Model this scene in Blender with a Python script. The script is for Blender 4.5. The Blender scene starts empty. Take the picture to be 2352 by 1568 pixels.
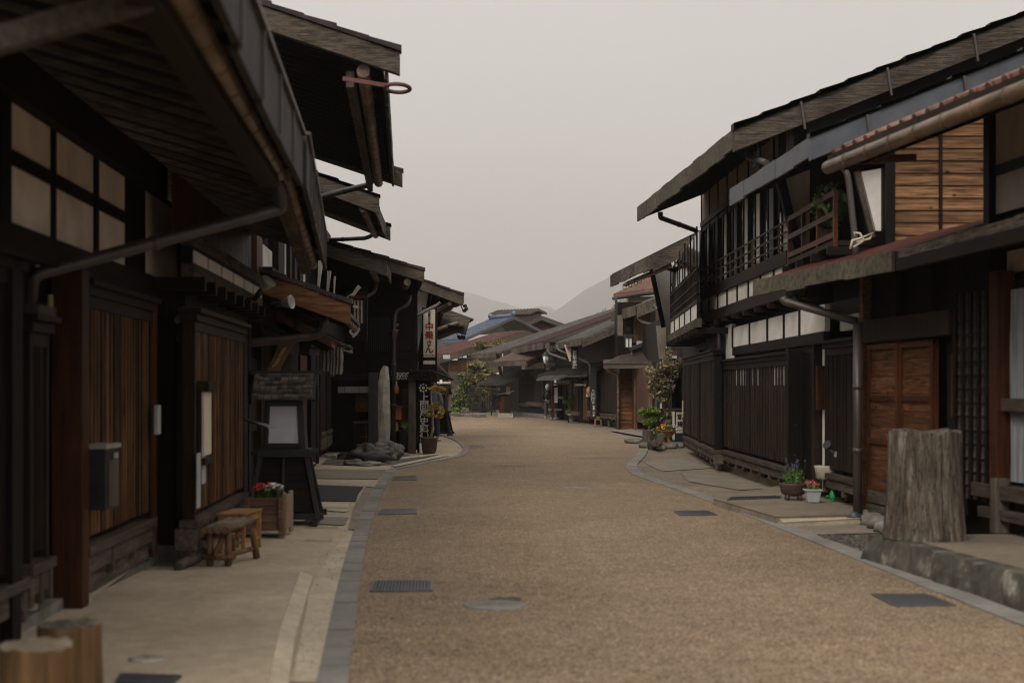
import bpy, bmesh, math, random
from mathutils import Vector as V, Matrix, noise as mnoise
random.seed(7)
R = random.random
def U_(a, b): return a + (b - a) * R()
scene = bpy.context.scene
COL = scene.collection
F, CX, HY, EH = 3267.0, 1176.0, 890.0, 1.6      # survey constants: focal length, principal column, horizon, eye height

def W(x, y, Y): return V(((x - CX) / F * Y, Y, EH - (y - HY) / F * Y))
def G(x, y, z=0.0):
    Y = (EH - z) * F / (y - HY)
    return V(((x - CX) / F * Y, Y, z))
def along(P, d, px):
    k = (px - CX) / F
    t = (k * P.y - P.x) / (d[0] - k * d[1])
    return V((P.x + d[0] * t, P.y + d[1] * t, P.z))
def zat(P, py): return EH - (py - HY) / F * P.y

# ------------------------------------------------------------------ materials
def new_mat(name):
    m = bpy.data.materials.new(name); m.use_nodes = True
    nt = m.node_tree; b = nt.nodes['Principled BSDF']
    return m, nt, b
def ramp(nt, stops):
    r = nt.nodes.new('ShaderNodeValToRGB'); e = r.color_ramp.elements
    while len(e) < len(stops): e.new(0.5)
    for i, (p, c) in enumerate(stops):
        e[i].position = p; e[i].color = (*c, 1)
    return r
def coords(nt, scale, kind='Object'):
    t = nt.nodes.new('ShaderNodeTexCoord'); m = nt.nodes.new('ShaderNodeMapping')
    m.inputs['Scale'].default_value = scale
    nt.links.new(t.outputs[kind], m.inputs['Vector']); return m
def noise(nt, vec, scale, detail=5, rough=.6, dist=0):
    n = nt.nodes.new('ShaderNodeTexNoise'); n.inputs['Scale'].default_value = scale
    n.inputs['Detail'].default_value = detail; n.inputs['Roughness'].default_value = rough
    n.inputs['Distortion'].default_value = dist
    nt.links.new(vec.outputs[0], n.inputs['Vector']); return n
def mixc(nt, a, b, fac, mode='MULTIPLY'):
    m = nt.nodes.new('ShaderNodeMix'); m.data_type = 'RGBA'; m.blend_type = mode
    if isinstance(fac, float): m.inputs[0].default_value = fac
    else: nt.links.new(fac, m.inputs[0])
    for i, s in ((6, a), (7, b)):
        if isinstance(s, tuple): m.inputs[i].default_value = (*s, 1)
        else: nt.links.new(s, m.inputs[i])
    return m.outputs[2]
def bump(nt, b, h, strength=.3, dist=.01):
    n = nt.nodes.new('ShaderNodeBump'); n.inputs['Strength'].default_value = strength
    n.inputs['Distance'].default_value = dist
    nt.links.new(h, n.inputs['Height']); nt.links.new(n.outputs[0], b.inputs['Normal'])
def stuff(name, c1, c2, stretch=(1, 1, 1), scale=5, rough=.75, bmp=.3, spec=.3, metal=0, big=.5, third=None, bscale=.7, island=0, knots=0, fissure=0):
    """two tone noisy surface with large blotches"""
    m, nt, b = new_mat(name)
    v = coords(nt, stretch); n = noise(nt, v, scale, 7, .65)
    stops = [(.32, c1), (.68, c2)]
    if third: stops = [(.28, c1), (.55, c2), (.75, third)]
    r = ramp(nt, stops); nt.links.new(n.outputs[0], r.inputs[0])
    v2 = coords(nt, (1, 1, 1)); n2 = noise(nt, v2, bscale, 5, .6)
    k = 1 - big
    r2 = ramp(nt, [(.3, (k, k, k)), (.7, (1, 1, 1))]); nt.links.new(n2.outputs[0], r2.inputs[0])
    c = mixc(nt, r.outputs[0], r2.outputs[0], 1.0)
    if fissure:     # drying cracks along the grain
        v7 = coords(nt, tuple(x * 2.2 for x in stretch)); n7 = noise(nt, v7, scale, 4, .6, .4)
        r7 = ramp(nt, [(.455, (1, 1, 1)), (.49, (fissure, fissure, fissure)), (.525, (1, 1, 1))]); nt.links.new(n7.outputs[0], r7.inputs[0]); c = mixc(nt, c, r7.outputs[0], 1.0)
    if island:      # every board its own tone
        ge = nt.nodes.new('ShaderNodeNewGeometry'); lo = 1 - island
        r5 = ramp(nt, [(0, (lo, lo, lo)), (.5, (1, .97, .93)), (1, (1 + island * .5, 1 + island * .45, 1 + island * .4))])
        nt.links.new(ge.outputs['Random Per Island'], r5.inputs[0]); c = mixc(nt, c, r5.outputs[0], 1.0)
    if knots:
        v6 = coords(nt, (knots, knots, knots * 1.4)); vo = nt.nodes.new('ShaderNodeTexVoronoi'); vo.inputs['Scale'].default_value = 1; vo.inputs['Randomness'].default_value = 1
        nt.links.new(v6.outputs[0], vo.inputs['Vector']); r6 = ramp(nt, [(.06, (.12, .08, .06)), (.15, (1, 1, 1))]); nt.links.new(vo.outputs['Distance'], r6.inputs[0]); c = mixc(nt, c, r6.outputs[0], 1.0)
    nt.links.new(c, b.inputs['Base Color'])
    b.inputs['Roughness'].default_value = rough; b.inputs['Metallic'].default_value = metal
    b.inputs['Specular IOR Level'].default_value = spec
    if bmp: bump(nt, b, n.outputs[0], bmp, .012)
    return m
def wood(name, c1, c2, axis='z', scale=1.0, **k):
    k.setdefault('spec', .12); k.setdefault('island', .38)
    s = {'z': (14, 14, .9), 'y': (14, .9, 14), 'x': (.9, 14, 14)}[axis]
    return stuff(name, c1, c2, s, 2.2 * scale, **k)

M = {}
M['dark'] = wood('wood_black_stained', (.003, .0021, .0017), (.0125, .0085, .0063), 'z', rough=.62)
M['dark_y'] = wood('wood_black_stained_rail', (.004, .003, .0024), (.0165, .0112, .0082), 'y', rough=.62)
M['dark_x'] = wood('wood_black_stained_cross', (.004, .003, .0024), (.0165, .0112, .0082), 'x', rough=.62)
M['barge'] = wood('wood_barge_orange', (.035, .014, .006), (.25, .11, .045), 'x', scale=1.2, rough=.5, big=.5)
M['roof_brown'] = stuff('roof_brown_corrugated', (.03, .021, .016), (.085, .062, .047), (1, 1, 1), 4, .7, .2, big=.5)
M['soot'] = wood('wood_soffit', (.005, .0038, .0032), (.017, .012, .009), 'x', rough=.8)
M['brown'] = wood('wood_brown_lattice', (.028, .012, .005), (.23, .115, .05), 'z', scale=1.3, rough=.55, big=.75, island=.7)
M['brown_dull'] = wood('wood_dull_brown', (.010, .006, .0042), (.038, .023, .0155), 'z', rough=.6)
M['orange'] = wood('wood_red_brown', (.035, .012, .006), (.12, .04, .016), 'z', rough=.5, big=.6)
M['panel'] = wood('wood_door_panel', (.03, .012, .006), (.21, .088, .04), 'y', scale=1.0, rough=.5, big=.5, knots=3.5, island=.4)
M['cedar'] = wood('wood_cedar_siding', (.035, .016, .008), (.36, .185, .088), 'x', scale=1.1, rough=.6, big=.45, knots=4.2, island=.5)
M['cedar_dim'] = wood('wood_cedar_dim', (.03, .012, .006), (.20, .08, .032), 'x', scale=.8, rough=.6, big=.5)
M['cedar_v'] = wood('wood_cedar_vertical', (.06, .035, .02), (.26, .14, .075), 'z', scale=.8, rough=.6, big=.5)
M['sill'] = wood('wood_sill', (.045, .034, .027), (.13, .10, .08), 'y', rough=.7)
M['weather'] = wood('wood_weathered', (.035, .027, .021), (.20, .165, .132), 'x', scale=1.5, rough=.85, bmp=.6, fissure=.3)
M['weather_y'] = wood('wood_weathered_long', (.035, .027, .021), (.20, .165, .132), 'y', rough=.85, bmp=.6, fissure=.3)
M['weather_z'] = wood('wood_weathered_upright', (.055, .046, .038), (.21, .175, .14), 'z', rough=.85, bmp=.6)
M['clap'] = wood('wood_clapboard_grey', (.05, .042, .036), (.22, .185, .155), 'x', scale=.6, rough=.85, bmp=.5, big=.45)
M['moss'] = stuff('wood_mossy', (.022, .017, .012), (.12, .10, .07), (2.5, 2.5, 3), 5, .9, .7, third=(.13, .135, .035), big=.5)
M['honey'] = wood('wood_honey', (.22, .11, .045), (.40, .22, .10), 'y', rough=.5, big=.2)
M['bamboo'] = wood('wood_pole_bark', (.07, .05, .032), (.24, .175, .12), 'y', rough=.6, big=.5)
M['cutend'] = stuff('wood_cut_end', (.16, .08, .035), (.34, .19, .10), (1, 1, 1), 14, .8)
M['plaster'] = stuff('plaster_white', (.68, .625, .56), (.80, .745, .68), (1, 1, 1), 3, .9, .08, big=.25, bscale=2)
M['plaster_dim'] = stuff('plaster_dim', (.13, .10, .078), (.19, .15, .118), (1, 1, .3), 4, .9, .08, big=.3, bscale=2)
M['plaster_warm'] = stuff('plaster_warm', (.72, .60, .49), (.84, .72, .60), (1, 1, .3), 4, .9, .08, big=.3, bscale=2)
M['plaster_tan'] = stuff('plaster_earth', (.46, .37, .29), (.58, .475, .385), (1, 1, .3), 4, .9, .08, big=.25, bscale=2)
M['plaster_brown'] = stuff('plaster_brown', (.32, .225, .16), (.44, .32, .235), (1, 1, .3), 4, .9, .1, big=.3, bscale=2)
M['pipe'] = stuff('pipe_brown', (.04, .029, .024), (.085, .063, .052), (1, 1, .3), 4, .45, .03, spec=.5, big=.4)
M['pipe_grey'] = stuff('pipe_grey', (.25, .22, .2), (.36, .33, .3), (1, 1, .3), 4, .5, .03, big=.4)
M['copper'] = stuff('gutter_copper', (.10, .06, .036), (.34, .22, .135), (1, .35, 1), 5, .42, .1, spec=.5, metal=.3, big=.55, bscale=1.6)
M['metal'] = stuff('roof_metal_dark', (.035, .034, .036), (.07, .067, .068), (1, 1, 1), 3, .5, .08, spec=.5, metal=.3, big=.4)
M['metal_blue'] = stuff('roof_metal_slate', (.05, .055, .065), (.085, .092, .105), (1, 1, 1), 3, .45, .05, spec=.5, metal=.2, big=.3)
M['metal_brown'] = stuff('roof_metal_brown', (.03, .022, .019), (.10, .078, .068), (1, 1, 1), 3, .5, .08, big=.5)
M['roof_red'] = stuff('roof_red', (.075, .022, .017), (.15, .052, .04), (1, 1, 1), 4, .5, .2, big=.5)
M['roof_redbrown'] = stuff('roof_redbrown', (.035, .018, .015), (.085, .042, .034), (1, 1, 1), 4, .8, .2, big=.5)
M['roof_grey'] = stuff('roof_grey_corrugated', (.06, .052, .045), (.16, .142, .125), (1, 1, 1), 4, .7, .2, big=.45)
M['roof_pink'] = stuff('roof_faded_red', (.10, .055, .046), (.20, .125, .105), (1, 1, 1), 4, .5, .2, big=.45)
M['roof_dark'] = stuff('roof_dark', (.025, .02, .018), (.06, .048, .042), (1, 1, 1), 4, .8, .2, big=.5)
M['tile_blue'] = stuff('tile_blue', (.035, .055, .10), (.11, .155, .235), (1, 1, 1), 6, .35, .2, spec=.6, big=.35)
M['tile_red'] = stuff('tile_terracotta', (.12, .055, .035), (.26, .13, .085), (1, 1, 1), 8, .45, .2, big=.4)
M['tile_dark'] = stuff('tile_charcoal', (.015, .013, .012), (.045, .04, .036), (1, 1, 1), 8, .7, .2, big=.3)
M['black'] = stuff('black_paint', (.006, .006, .0065), (.016, .015, .015), (2, 2, 2), 3, .5, .1, spec=.4)
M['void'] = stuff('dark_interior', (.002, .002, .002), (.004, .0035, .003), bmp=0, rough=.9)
M['glass'] = new_mat('glass_dark')[0]
g = M['glass'].node_tree.nodes['Principled BSDF']; g.inputs['Base Color'].default_value = (.012, .013, .014, 1); g.inputs['Roughness'].default_value = .08
M['iron'] = stuff('iron_dark', (.02, .02, .021), (.05, .048, .046), (1, 1, 1), 8, .5, .1, metal=.6, spec=.5)
M['grate'] = stuff('iron_grate', (.06, .062, .065), (.12, .12, .125), (1, 1, 1), 20, .5, .1, metal=.3, spec=.5)
M['rust'] = stuff('iron_red_rust', (.10, .035, .028), (.20, .075, .06), (1, 1, 1), 8, .6, .1)
M['white'] = stuff('white_board', (.62, .60, .56), (.74, .72, .68), bmp=0, big=.15)
M['cream'] = stuff('cream_board', (.50, .43, .32), (.62, .55, .42), (3, 3, 1), 5, .7, .05, big=.2)
M['ink'] = stuff('ink_black', (.01, .01, .01), (.02, .02, .02), bmp=0)
M['red_ink'] = stuff('ink_red', (.22, .012, .012), (.32, .022, .02), bmp=0)
M['gold'] = stuff('lettering_gold', (.34, .24, .11), (.5, .38, .2), bmp=0)
M['ltr'] = stuff('lettering_white', (.45, .42, .36), (.72, .69, .62), (1, 1, 1), 12, .7, 0)
M['andon'] = stuff('lamp_panel_paper', (.42, .43, .45), (.48, .49, .51), bmp=0, big=.08, rough=.6)
M['cloth'] = stuff('cloth_faded', (.15, .125, .11), (.33, .285, .25), (6, 6, 2), 6, .95, .5)
M['curtain'] = stuff('curtain_white', (.17, .18, .195), (.36, .37, .39), (10, 10, .3), 3, .9, .2)
M['stone'] = stuff('stone_grey', (.10, .09, .078), (.26, .24, .205), (1, 1, 1), 5, .9, .8, big=.5, bscale=2)
M['stone_dark'] = stuff('stone_dark', (.022, .019, .017), (.085, .072, .062), (1, 1, 1), 4, .6, .9, spec=.5, big=.5, bscale=2)
M['stone_slab'] = stuff('stone_slab_engraved', (.022, .02, .017), (.045, .042, .036), (1, 1, 1), 9, .55, .2, spec=.4)
M['stone_light'] = stuff('stone_pale', (.25, .225, .18), (.46, .42, .35), (1, 1, 2), 5, .9, .9, big=.35, bscale=2)
M['flowerpot'] = stuff('terracotta', (.32, .13, .06), (.45, .20, .10), (1, 1, 1), 6, .7, .1, big=.3)
M['pot_brown'] = stuff('pot_brown', (.06, .035, .028), (.11, .065, .05), (1, 1, 1), 6, .6, .1, big=.3)
M['pot_grey'] = stuff('pot_grey', (.32, .32, .31), (.40, .40, .39), bmp=0, big=.2)
M['pot_cream'] = stuff('pot_cream', (.40, .35, .28), (.52, .47, .38), bmp=.05, big=.3)
M['green_plastic'] = stuff('plastic_green', (.02, .26, .07), (.03, .34, .10), bmp=0, big=.1, rough=.3, spec=.5)
M['bark'] = stuff('bark', (.05, .037, .028), (.15, .115, .088), (4, 4, 1), 5, .95, .9)
M['signwood'] = wood('sign_wood_gold', (.10, .055, .02), (.24, .145, .055), 'z', rough=.5)
M['purple'] = stuff('sign_plum', (.10, .045, .042), (.14, .068, .062), bmp=0, big=.2, rough=.4)
M['yellow'] = stuff('plate_yellow', (.35, .27, .06), (.45, .36, .10), bmp=0)
M['skin'] = stuff('skin', (.36, .22, .16), (.42, .27, .2), bmp=0)
M['jacket'] = stuff('cloth_navy', (.012, .013, .018), (.022, .024, .032), (8, 8, 8), 5, .9, .2)
M['hood'] = stuff('cloth_grey', (.6, .6, .64), (.75, .75, .8), (8, 8, 8), 5, .95, .2)
M['trousers'] = stuff('cloth_taupe', (.055, .05, .047), (.09, .082, .076), (8, 8, 8), 5, .95, .2)
M['jeans'] = stuff('cloth_denim', (.025, .035, .06), (.045, .06, .095), (8, 8, 8), 5, .95, .2)
M['shirt_grey'] = stuff('cloth_slate', (.12, .13, .135), (.19, .20, .205), (8, 8, 8), 5, .95, .2)
M['shoe'] = stuff('shoe_pale', (.42, .38, .32), (.52, .48, .42), bmp=0)
def leafmat(name, a, b, c=None):
    m, nt, bs = new_mat(name)
    g_ = nt.nodes.new('ShaderNodeNewGeometry'); ob = coords(nt, (1, 1, 1))
    n = noise(nt, ob, 5.5, 3)
    mi = nt.nodes.new('ShaderNodeMath'); mi.operation = 'ADD'
    mm = nt.nodes.new('ShaderNodeMath'); mm.operation = 'MULTIPLY'; mm.inputs[1].default_value = .5
    nt.links.new(g_.outputs['Random Per Island'], mm.inputs[0])
    nt.links.new(mm.outputs[0], mi.inputs[0]); nt.links.new(n.outputs[0], mi.inputs[1])
    st = [(.45, a), (.95, b)]
    if c: st = [(.4, a), (.72, b), (.95, c)]
    r = ramp(nt, st); nt.links.new(mi.outputs[0], r.inputs[0]); nt.links.new(r.outputs[0], bs.inputs['Base Color'])
    bs.inputs['Roughness'].default_value = .6
    bs.inputs['Subsurface Weight'].default_value = 0
    return m
M['leaf'] = leafmat('leaves_green', (.03, .06, .012), (.10, .17, .03))
M['leaf_bright'] = leafmat('leaves_bright', (.035, .075, .01), (.14, .22, .025))
M['leaf_dry'] = leafmat('leaves_olive_dry', (.06, .062, .022), (.19, .165, .08), (.32, .25, .15))
M['leaf_gold'] = leafmat('leaves_gold', (.17, .11, .02), (.36, .25, .04))
M['needle'] = leafmat('needles_pine', (.05, .052, .015), (.135, .125, .035), (.17, .115, .035))
M['maple'] = leafmat('leaves_olive', (.035, .045, .01), (.10, .115, .022))
M['wood_far'] = leafmat('leaves_far', (.02, .035, .015), (.045, .065, .028))
M['raft'] = wood('wood_rafter_brown', (.05, .034, .024), (.17, .12, .085), 'x', rough=.7)
def flat(name, c, rough=.6):
    m, nt, b = new_mat(name); b.inputs['Base Color'].default_value = (*c, 1); b.inputs['Roughness'].default_value = rough; return m
M['fl_red'] = flat('petal_red', (.6, .01, .02)); M['fl_white'] = flat('petal_white', (.7, .68, .66))
M['fl_pink'] = flat('petal_pink', (.62, .16, .28)); M['fl_orange'] = flat('petal_orange', (.75, .22, .01))
M['fl_mag'] = flat('petal_magenta', (.3, .06, .16)); M['fl_purple'] = flat('petal_lavender', (.085, .06, .14))
M['bluepl'] = flat('plastic_blue', (.02, .10, .3))
M['chrome'] = new_mat('lamp_reflector')[0]
g = M['chrome'].node_tree.nodes['Principled BSDF']; g.inputs['Base Color'].default_value = (.55, .53, .48, 1); g.inputs['Metallic'].default_value = .6; g.inputs['Roughness'].default_value = .35
M['copperbox'] = stuff('letterbox_orange', (.25, .055, .012), (.38, .10, .025), bmp=0, big=.3)

# ------------------------------------------------------------------ mesh builder
class MB:
    def __init__(s): s.v = []; s.f = []; s.sm = []
    def add(s, vs, fs, smooth=False):
        n = len(s.v); s.v += [V(x) for x in vs]
        for f in fs: s.f.append([i + n for i in f]); s.sm.append(smooth)
        return s
    def hexa(s, p):   # 8 points: bottom ring 0-3, top ring 4-7
        return s.add(p, [(3, 2, 1, 0), (4, 5, 6, 7), (0, 1, 5, 4), (1, 2, 6, 5), (2, 3, 7, 6), (3, 0, 4, 7)])
    def box(s, a, b):
        x0, y0, z0 = a; x1, y1, z1 = b
        return s.hexa([(x0, y0, z0), (x1, y0, z0), (x1, y1, z0), (x0, y1, z0), (x0, y0, z1), (x1, y0, z1), (x1, y1, z1), (x0, y1, z1)])
    def beam(s, p, q, w, h, up=(0, 0, 1)):
        p = V(p); q = V(q); d = (q - p).normalized(); up = V(up)
        r = d.cross(up)
        if r.length < 1e-4: r = V((1, 0, 0))
        r.normalize(); u = r.cross(d).normalized()
        r = r * w / 2; u = u * h / 2
        return s.hexa([p - r - u, p + r - u, q + r - u, q - r - u, p - r + u, p + r + u, q + r + u, q - r + u])
    def tube(s, pts, r, n=10, caps=True, bands=0):
        pts = [V(p) for p in pts]; rs = r if isinstance(r, (list, tuple)) else [r] * len(pts)
        rings = []; prev = None
        for i, p in enumerate(pts):
            if i == 0: d = pts[1] - p
            elif i == len(pts) - 1: d = p - pts[i - 1]
            else: d = (pts[i + 1] - p).normalized() + (p - pts[i - 1]).normalized()
            d.normalize()
            a = prev if prev is not None else (V((0, 0, 1)) if abs(d.z) < .9 else V((1, 0, 0)))
            a = (a - d * a.dot(d)).normalized(); b = d.cross(a); prev = a
            rings.append([p + (a * math.cos(t) + b * math.sin(t)) * rs[i] for t in [2 * math.pi * k / n for k in range(n)]])
        n0 = len(s.v)
        for rg in rings: s.v += rg
        for i in range(len(rings) - 1):
            for k in range(n):
                s.f.append([n0 + i * n + k, n0 + i * n + (k + 1) % n, n0 + (i + 1) * n + (k + 1) % n, n0 + (i + 1) * n + k]); s.sm.append(True)
        if caps:
            s.f.append([n0 + k for k in range(n)][::-1]); s.sm.append(False)
            s.f.append([n0 + (len(rings) - 1) * n + k for k in range(n)]); s.sm.append(False)
        if bands:
            for i in range(len(pts) - 1):
                a, b = pts[i], pts[i + 1]; L = (b - a).length; k = int(L / bands)
                for j in range(1, k + 1):
                    c = a + (b - a) * (j / (k + 1)); d = (b - a).normalized() * .012
                    s.tube([c - d, c + d], rs[i] + .006, n)
        return s
    def lathe(s, c, prof, n=20, axis=(0, 0, 1), cap=True):
        c = V(c); ax = V(axis).normalized(); a = V((1, 0, 0)) if abs(ax.x) < .9 else V((0, 1, 0))
        a = (a - ax * a.dot(ax)).normalized(); b = ax.cross(a); n0 = len(s.v)
        for (r, h) in prof:
            for k in range(n):
                t = 2 * math.pi * k / n; s.v.append(c + ax * h + (a * math.cos(t) + b * math.sin(t)) * r)
        for i in range(len(prof) - 1):
            for k in range(n):
                s.f.append([n0 + i * n + k, n0 + i * n + (k + 1) % n, n0 + (i + 1) * n + (k + 1) % n, n0 + (i + 1) * n + k]); s.sm.append(True)
        if cap:
            s.f.append([n0 + k for k in range(n)][::-1]); s.sm.append(False)
            s.f.append([n0 + (len(prof) - 1) * n + k for k in range(n)]); s.sm.append(False)
        return s
    def poly(s, pts, th=0.0, dirv=(0, 0, -1)):   # prism of a planar outline
        pts = [V(p) for p in pts]; n = len(pts); d = V(dirv) * th
        if th == 0: return s.add(pts, [tuple(range(n))])
        fs = [tuple(range(n)), tuple(range(2 * n - 1, n - 1, -1))]
        for i in range(n): fs.append((i, i + n, (i + 1) % n + n, (i + 1) % n))
        return s.add(pts + [p + d for p in pts], fs)
    def blob(s, c, r, seed=0, n=3, amp=.25, fr=1.5):
        bm = bmesh.new(); bmesh.ops.create_icosphere(bm, subdivisions=n, radius=1)
        vs = []
        for v in bm.verts:
            k = 1 + amp * mnoise.noise(v.co * fr + V((seed, seed * 2, 0))) + amp * .4 * mnoise.noise(v.co * fr * 3 + V((seed, 0, 5)))
            vs.append(V((c[0] + v.co.x * r[0] * k, c[1] + v.co.y * r[1] * k, c[2] + v.co.z * r[2] * k)))
        s.add(vs, [[v.index for v in f.verts] for f in bm.faces], True); bm.free(); return s
    def leaves(s, c, r, n, size, flatn=0.0, shell=.35, asp=1.6):
        c = V(c)
        for _ in range(n):
            while True:
                p = V((U_(-1, 1), U_(-1, 1), U_(-1, 1)))
                l = p.length
                if shell < l <= 1: break
            p = V((p.x * r[0], p.y * r[1], p.z * r[2])) + c
            nrm = V((U_(-1, 1), U_(-1, 1), U_(-1, 1) + flatn)).normalized()
            a = nrm.orthogonal().normalized(); a.rotate(Matrix.Rotation(U_(0, 6.28), 3, nrm)); b = nrm.cross(a)
            z = size * U_(.6, 1.3)
            s.add([p - a * z * asp / 2, p + b * z / 2, p + a * z * asp / 2, p - b * z / 2], [(0, 1, 2, 3)])
        return s
    def build(s, name, mat, parent=None, bevel=0, label=None, kind=None):
        off = parent_loc(parent)
        me = bpy.data.meshes.new(name); me.from_pydata([v - off for v in s.v], [], s.f)
        me.polygons.foreach_set('use_smooth', s.sm)
        me.materials.append(M[mat] if isinstance(mat, str) else mat); me.update()
        o = bpy.data.objects.new(name, me); COL.objects.link(o)
        if parent: o.parent = parent
        if bevel:
            md = o.modifiers.new('bevel', 'BEVEL'); md.width = bevel; md.segments = 2; md.limit_method = 'ANGLE'
        if label: o['label'] = label
        if kind: o['kind'] = kind
        return o
def parent_loc(p):
    t = V((0, 0, 0))
    while p: t += p.location; p = p.parent
    return t
def tag(o, label=None, cat=None, group=None, kind=None):
    if label: o['label'] = label
    if cat: o['category'] = cat
    if group: o['group'] = group
    if kind: o['kind'] = kind
    return o
def thing(name, label, cat, loc, group=None):
    o = bpy.data.objects.new(name, None); COL.objects.link(o); o.location = loc; o.empty_display_size = .3
    return tag(o, label, cat, group)
def solo(mb, name, mat, label, cat, loc=None, group=None, bevel=0):
    """a thing that is one mesh, origin at its base"""
    if loc is None:
        xs = [v.x for v in mb.v]; ys = [v.y for v in mb.v]; zs = [v.z for v in mb.v]
        loc = V(((min(xs) + max(xs)) / 2, (min(ys) + max(ys)) / 2, min(zs)))
    loc = V(loc); mb.v = [v - loc for v in mb.v]
    o = mb.build(name, mat, None, bevel); o.location = loc
    return tag(o, label, cat, group)
def text(body, size, mat, parent, P, right=(1, 0, 0), up=(0, 0, 1), name='lettering', vertical=False, depth=.006, bold=.0, sx=1.0, line=1.0):
    cu = bpy.data.curves.new(name, 'FONT'); cu.body = '\n'.join(body) if vertical else body
    cu.size = size; cu.align_x = 'CENTER'; cu.align_y = 'CENTER'; cu.extrude = depth; cu.offset = bold; cu.space_line = line
    cu.resolution_u = 2
    t = bpy.data.objects.new('t', cu); COL.objects.link(t)
    dg = bpy.context.evaluated_depsgraph_get(); me0 = t.evaluated_get(dg).to_mesh()
    r = V(right).normalized(); u = V(up).normalized(); nn = r.cross(u)
    mb = MB(); mb.add([V(P) + r * v.co.x * sx + u * v.co.y + nn * v.co.z for v in me0.vertices], [tuple(p.vertices) for p in me0.polygons])
    bpy.data.objects.remove(t); bpy.data.curves.remove(cu)
    return mb.build(name, mat, parent)

# ------------------------------------------------------------------ facade frames
class Fr:
    def __init__(s, A, B, side=1):
        s.A = V((A[0], A[1])); s.B = V((B[0], B[1])); s.d = (s.B - s.A).normalized(); s.L = (s.B - s.A).length
        s.n = V((s.d.y, -s.d.x)) * side; s.side = side
    def P(s, u, w, z):
        q = s.A + s.d * u + s.n * w; return V((q.x, q.y, z))
    def U(s, px, w=0):
        k = (px - CX) / F; a = s.A + s.n * w
        return (k * a.y - a.x) / (s.d.x - k * s.d.y)
    def Z(s, px, py, w=0): return EH - (py - HY) / F * s.P(s.U(px, w), w, 0).y
    def box(s, mb, u0, u1, w0, w1, z0, z1):
        P = s.P
        return mb.hexa([P(u0, w0, z0), P(u1, w0, z0), P(u1, w1, z0), P(u0, w1, z0), P(u0, w0, z1), P(u1, w0, z1), P(u1, w1, z1), P(u0, w1, z1)])
    def part(s, root, name, mat, u0, u1, w0, w1, z0, z1, bevel=0, label=None):
        return s.box(MB(), u0, u1, w0, w1, z0, z1).build(name, mat, root, bevel, label)

def lattice(fr, root, u0, u1, w, z0, z1, zt=None, n=18, mat='brown', frame='dark_y', sillm='sill', sw=.44, legs=True, back='void', strips=None, wires=True, cornice=True, name='lattice_window'):
    """box-bay lattice: slats; frame with stepped cornice and sill as sub-parts"""
    mb = MB(); dz = .035; st = (u1 - u0 - .12) / n
    for i in range(n):
        c = u0 + .06 + st * (i + .5); hw = st * sw / 2 * U_(.85, 1.15)
        fr.box(mb, c - hw, c + hw, w - .03, w + U_(-.006, .006), z0 + .06, z1 - .06)
    if zt is not None:
        for i in range(n - 1):
            c = u0 + .06 + st * (i + 1); hw = st * .11
            fr.box(mb, c - hw, c + hw, w - .045, w - .022, z0 + .06, zt)
        fr.box(mb, u0 + .05, u1 - .05, w - .06, w - .035, zt - .03, zt)
    if wires:
        for k in (.12, .3, .55, .8):
            zz = z0 + (zt or z1) * 0 + ((zt or z1) - z0) * k
            fr.box(mb, u0 + .05, u1 - .05, w - .034, w - .026, zz, zz + .008)
    lw = mb.build(name, mat, root)
    b = MB(); fr.box(b, u0 + .02, u1 - .02, w - .14, w - .075, z0 + .02, z1 - .02); b.build('backing_board', back, lw)
    if strips:
        sb = MB()
        for i in strips:
            c = u0 + .06 + st * (i + 1); fr.box(sb, c - st * .2, c + st * .2, w - .028, w - .016, (zt or z0) + .02, z1 - .08)
        sb.build('paper_strip', 'white', lw)
    f = MB()
    fr.box(f, u0, u0 + .05, w - .1, w + .012, z0, z1); fr.box(f, u1 - .05, u1, w - .1, w + .012, z0, z1)
    fr.box(f, u0 + .05, u1 - .05, w - .1, w + .014, z1 - .09, z1)
    if cornice:
        fr.box(f, u0 - .04, u1 + .04, w - .12, w + .04, z1, z1 + .07); fr.box(f, u0 - .07, u1 + .07, w - .12, w + .08, z1 + .07, z1 + .11)
    f.build('window_frame', frame, lw, .004)
    s_ = MB(); fr.box(s_, u0 - .05, u1 + .05, w - .12, w + .05, z0 - .07, z0); fr.box(s_, u0 - .03, u1 + .03, w - .1, w + .02, z0 - .2, z0 - .073)
    if legs:
        k = max(2, int((u1 - u0) / .75))
        for i in range(k + 1):
            u = u0 + (u1 - u0) * i / k; fr.box(s_, u - .035, u + .035, w - .16, w + .03, z0 - .27, z0 - .075)
    s_.build('sill', sillm, lw, .004)
    return lw

def pipe(root, pts, r=.035, mat='pipe', name='downpipe'):
    P = [V(p) for p in pts]; q = [P[0]]
    for i in range(1, len(P) - 1):      # rounded corners
        a, b, c = P[i - 1], P[i], P[i + 1]; k = min(.12, (b - a).length * .4, (c - b).length * .4)
        p1 = b + (a - b).normalized() * k; p2 = b + (c - b).normalized() * k
        for t in (0, .33, .66, 1): q.append(p1 * (1 - t) ** 2 + b * 2 * t * (1 - t) + p2 * t * t)
    q.append(P[-1])
    mb = MB().tube(q, r, 10)
    for i in range(len(P) - 1):         # pipe joints
        L = (P[i + 1] - P[i]).length
        if L > 1.2:
            for j in range(1, int(L / 1.0) + 1):
                c = P[i] + (P[i + 1] - P[i]) * (j / (int(L / 1.0) + 1)); d = (P[i + 1] - P[i]).normalized() * .03
                mb.tube([c - d, c + d], r + .007, 10)
    return mb.build(name, mat, root)

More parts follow.
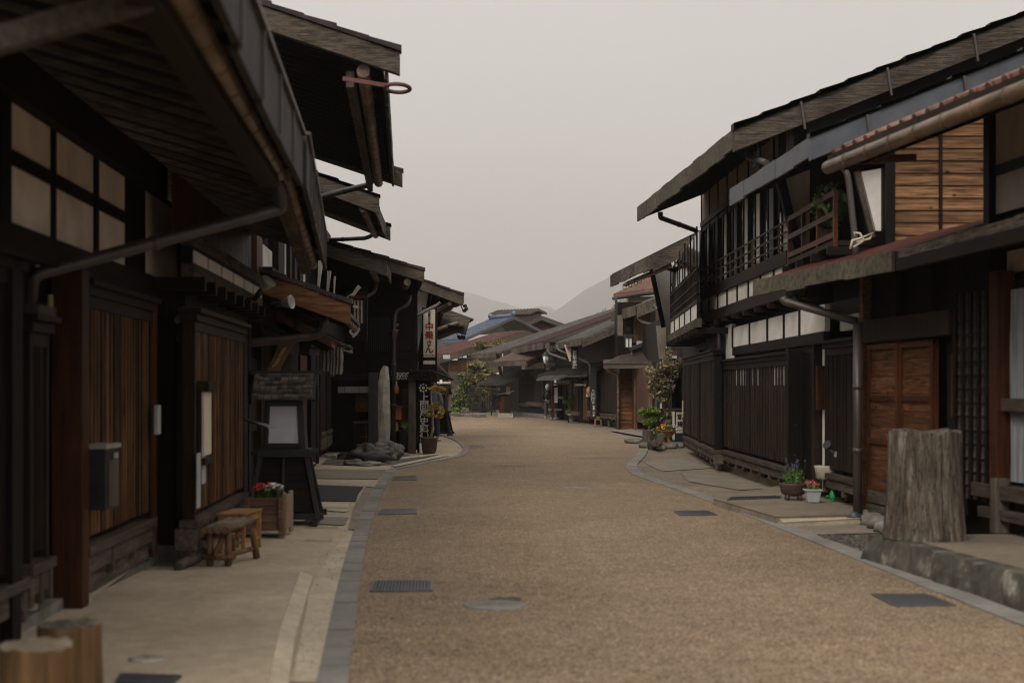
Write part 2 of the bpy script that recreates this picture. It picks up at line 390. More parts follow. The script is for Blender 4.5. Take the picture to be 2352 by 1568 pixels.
def roof(root, E0, E1, inw, run, slope, th=.07, mat='metal', fascia=None, fmat='weather_y', seam=.7, barge=None, bmat='weather', barge_far=False,
         gutter=0, gmat='copper', gin=.12, gdz=-.14, raft=.45, under='soot', rib=0, ribh=.03, ext=.12, topstrip=None, name='roof', bth=.06, edge=None, rh=.08):
    """single slope from an eave line E0 (near) - E1 (far) rising along inw"""
    E0 = V(E0); E1 = V(E1); I = V((inw[0], inw[1], 0)).normalized(); up = V((0, 0, 1)); b = I * run + up * slope * run
    T = [E0, E1, E1 + b, E0 + b]; D = up * th
    mb = MB().hexa([T[0] - D, T[1] - D, T[2] - D, T[3] - D, T[0], T[1], T[2], T[3]])
    L = (E1 - E0).length; e = (E1 - E0).normalized()
    if rib:
        k = int(L / rib)
        for i in range(k + 1):
            p = E0 + e * min(L - .03, max(.03, i * L / k)); mb.beam(p + up * ribh / 2 - b * .002, p + b + up * ribh / 2, rib * .3, ribh, up=up)
    r = mb.build(name, mat, root)
    if raft:
        rb = MB(); k = int(L / raft); nrm = V((0, 0, 1))
        for i in range(k + 1):
            p = E0 + e * (.05 + (L - .1) * i / k) - up * (th + .028 + rh / 2) + I * .08 + up * slope * .08
            rb.beam(p, p + b * .96, .05, rh)
        rb.build('rafters', under, r)
        sf = MB(); q0 = E0 - up * (th + .004) + e * .01 + I * .02; q1 = E1 - up * (th + .004) - e * .01 + I * .02; bb_ = b * .98; dn = up * .02
        sf.hexa([q0 - dn, q1 - dn, q1 + bb_ - dn, q0 + bb_ - dn, q0, q1, q1 + bb_, q0 + bb_]); sf.build('soffit_boards', 'soot', r)
    if fascia:
        fb = MB(); out = -I; k = max(1, int(L / seam))
        for i in range(k):
            a = E0 + e * (L * i / k + (.004 if i else 0)); c = E0 + e * (L * (i + 1) / k)
            j = U_(0, .014); h = fascia * U_(.9, 1.06); o0 = out * (.012 + j); o1 = out * (.05 + j); dz = up * (.03 + U_(-.008, .012))
            fb.hexa([a + o0 - up * h, a + o1 - up * h, c + o1 - up * h, c + o0 - up * h, a + o0 + dz, a + o1 + dz, c + o1 + dz, c + o0 + dz])
        fo = fb.build('fascia_board', fmat, r)
        if edge:
            MB().beam(E0 + out * .06 + up * .04, E1 + out * .06 + up * .04, .05, .022).build('edge_trim', edge, fo)
            for i in range(1, k):
                q = E0 + e * (L * i / k) + out * .064; MB().beam(q - up * (fascia - .01), q + up * .02, .022, .022, up=e).build('seam_strip', edge, fo)
    for far in ([0] if barge else []) + ([1] if (barge and barge_far) else []):
        s0 = E1 if far else E0; sd = e if far else -e
        bb = MB(); o = sd * .02; p0 = s0 - I * ext - up * slope * ext + o
        p1 = s0 + b * .995 + o; t = sd * bth; lo = up * (-barge); hi = up * .02
        bb.hexa([p0 + lo, p0 + lo + t, p1 + lo + t, p1 + lo, p0 + hi, p0 + hi + t, p1 + hi + t, p1 + hi])
        g2 = bb.build('barge_board', bmat, r, .006)
        if topstrip:
            tb = MB(); p2 = p0 + sd * -.01 - I * .02 + up * .022; p3 = p1 + sd * -.01 + up * .022; h2 = up * topstrip; ns = max(2, int((p3 - p2).length / .42))
            for q_ in range(ns):      # lapped sheets, each lifting a little over the next
                a_, c_ = p2 + (p3 - p2) * (q_ / ns), p2 + (p3 - p2) * ((q_ + 1) / ns); t2 = sd * (bth + .05 + U_(-.015, .015)); li = up * U_(.012, .035)
                tb.hexa([a_, a_ + t2, c_ + t2, c_, a_ + h2 + li, a_ + t2 + h2 + li, c_ + t2 + h2, c_ + h2]); tb.build('verge_trim', mat, r)
    if gutter:
        gb = MB(); a = E0 + I * gin + up * gdz; c = E1 + I * gin + up * gdz
        gb.tube([a, c], gutter, 14, bands=.55); gb.build('gutter', gmat, r)
    return r

def planks(fr, root, name, mat, u0, u1, w, z0, z1, step=.2, vertical=False, lap=.012, batten=0, bm='dark', poly=None, label=None):
    """clapboards (horizontal) or upright boards on a facade"""
    mb = MB()
    if vertical:
        k = max(1, round((u1 - u0) / step)); s = (u1 - u0) / k
        for i in range(k):
            j = U_(0, .008); fr.box(mb, u0 + i * s + .003, u0 + (i + 1) * s - .003, w, w + .018 + j, z0, z1 if not poly else poly(u0 + (i + .5) * s))
        fr.box(mb, u0, u1, w - .03, w, z0, z1 if not poly else min(poly(u0), poly(u1)))
    else:
        k = max(1, round((z1 - z0) / step)); s = (z1 - z0) / k
        for i in range(k):
            a, c = z0 + i * s, z0 + (i + 1) * s + .01
            mb.hexa([fr.P(u0, w - .02, a), fr.P(u1, w - .02, a), fr.P(u1, w + lap + .014, a), fr.P(u0, w + lap + .014, a),
                     fr.P(u0, w - .02, c), fr.P(u1, w - .02, c), fr.P(u1, w + .006, c), fr.P(u0, w + .006, c)])
    o = mb.build(name, mat, root, label=label)
    if batten:
        b = MB(); k = max(1, round((u1 - u0) / batten))
        for i in range(k + 1):
            u = u0 + (u1 - u0) * i / k; fr.box(b, u - .02, u + .02, w + .02, w + .045, z0, z1)
        b.build('batten', bm, o)
    return o
# ------------------------------------------------------------------ camera, sky, sun
cam = bpy.data.cameras.new('camera'); co = bpy.data.objects.new('camera', cam); COL.objects.link(co)
co.location = (0, 0, EH); co.rotation_euler = (math.pi / 2, 0, 0)
cam.sensor_width = 36; cam.lens = 50; cam.shift_y = 106 / 2352; cam.clip_end = 20000
cam.dof.use_dof = True; cam.dof.focus_distance = 48; cam.dof.aperture_fstop = 1.9
scene.camera = co
SUN_EL, SUN_ROT = math.radians(38), math.radians(205)
wd = bpy.data.worlds.new('World'); scene.world = wd; wd.use_nodes = True
nt = wd.node_tree; bg = nt.nodes['Background']; sk = nt.nodes.new('ShaderNodeTexSky'); sk.sky_type = 'NISHITA'
sk.sun_disc = False; sk.sun_elevation = SUN_EL; sk.sun_rotation = SUN_ROT
tc = nt.nodes.new('ShaderNodeTexCoord'); mp = nt.nodes.new('ShaderNodeMapping'); mp.inputs['Scale'].default_value = (1, 1, 2.2)
nt.links.new(tc.outputs['Generated'], mp.inputs['Vector'])
cn = noise(nt, mp, 1.6, 4, .5); cr = ramp(nt, [(.35, (4.45, 4.25, 4.08)), (.65, (5.6, 5.38, 5.2))]); nt.links.new(cn.outputs[0], cr.inputs[0])
sx = nt.nodes.new('ShaderNodeSeparateXYZ'); nt.links.new(tc.outputs['Generated'], sx.inputs[0])
zr_ = ramp(nt, [(.30, (1, 1, 1)), (.85, (2.1, 2.08, 2.05))]); nt.links.new(sx.outputs['Z'], zr_.inputs[0])     # overcast dome, brighter overhead
nt.links.new(mixc(nt, mixc(nt, sk.outputs[0], cr.outputs[0], .95, 'MIX'), zr_.outputs[0], 1.0), bg.inputs['Color'])
bg.inputs['Strength'].default_value = .11
sl = bpy.data.lights.new('sun', 'SUN'); sl.energy = 1.4; sl.angle = math.radians(25); sl.color = (1, .95, .88)
so = bpy.data.objects.new('sun', sl); COL.objects.link(so)
az = SUN_ROT; dirv = V((math.sin(az) * math.cos(SUN_EL), math.cos(az) * math.cos(SUN_EL), math.sin(SUN_EL)))
so.rotation_euler = dirv.to_track_quat('Z', 'Y').to_euler()
scene.view_settings.view_transform = 'Standard'; scene.view_settings.look = 'None'; scene.view_settings.exposure = .52
scene.cycles.max_bounces = 6; scene.cycles.diffuse_bounces = 3; scene.cycles.glossy_bounces = 2; scene.cycles.volume_bounces = 1
scene.cycles.use_denoising = True; scene.cycles.filter_width = 1.05

# ------------------------------------------------------------------ ground
def ground_mat(name, cols, sp, size, big, rough=.9, bmp=.35, cracks=0, wet=None):
    m, nt, b = new_mat(name); v = coords(nt, (1, 1, 1))
    vo = nt.nodes.new('ShaderNodeTexVoronoi'); vo.inputs['Scale'].default_value = size
    nt.links.new(v.outputs[0], vo.inputs['Vector'])
    sep = nt.nodes.new('ShaderNodeSeparateColor'); nt.links.new(vo.outputs['Color'], sep.inputs[0])
    r = ramp(nt, cols); nt.links.new(sep.outputs[0], r.inputs[0])
    n = noise(nt, v, big[0], 6, .65); k = 1 - big[1]
    r2 = ramp(nt, [(.3, (k, k, k * .97)), (.7, (1, 1, 1))]); nt.links.new(n.outputs[0], r2.inputs[0])
    c = mixc(nt, r.outputs[0], r2.outputs[0], 1.0)
    n3 = noise(nt, v, big[0] * 9, 5, .7); k2 = 1 - sp
    r3 = ramp(nt, [(.3, (k2, k2, k2)), (.7, (1, 1, 1))]); nt.links.new(n3.outputs[0], r3.inputs[0])
    c = mixc(nt, c, r3.outputs[0], 1.0)
    if cracks:
        n4 = noise(nt, v, 1.3, 6, .6, .6)
        r4 = ramp(nt, [(.492, (1, 1, 1)), (.4995, (cracks, cracks, cracks)), (.507, (1, 1, 1))]); nt.links.new(n4.outputs[0], r4.inputs[0])
        c = mixc(nt, c, r4.outputs[0], 1.0)
    nt.links.new(c, b.inputs['Base Color']); b.inputs['Roughness'].default_value = rough; b.inputs['Specular IOR Level'].default_value = .25
    bump(nt, b, vo.outputs['Distance'], bmp, .008)
    return m
M['road'] = ground_mat('aggregate_road', [(0, (.06, .042, .028)), (.22, (.165, .113, .068)), (.6, (.262, .178, .105)), (.85, (.38, .27, .165)), (1, (.60, .50, .38))], .28, 98, (.5, .26), cracks=.7)
M['concrete'] = ground_mat('concrete_pavement', [(0, (.42, .335, .235)), (1, (.54, .435, .315))], .25, 120, (.8, .32), bmp=.1, cracks=.8)
M['concrete_r'] = ground_mat('concrete_pavement_brown', [(0, (.21, .165, .12)), (1, (.30, .24, .175))], .3, 120, (.9, .4), bmp=.15, cracks=.7)
M['concrete_l'] = ground_mat('concrete_light', [(0, (.48, .40, .29)), (1, (.60, .51, .38))], .3, 120, (1.2, .3), bmp=.1, cracks=0)
M['damp'] = ground_mat('damp_stone', [(0, (.20, .16, .118)), (1, (.28, .228, .172))], .3, 120, (2.5, .4), bmp=.15)
M['asphalt'] = ground_mat('asphalt_patch', [(0, (.028, .028, .03)), (1, (.06, .058, .058))], .3, 140, (1.2, .3), bmp=.3)
M['patch'] = ground_mat('concrete_patch', [(0, (.22, .185, .14)), (1, (.30, .255, .20))], .3, 120, (1.5, .35), bmp=.1)
M['kerb'] = ground_mat('kerb_stone', [(0, (.22, .205, .18)), (1, (.29, .27, .24))], .2, 140, (.9, .45), bmp=.15)
M['gravel'] = ground_mat('gravel', [(0, (.05, .045, .04)), (.5, (.14, .12, .10)), (1, (.30, .27, .23))], .3, 38, (1.5, .3), bmp=1)
M['soil'] = ground_mat('soil', [(0, (.05, .04, .03)), (1, (.09, .07, .052))], .3, 50, (.3, .4), bmp=.3)

def sheet(name, pts, z, mat, kind='structure', th=0, parent=None):
    bm = bmesh.new(); vs = [bm.verts.new((p.x, p.y, z)) for p in pts]; f = bm.faces.new(vs)
    if f.normal.z < 0 or True: bm.normal_update()
    if f.normal.z < 0: f.normal_flip()
    if th:
        r = bmesh.ops.extrude_face_region(bm, geom=[f])
        bmesh.ops.translate(bm, vec=(0, 0, -th), verts=[v for v in r['geom'] if isinstance(v, bmesh.types.BMVert)])
        bmesh.ops.recalc_face_normals(bm, faces=bm.faces)
    bmesh.ops.triangulate(bm, faces=bm.faces)
    me = bpy.data.meshes.new(name); bm.to_mesh(me); bm.free(); me.materials.append(M[mat])
    o = bpy.data.objects.new(name, me); COL.objects.link(o)
    if kind: o['kind'] = kind
    if parent: o.parent = parent
    return o
P2 = lambda L, z=0: [G(x, y, z) for x, y in L]
left_edge = P2([(760, 1900), (800, 1568), (815, 1430), (830, 1300), (853, 1195), (880, 1127), (906, 1079), (930, 1074), (985, 1063), (1050, 1052), (1070, 1045), (1078, 1036), (1074, 1024), (1062, 1013), (1040, 1004), (1005, 998)])
far_l = P2([(985, 985), (960, 966), (960, 955)]) 
far_edge = P2([(1030, 948.5), (1100, 950), (1180, 957), (1235, 961), (1265, 966), (1305, 972), (1345, 980), (1386, 990), (1429, 1003), (1447, 1017)])
right_edge = P2([(1470, 1030), (1462, 1046), (1442, 1062), (1437, 1074), (1446, 1087), (1480, 1100), (1560, 1127), (1640, 1155), (1760, 1202), (1900, 1258), (2100, 1340), (2352, 1440), (2700, 1575)])
road = left_edge + far_l + far_edge + right_edge
def resample(pts, s):
    out = [pts[0]]; acc = 0
    for a, b in zip(pts, pts[1:]):
        L = (b - a).length; t = s - acc
        while t <= L: out.append(a + (b - a) * (t / L)); t += s
        acc = L - (t - s)
    return out
def smooth(pts, it=2):
    for _ in range(it):
        q = [pts[0]]
        for a, b in zip(pts, pts[1:]): q += [a * .75 + b * .25, a * .25 + b * .75]
        pts = q + [pts[-1]]
    return pts
LE = smooth(left_edge, 2); RE = smooth(right_edge, 2); FE = smooth(far_edge, 2)
sheet('ground', [V((-7500, -60, 0)), V((7500, -60, 0)), V((7500, 10000, 0)), V((-7500, 10000, 0))], -.03, 'soil')
sheet('road', [V((-.4, 2, 0))] + LE + far_l + FE + RE + [V((5.5, 2, 0))], 0, 'road')
def kerb(pts, w, side, name, z=.012):
    q = resample(pts, .6); mb = MB()
    for i, (a, b) in enumerate(zip(q, q[1:])):
        def nrm(j):
            d = (q[min(len(q) - 1, j + 1)] - q[max(0, j - 1)]); d.z = 0; d.normalize(); return V((-d.y, d.x, 0)) * side
        n0, n1 = nrm(i), nrm(i + 1); e = (b - a).normalized() * .011; zz = z + U_(-.003, .003)
        pts4 = [a + e, b - e, b - e + n1 * w, a + e + n0 * w]
        mb.poly([V((p.x, p.y, zz)) for p in pts4], .05)
    o = mb.build(name, 'kerb'); o['kind'] = 'structure'; return o
kerb(LE, .17, 1, 'kerb_stones')
kerb(RE, .22, 1, 'kerb_stones')
kerb(FE, .12, 1, 'kerb_stones')
sheet('pavement_left', [V((-.55, 2, 0)), V((-6, 2, 0)), V((-6, 40, 0)), V((-9, 62, 0)), V((-9, 95, 0))] + far_l[::-1] + LE[::-1], -.008, 'concrete')
sheet('pavement_right', [V((5.5, 2, 0))] + RE[::-1] + FE[::-1] + [V((-6, 100, 0)), V((14, 100, 0)), V((14, 2, 0))], -.0085, 'concrete_r')
# left raised slab near the camera, with a chamfered lip
def slab(name, top, z, mat, lip=.05):
    bm = MB(); P = [G(x, y, z) for x, y in top]; c = sum(P, V()) / len(P)
    n = len(P); bot = []
    for p in P:
        d = (p - c); d.z = 0; d.normalize(); bot.append(V((p.x + d.x * lip, p.y + d.y * lip, -.02)))
    bm.add(P + bot, [tuple(range(n))[::-1]] + [(i, i + n, (i + 1) % n + n, (i + 1) % n) for i in range(n)])
    o = bm.build(name, mat, None, .01); o['kind'] = 'structure'; return o
sl1 = slab('pavement_slab', [(600, 1900), (616, 1568), (640, 1450), (678, 1345), (690, 1312), (330, 1310), (100, 1420), (-300, 1600), (-300, 1900)], .085, 'concrete')
o = MB(); a = [G(616, 1568, .09), G(640, 1450, .09), G(678, 1345, .09), G(690, 1312, .09)]
b_ = [V((p.x + .10, p.y, .055)) for p in a]; a0 = V((a[0].x + .12, 4.5, .09)); b0 = V((a0.x + .10, 4.5, .055))
A_ = [a0] + a; B_ = [b0] + b_; n = len(A_); o.add(A_ + B_ + [V((p.x, p.y, -.02)) for p in B_], [(i, i + 1, n + i + 1, n + i) for i in range(n - 1)] + [(n + i, n + i + 1, 2 * n + i + 1, 2 * n + i) for i in range(n - 1)] + [(n - 1, 2 * n - 1, 3 * n - 1)])
o = o.build('slab_edge', 'concrete_l'); o['kind'] = 'structure'
def patch(name, pts, mat, z, jag=0):
    P = P2(pts)
    if jag:
        q = []
        for a, b in zip(P, P[1:] + P[:1]):
            k = max(1, int((b - a).length / .18))
            for i in range(k): q.append(a + (b - a) * (i / k) + V((U_(-jag, jag), U_(-jag, jag), 0)))
        P = q
    return sheet(name, P, z, mat)
patch('asphalt_patch', [(690, 1112), (836, 1117), (822, 1136), (818, 1151), (680, 1149)], 'asphalt', .004)
patch('asphalt_patch', [(840, 1117), (868, 1119), (845, 1160), (828, 1154), (836, 1130)], 'asphalt', .0045, .01)
patch('concrete_patch', [(700, 1153), (806, 1157), (796, 1176), (745, 1172), (700, 1171)], 'concrete_l', .004, .02)
patch('concrete_patch', [(700, 1185), (800, 1188), (790, 1206), (700, 1202)], 'patch', .0045, .02)
patch('concrete_patch', [(700, 1077), (890, 1078), (868, 1100), (700, 1098)], 'patch', .004, .01)
patch('gutter_channel', [(800, 1215), (815, 1215), (838, 1175), (860, 1120), (838, 1120), (812, 1165)], 'patch', .005)
patch('gutter_channel', [(755, 1275), (800, 1222), (812, 1222), (790, 1300), (772, 1400), (745, 1560), (735, 1568), (665, 1568), (700, 1420), (712, 1350)], 'concrete_l', .0042)
for yy in (1165, 1210, 1240): patch('expansion_joint', [(700, yy), (800 - (yy - 1165) * .5, yy + 1), (800 - (yy - 1165) * .5, yy + 2), (700, yy + 1.2)], 'asphalt', .0068)
patch('gravel_bed', [(735, 1066), (775, 1044), (905, 1040), (960, 1048), (1000, 1046), (905, 1066), (840, 1070)], 'gravel', .006, .03)
patch('kerb_strip', [(895, 1070), (1012, 1046), (1035, 1046), (910, 1072)], 'concrete_l', .012)
patch('kerb_strip', [(905, 1052), (1000, 1042), (1010, 1044), (920, 1055)], 'concrete_l', .011)
patch('wall_footing', [(205, 1425), (215, 1400), (350, 1296), (345, 1290), (200, 1395)], 'concrete_l', .095)
# right side platforms
slab('doorstep_platform', [(1640, 1145), (1668, 1141), (1800, 1112), (1975, 1150), (1975, 1181), (1785, 1186)], .085, 'concrete_r', .03)
slab('doorstep_platform', [(1785, 1186), (1975, 1180), (1975, 1190), (1800, 1199)], .06, 'concrete_l', .02)
patch('concrete_patch', [(1795, 1203), (1975, 1196), (2045, 1216), (2045, 1224), (1830, 1228)], 'patch', .004, .01)
patch('gravel_bed', [(1875, 1232), (2040, 1226), (2046, 1292), (2000, 1288), (1940, 1262)], 'gravel', .005, .03)
patch('asphalt_patch', [(1475, 1060), (1560, 1052), (1640, 1074), (1520, 1082)], 'patch', .004, .02)
patch('concrete_patch', [(1560, 1085), (1680, 1095), (1790, 1120), (1700, 1125), (1580, 1105)], 'patch', .0038, .03)
patch('doorstep_platform', [(1395, 990), (1480, 986), (1560, 1002), (1480, 1006)], 'patch', .05)
# low retaining wall carrying the right forecourt
wl = MB(); pts = [(3.30, 13.15), (3.36, 12.7), (3.52, 11.4), (3.70, 10.2), (4.15, 7.5), (5.2, 3)]
top = [V((x + .05, y, .24)) for x, y in pts]; bot = [V((x - .02 + mnoise.noise(V((x * 3, y, 0))) * .02, y, -.02)) for x, y in pts]
n = len(pts); dense_t = resample(top, .15); dense_b = [V((p.x - .08, p.y, -.02)) for p in dense_t]
jt = [p + V((U_(-.025, .02), 0, U_(-.012, .004))) for p in dense_t]; n = len(jt)
inn = [p + V((.18, 0, .0)) for p in dense_t]
for p in inn: p.z = .24
mid = [(a + b) / 2 + V((U_(-.025, .015), 0, 0)) for a, b in zip(jt, dense_b)]
wl.add(inn + jt + mid + dense_b, [(k * n + i, k * n + i + 1, (k + 1) * n + i + 1, (k + 1) * n + i) for k in range(3) for i in range(n - 1)])
wl.add([V((3.30, 13.15, .24)), V((5.2, 13.3, .24)), V((5.2, 13.3, -.02)), V((3.22, 13.2, -.02))], [(0, 1, 2, 3)])
M['oldwall'] = stuff('stone_wall_mossy', (.03, .027, .02), (.10, .09, .068), (1, 1, 1), 4, .95, .9, third=(.40, .37, .32), big=.5, bscale=3)
o = solo(wl, 'retaining_wall', 'oldwall', 'low mossy concrete retaining wall under the forecourt at the right edge', 'wall', (3.7, 10.2, 0))
sheet('forecourt', [V((3.50, 13.15, 0)), V((3.58, 12.7, 0)), V((3.74, 11.4, 0)), V((3.92, 10.2, 0)), V((4.37, 7.5, 0)), V((5.4, 3, 0)), V((9, 3, 0)), V((9, 13.3, 0)), V((5.2, 13.3, 0))], .2385, 'concrete_r')

# manholes, drains and covers set in the paving
def disc(name, px, py, r, label, cat='manhole cover', mat='kerb', lay=None, z=.004):
    c = G(px, py, z); mb = MB().lathe(c, [(r, -.02), (r, .002), (r - .02, .004)], 28)
    for k in range(6):
        a = k * math.pi / 6; d = V((math.cos(a), math.sin(a), 0)) * (r - .05); mb.beam(c + d + V((0, 0, .005)), c - d + V((0, 0, .005)), .012, .003)
    return solo(mb, name, mat, label, cat, c)
disc('manhole_cover', 1136, 1388, .235, 'round grey manhole cover half crumbled in the near middle of the road', mat='kerb')
disc('manhole_cover', 1321, 1117, .27, 'round pale manhole cover farther up the middle of the road', mat='kerb')
disc('water_cover', 337, 1511, .1, 'small round pale cover in the concrete slab at bottom left', 'utility cover', 'stone_light', z=.09)
def rectcover(name, pts, label, cat, mat='grate', z=.006, bars=12, grid=False, along_x=True):
    P = P2(pts, z); c = sum(P, V()) / 4; mb = MB()
    t = thing(name, label, cat, c)
    MB().poly([p + V((0, 0, -.003)) for p in P], .02).build('cover_base', 'black' if bars else mat, t)
    a, b, d, e = P
    for i in range(bars + 1):
        f = i / bars; mb.beam(a + (b - a) * f, e + (d - e) * f, .014, .008)
    if grid:
        for i in range(7): mb.beam(a + (e - a) * (i / 6), b + (d - b) * (i / 6), .012, .008)
    for p, q in ((a, b), (b, d), (d, e), (e, a)): mb.beam(p, q, .025, .01)
    mb.build('grille', mat, t); return t
rectcover('drain_grate', [(852, 1357), (990, 1355), (990, 1333), (860, 1334)], 'square iron drain grate beside the left kerb nearest the camera', 'drain grate', bars=18, grid=True)
rectcover('drain_grate', [(871, 1181), (956, 1179), (957, 1168), (875, 1170)], 'iron drain grate by the left kerb beside the planter and andon lamp', 'drain grate', bars=16)
rectcover('drain_grate', [(899, 1103), (955, 1102), (957, 1093), (905, 1095)], 'iron drain grate by the left kerb close to the kerb corner', 'drain grate', bars=12)
rectcover('drain_grate', [(1080, 1028), (1112, 1027), (1112, 1023), (1078, 1024)], 'far iron drain strip at the rounded kerb corner by the pole signs', 'drain grate', bars=8)
rectcover('steel_cover', [(1562, 1183), (1646, 1182), (1624, 1172), (1549, 1173)], 'grey steel cover plate by the right kerb opposite the lavender pot', 'utility cover', bars=14, mat='grate')
rectcover('steel_cover', [(2055, 1390), (2192, 1389), (2125, 1364), (2005, 1364)], 'grey steel cover plate by the right kerb below the big stump', 'utility cover', bars=26, mat='grate')
rectcover('drain_grate', [(1672, 1147), (1792, 1143), (1792, 1138), (1680, 1141)], 'slotted drain grate in the doorstep platform beside the lavender pot', 'drain grate', bars=14, z=.092)
rectcover('steel_cover', [(270, 1568), (395, 1566), (412, 1551), (280, 1547)], 'dark slotted cover in the slab at the bottom left edge', 'utility cover', bars=16, z=.094)

# ------------------------------------------------------------------ distance
def ridge(name, prof, Y, z0, depth, mat, seed):
    """a hill as a real sloping body; prof: skyline pixels"""
    bm = bmesh.new(); top = []; n = 90; k = 14
    xs = [prof[0][0] + (prof[-1][0] - prof[0][0]) * i / n for i in range(n + 1)]
    grid = []
    for x in xs:
        for (a, b) in zip(prof, prof[1:]):
            if a[0] <= x <= b[0]: y = a[1] + (b[1] - a[1]) * (x - a[0]) / max(1e-6, b[0] - a[0]); break
        P = W(x, y, Y); h = P.z; row = []
        for j in range(-k, k + 1):
            t = j / k; yy = Y + t * depth; hh = z0 + (h - z0) * (1 - abs(t) ** 1.2)
            hh += mnoise.noise(V((P.x * .02 * 950 / Y + seed, yy * .02 * 950 / Y, 0))) * h * .03 * (1 - abs(t)) + mnoise.noise(V((P.x * .11 * 950 / Y + seed, yy * .1 * 950 / Y, 3))) * h * .012 * (1 - abs(t))
            row.append(bm.verts.new((P.x * (1 + .0 * t), yy, hh)))
        grid.append(row)
    for i in range(n):
        for j in range(2 * k): bm.faces.new((grid[i][j], grid[i + 1][j], grid[i + 1][j + 1], grid[i][j + 1]))
    bmesh.ops.recalc_face_normals(bm, faces=bm.faces)
    me = bpy.data.meshes.new(name); bm.to_mesh(me); bm.free(); me.materials.append(M[mat])
    for p in me.polygons: p.use_smooth = True
    o = bpy.data.objects.new(name, me); COL.objects.link(o); o['kind'] = 'structure'; return o
M['hill'] = stuff('forested_hill', (.02, .03, .018), (.05, .06, .035), (.004, .004, .01), 6, .95, 0, big=.3, bscale=.004)
ridge('mountain', [(380, 900), (520, 850), (700, 760), (880, 680), (960, 648), (1040, 662), (1100, 678), (1150, 694), (1195, 707), (1245, 722), (1300, 760)], 8000, -10, 1800, 'hill', 3)
ridge('mountain', [(1120, 800), (1180, 730), (1205, 712), (1235, 703), (1262, 704), (1290, 720), (1340, 760)], 7200, -10, 1500, 'hill', 8)
ridge('mountain', [(1130, 830), (1210, 752), (1255, 728), (1300, 700), (1340, 668), (1375, 648), (1410, 628), (1480, 600), (1600, 560), (1900, 520), (2500, 600)], 6000, -10, 1500, 'hill', 5)
ridge('hillside', [(1200, 885), (1300, 800), (1390, 742), (1430, 722), (1500, 690), (1700, 690), (2100, 700), (2600, 800)], 2600, -5, 500, 'hill', 9)
fw = MB()
for i in range(110):
    px = U_(1372, 1600); base = 748 - (px - 1372) * .42; Y = U_(2250, 2500)
    P = W(px, base + U_(-4, 14), Y); h = U_(20, 38)
    fw.leaves((P.x, P.y, P.z + h * .15), (h * .35, h * .35, h * .6), 130, 4.2, shell=.2)
o = fw.build('hillside_wood', 'wood_far'); tag(o, 'misty green trees massed on the near hillside above the roofs', 'trees', None, 'stuff')
# haze: one closed box of even air round the scene
M['haze'] = new_mat('haze')[0]; nt = M['haze'].node_tree; nt.nodes.remove(nt.nodes['Principled BSDF'])
pv = nt.nodes.new('ShaderNodeVolumePrincipled'); pv.inputs['Color'].default_value = (.75, .718, .69, 1); pv.inputs['Density'].default_value = .00025
pv.inputs['Anisotropy'].default_value = 0
nt.links.new(pv.outputs[0], nt.nodes['Material Output'].inputs['Volume'])
hz = MB().box((-8000, -100, -1.2), (8000, 10500, 1000)).build('haze', 'haze'); hz['kind'] = 'stuff'
tag(hz, 'pale mist hanging over the valley', 'haze')

# grit gathered along the kerbs and in the gravel
gt = MB(); rnd = random.Random(4)
def bit(c, r):
    vs = [c + V((rnd.uniform(-r, r), rnd.uniform(-r, r), rnd.uniform(0, r))) for _ in range(5)]; gt.add(vs, [(0, 1, 2), (0, 2, 3), (0, 3, 4), (1, 2, 3), (1, 3, 4), (0, 1, 4)])
for _ in range(900):
    q = LE[rnd.randrange(6, len(LE) - 1)]; bit(V((q.x - .17 - abs(rnd.gauss(0, .12)), q.y + rnd.uniform(-.6, .6), .004)), rnd.uniform(.003, .01))
for _ in range(900):
    k = rnd.randrange(len(RE) - 2); a, b = RE[k], RE[k + 1]; q = a + (b - a) * rnd.random(); bit(V((q.x + .24 + abs(rnd.gauss(0, .1)), q.y, .004)), rnd.uniform(.003, .011))
for _ in range(1500):
    gx = rnd.uniform(1885, 2038); q = G(gx, rnd.uniform(1230, 1236 + (gx - 1885) * .33)); bit(V((q.x, q.y, .006)), rnd.uniform(.005, .016))
for _ in range(1200): q = G(rnd.uniform(745, 900), rnd.uniform(1045, 1066)); bit(V((q.x, q.y, .007)), rnd.uniform(.008, .02))
o = gt.build('grit', 'gravel'); tag(o, 'loose grit and pebbles along the kerbs and gravel beds', 'grit', None, 'stuff')

M['seam'] = ground_mat('road_seam', [(0, (.05, .036, .025)), (1, (.14, .10, .066))], .3, 80, (1.5, .3), bmp=.3)
for L_ in ( [(1330, 1052), (1440, 1052.6), (1440, 1053.4), (1330, 1053)], [(1130, 1070), (1230, 1071), (1230, 1071.8), (1130, 1070.8)], [(1190, 1371), (1200, 1378), (1186, 1384), (1130, 1379), (1122, 1374)]):
    patch('road_seam', L_, 'seam', .0035, .012)
# ================================================================== LEFT SIDE OF THE STREET
UP = V((0, 0, 1))
def house(name, label, fr, cat='house', group=None):
    c = fr.P(fr.L / 2, 0, 0); return thing(name, label, cat, c, group)
def post(fr, root, px0, px1, mat, z0, z1, w0=-.1, w1=.11, name='post'):
    """square post whose camera-facing side spans px0..px1 in plan"""
    u = fr.U(px0, w0) ; u1 = fr.U(px1, w1); uu = min(u, u1)
    return fr.part(root, name, mat, uu, uu + (w1 - w0) * .9, w0, w1, z0, z1, .006)

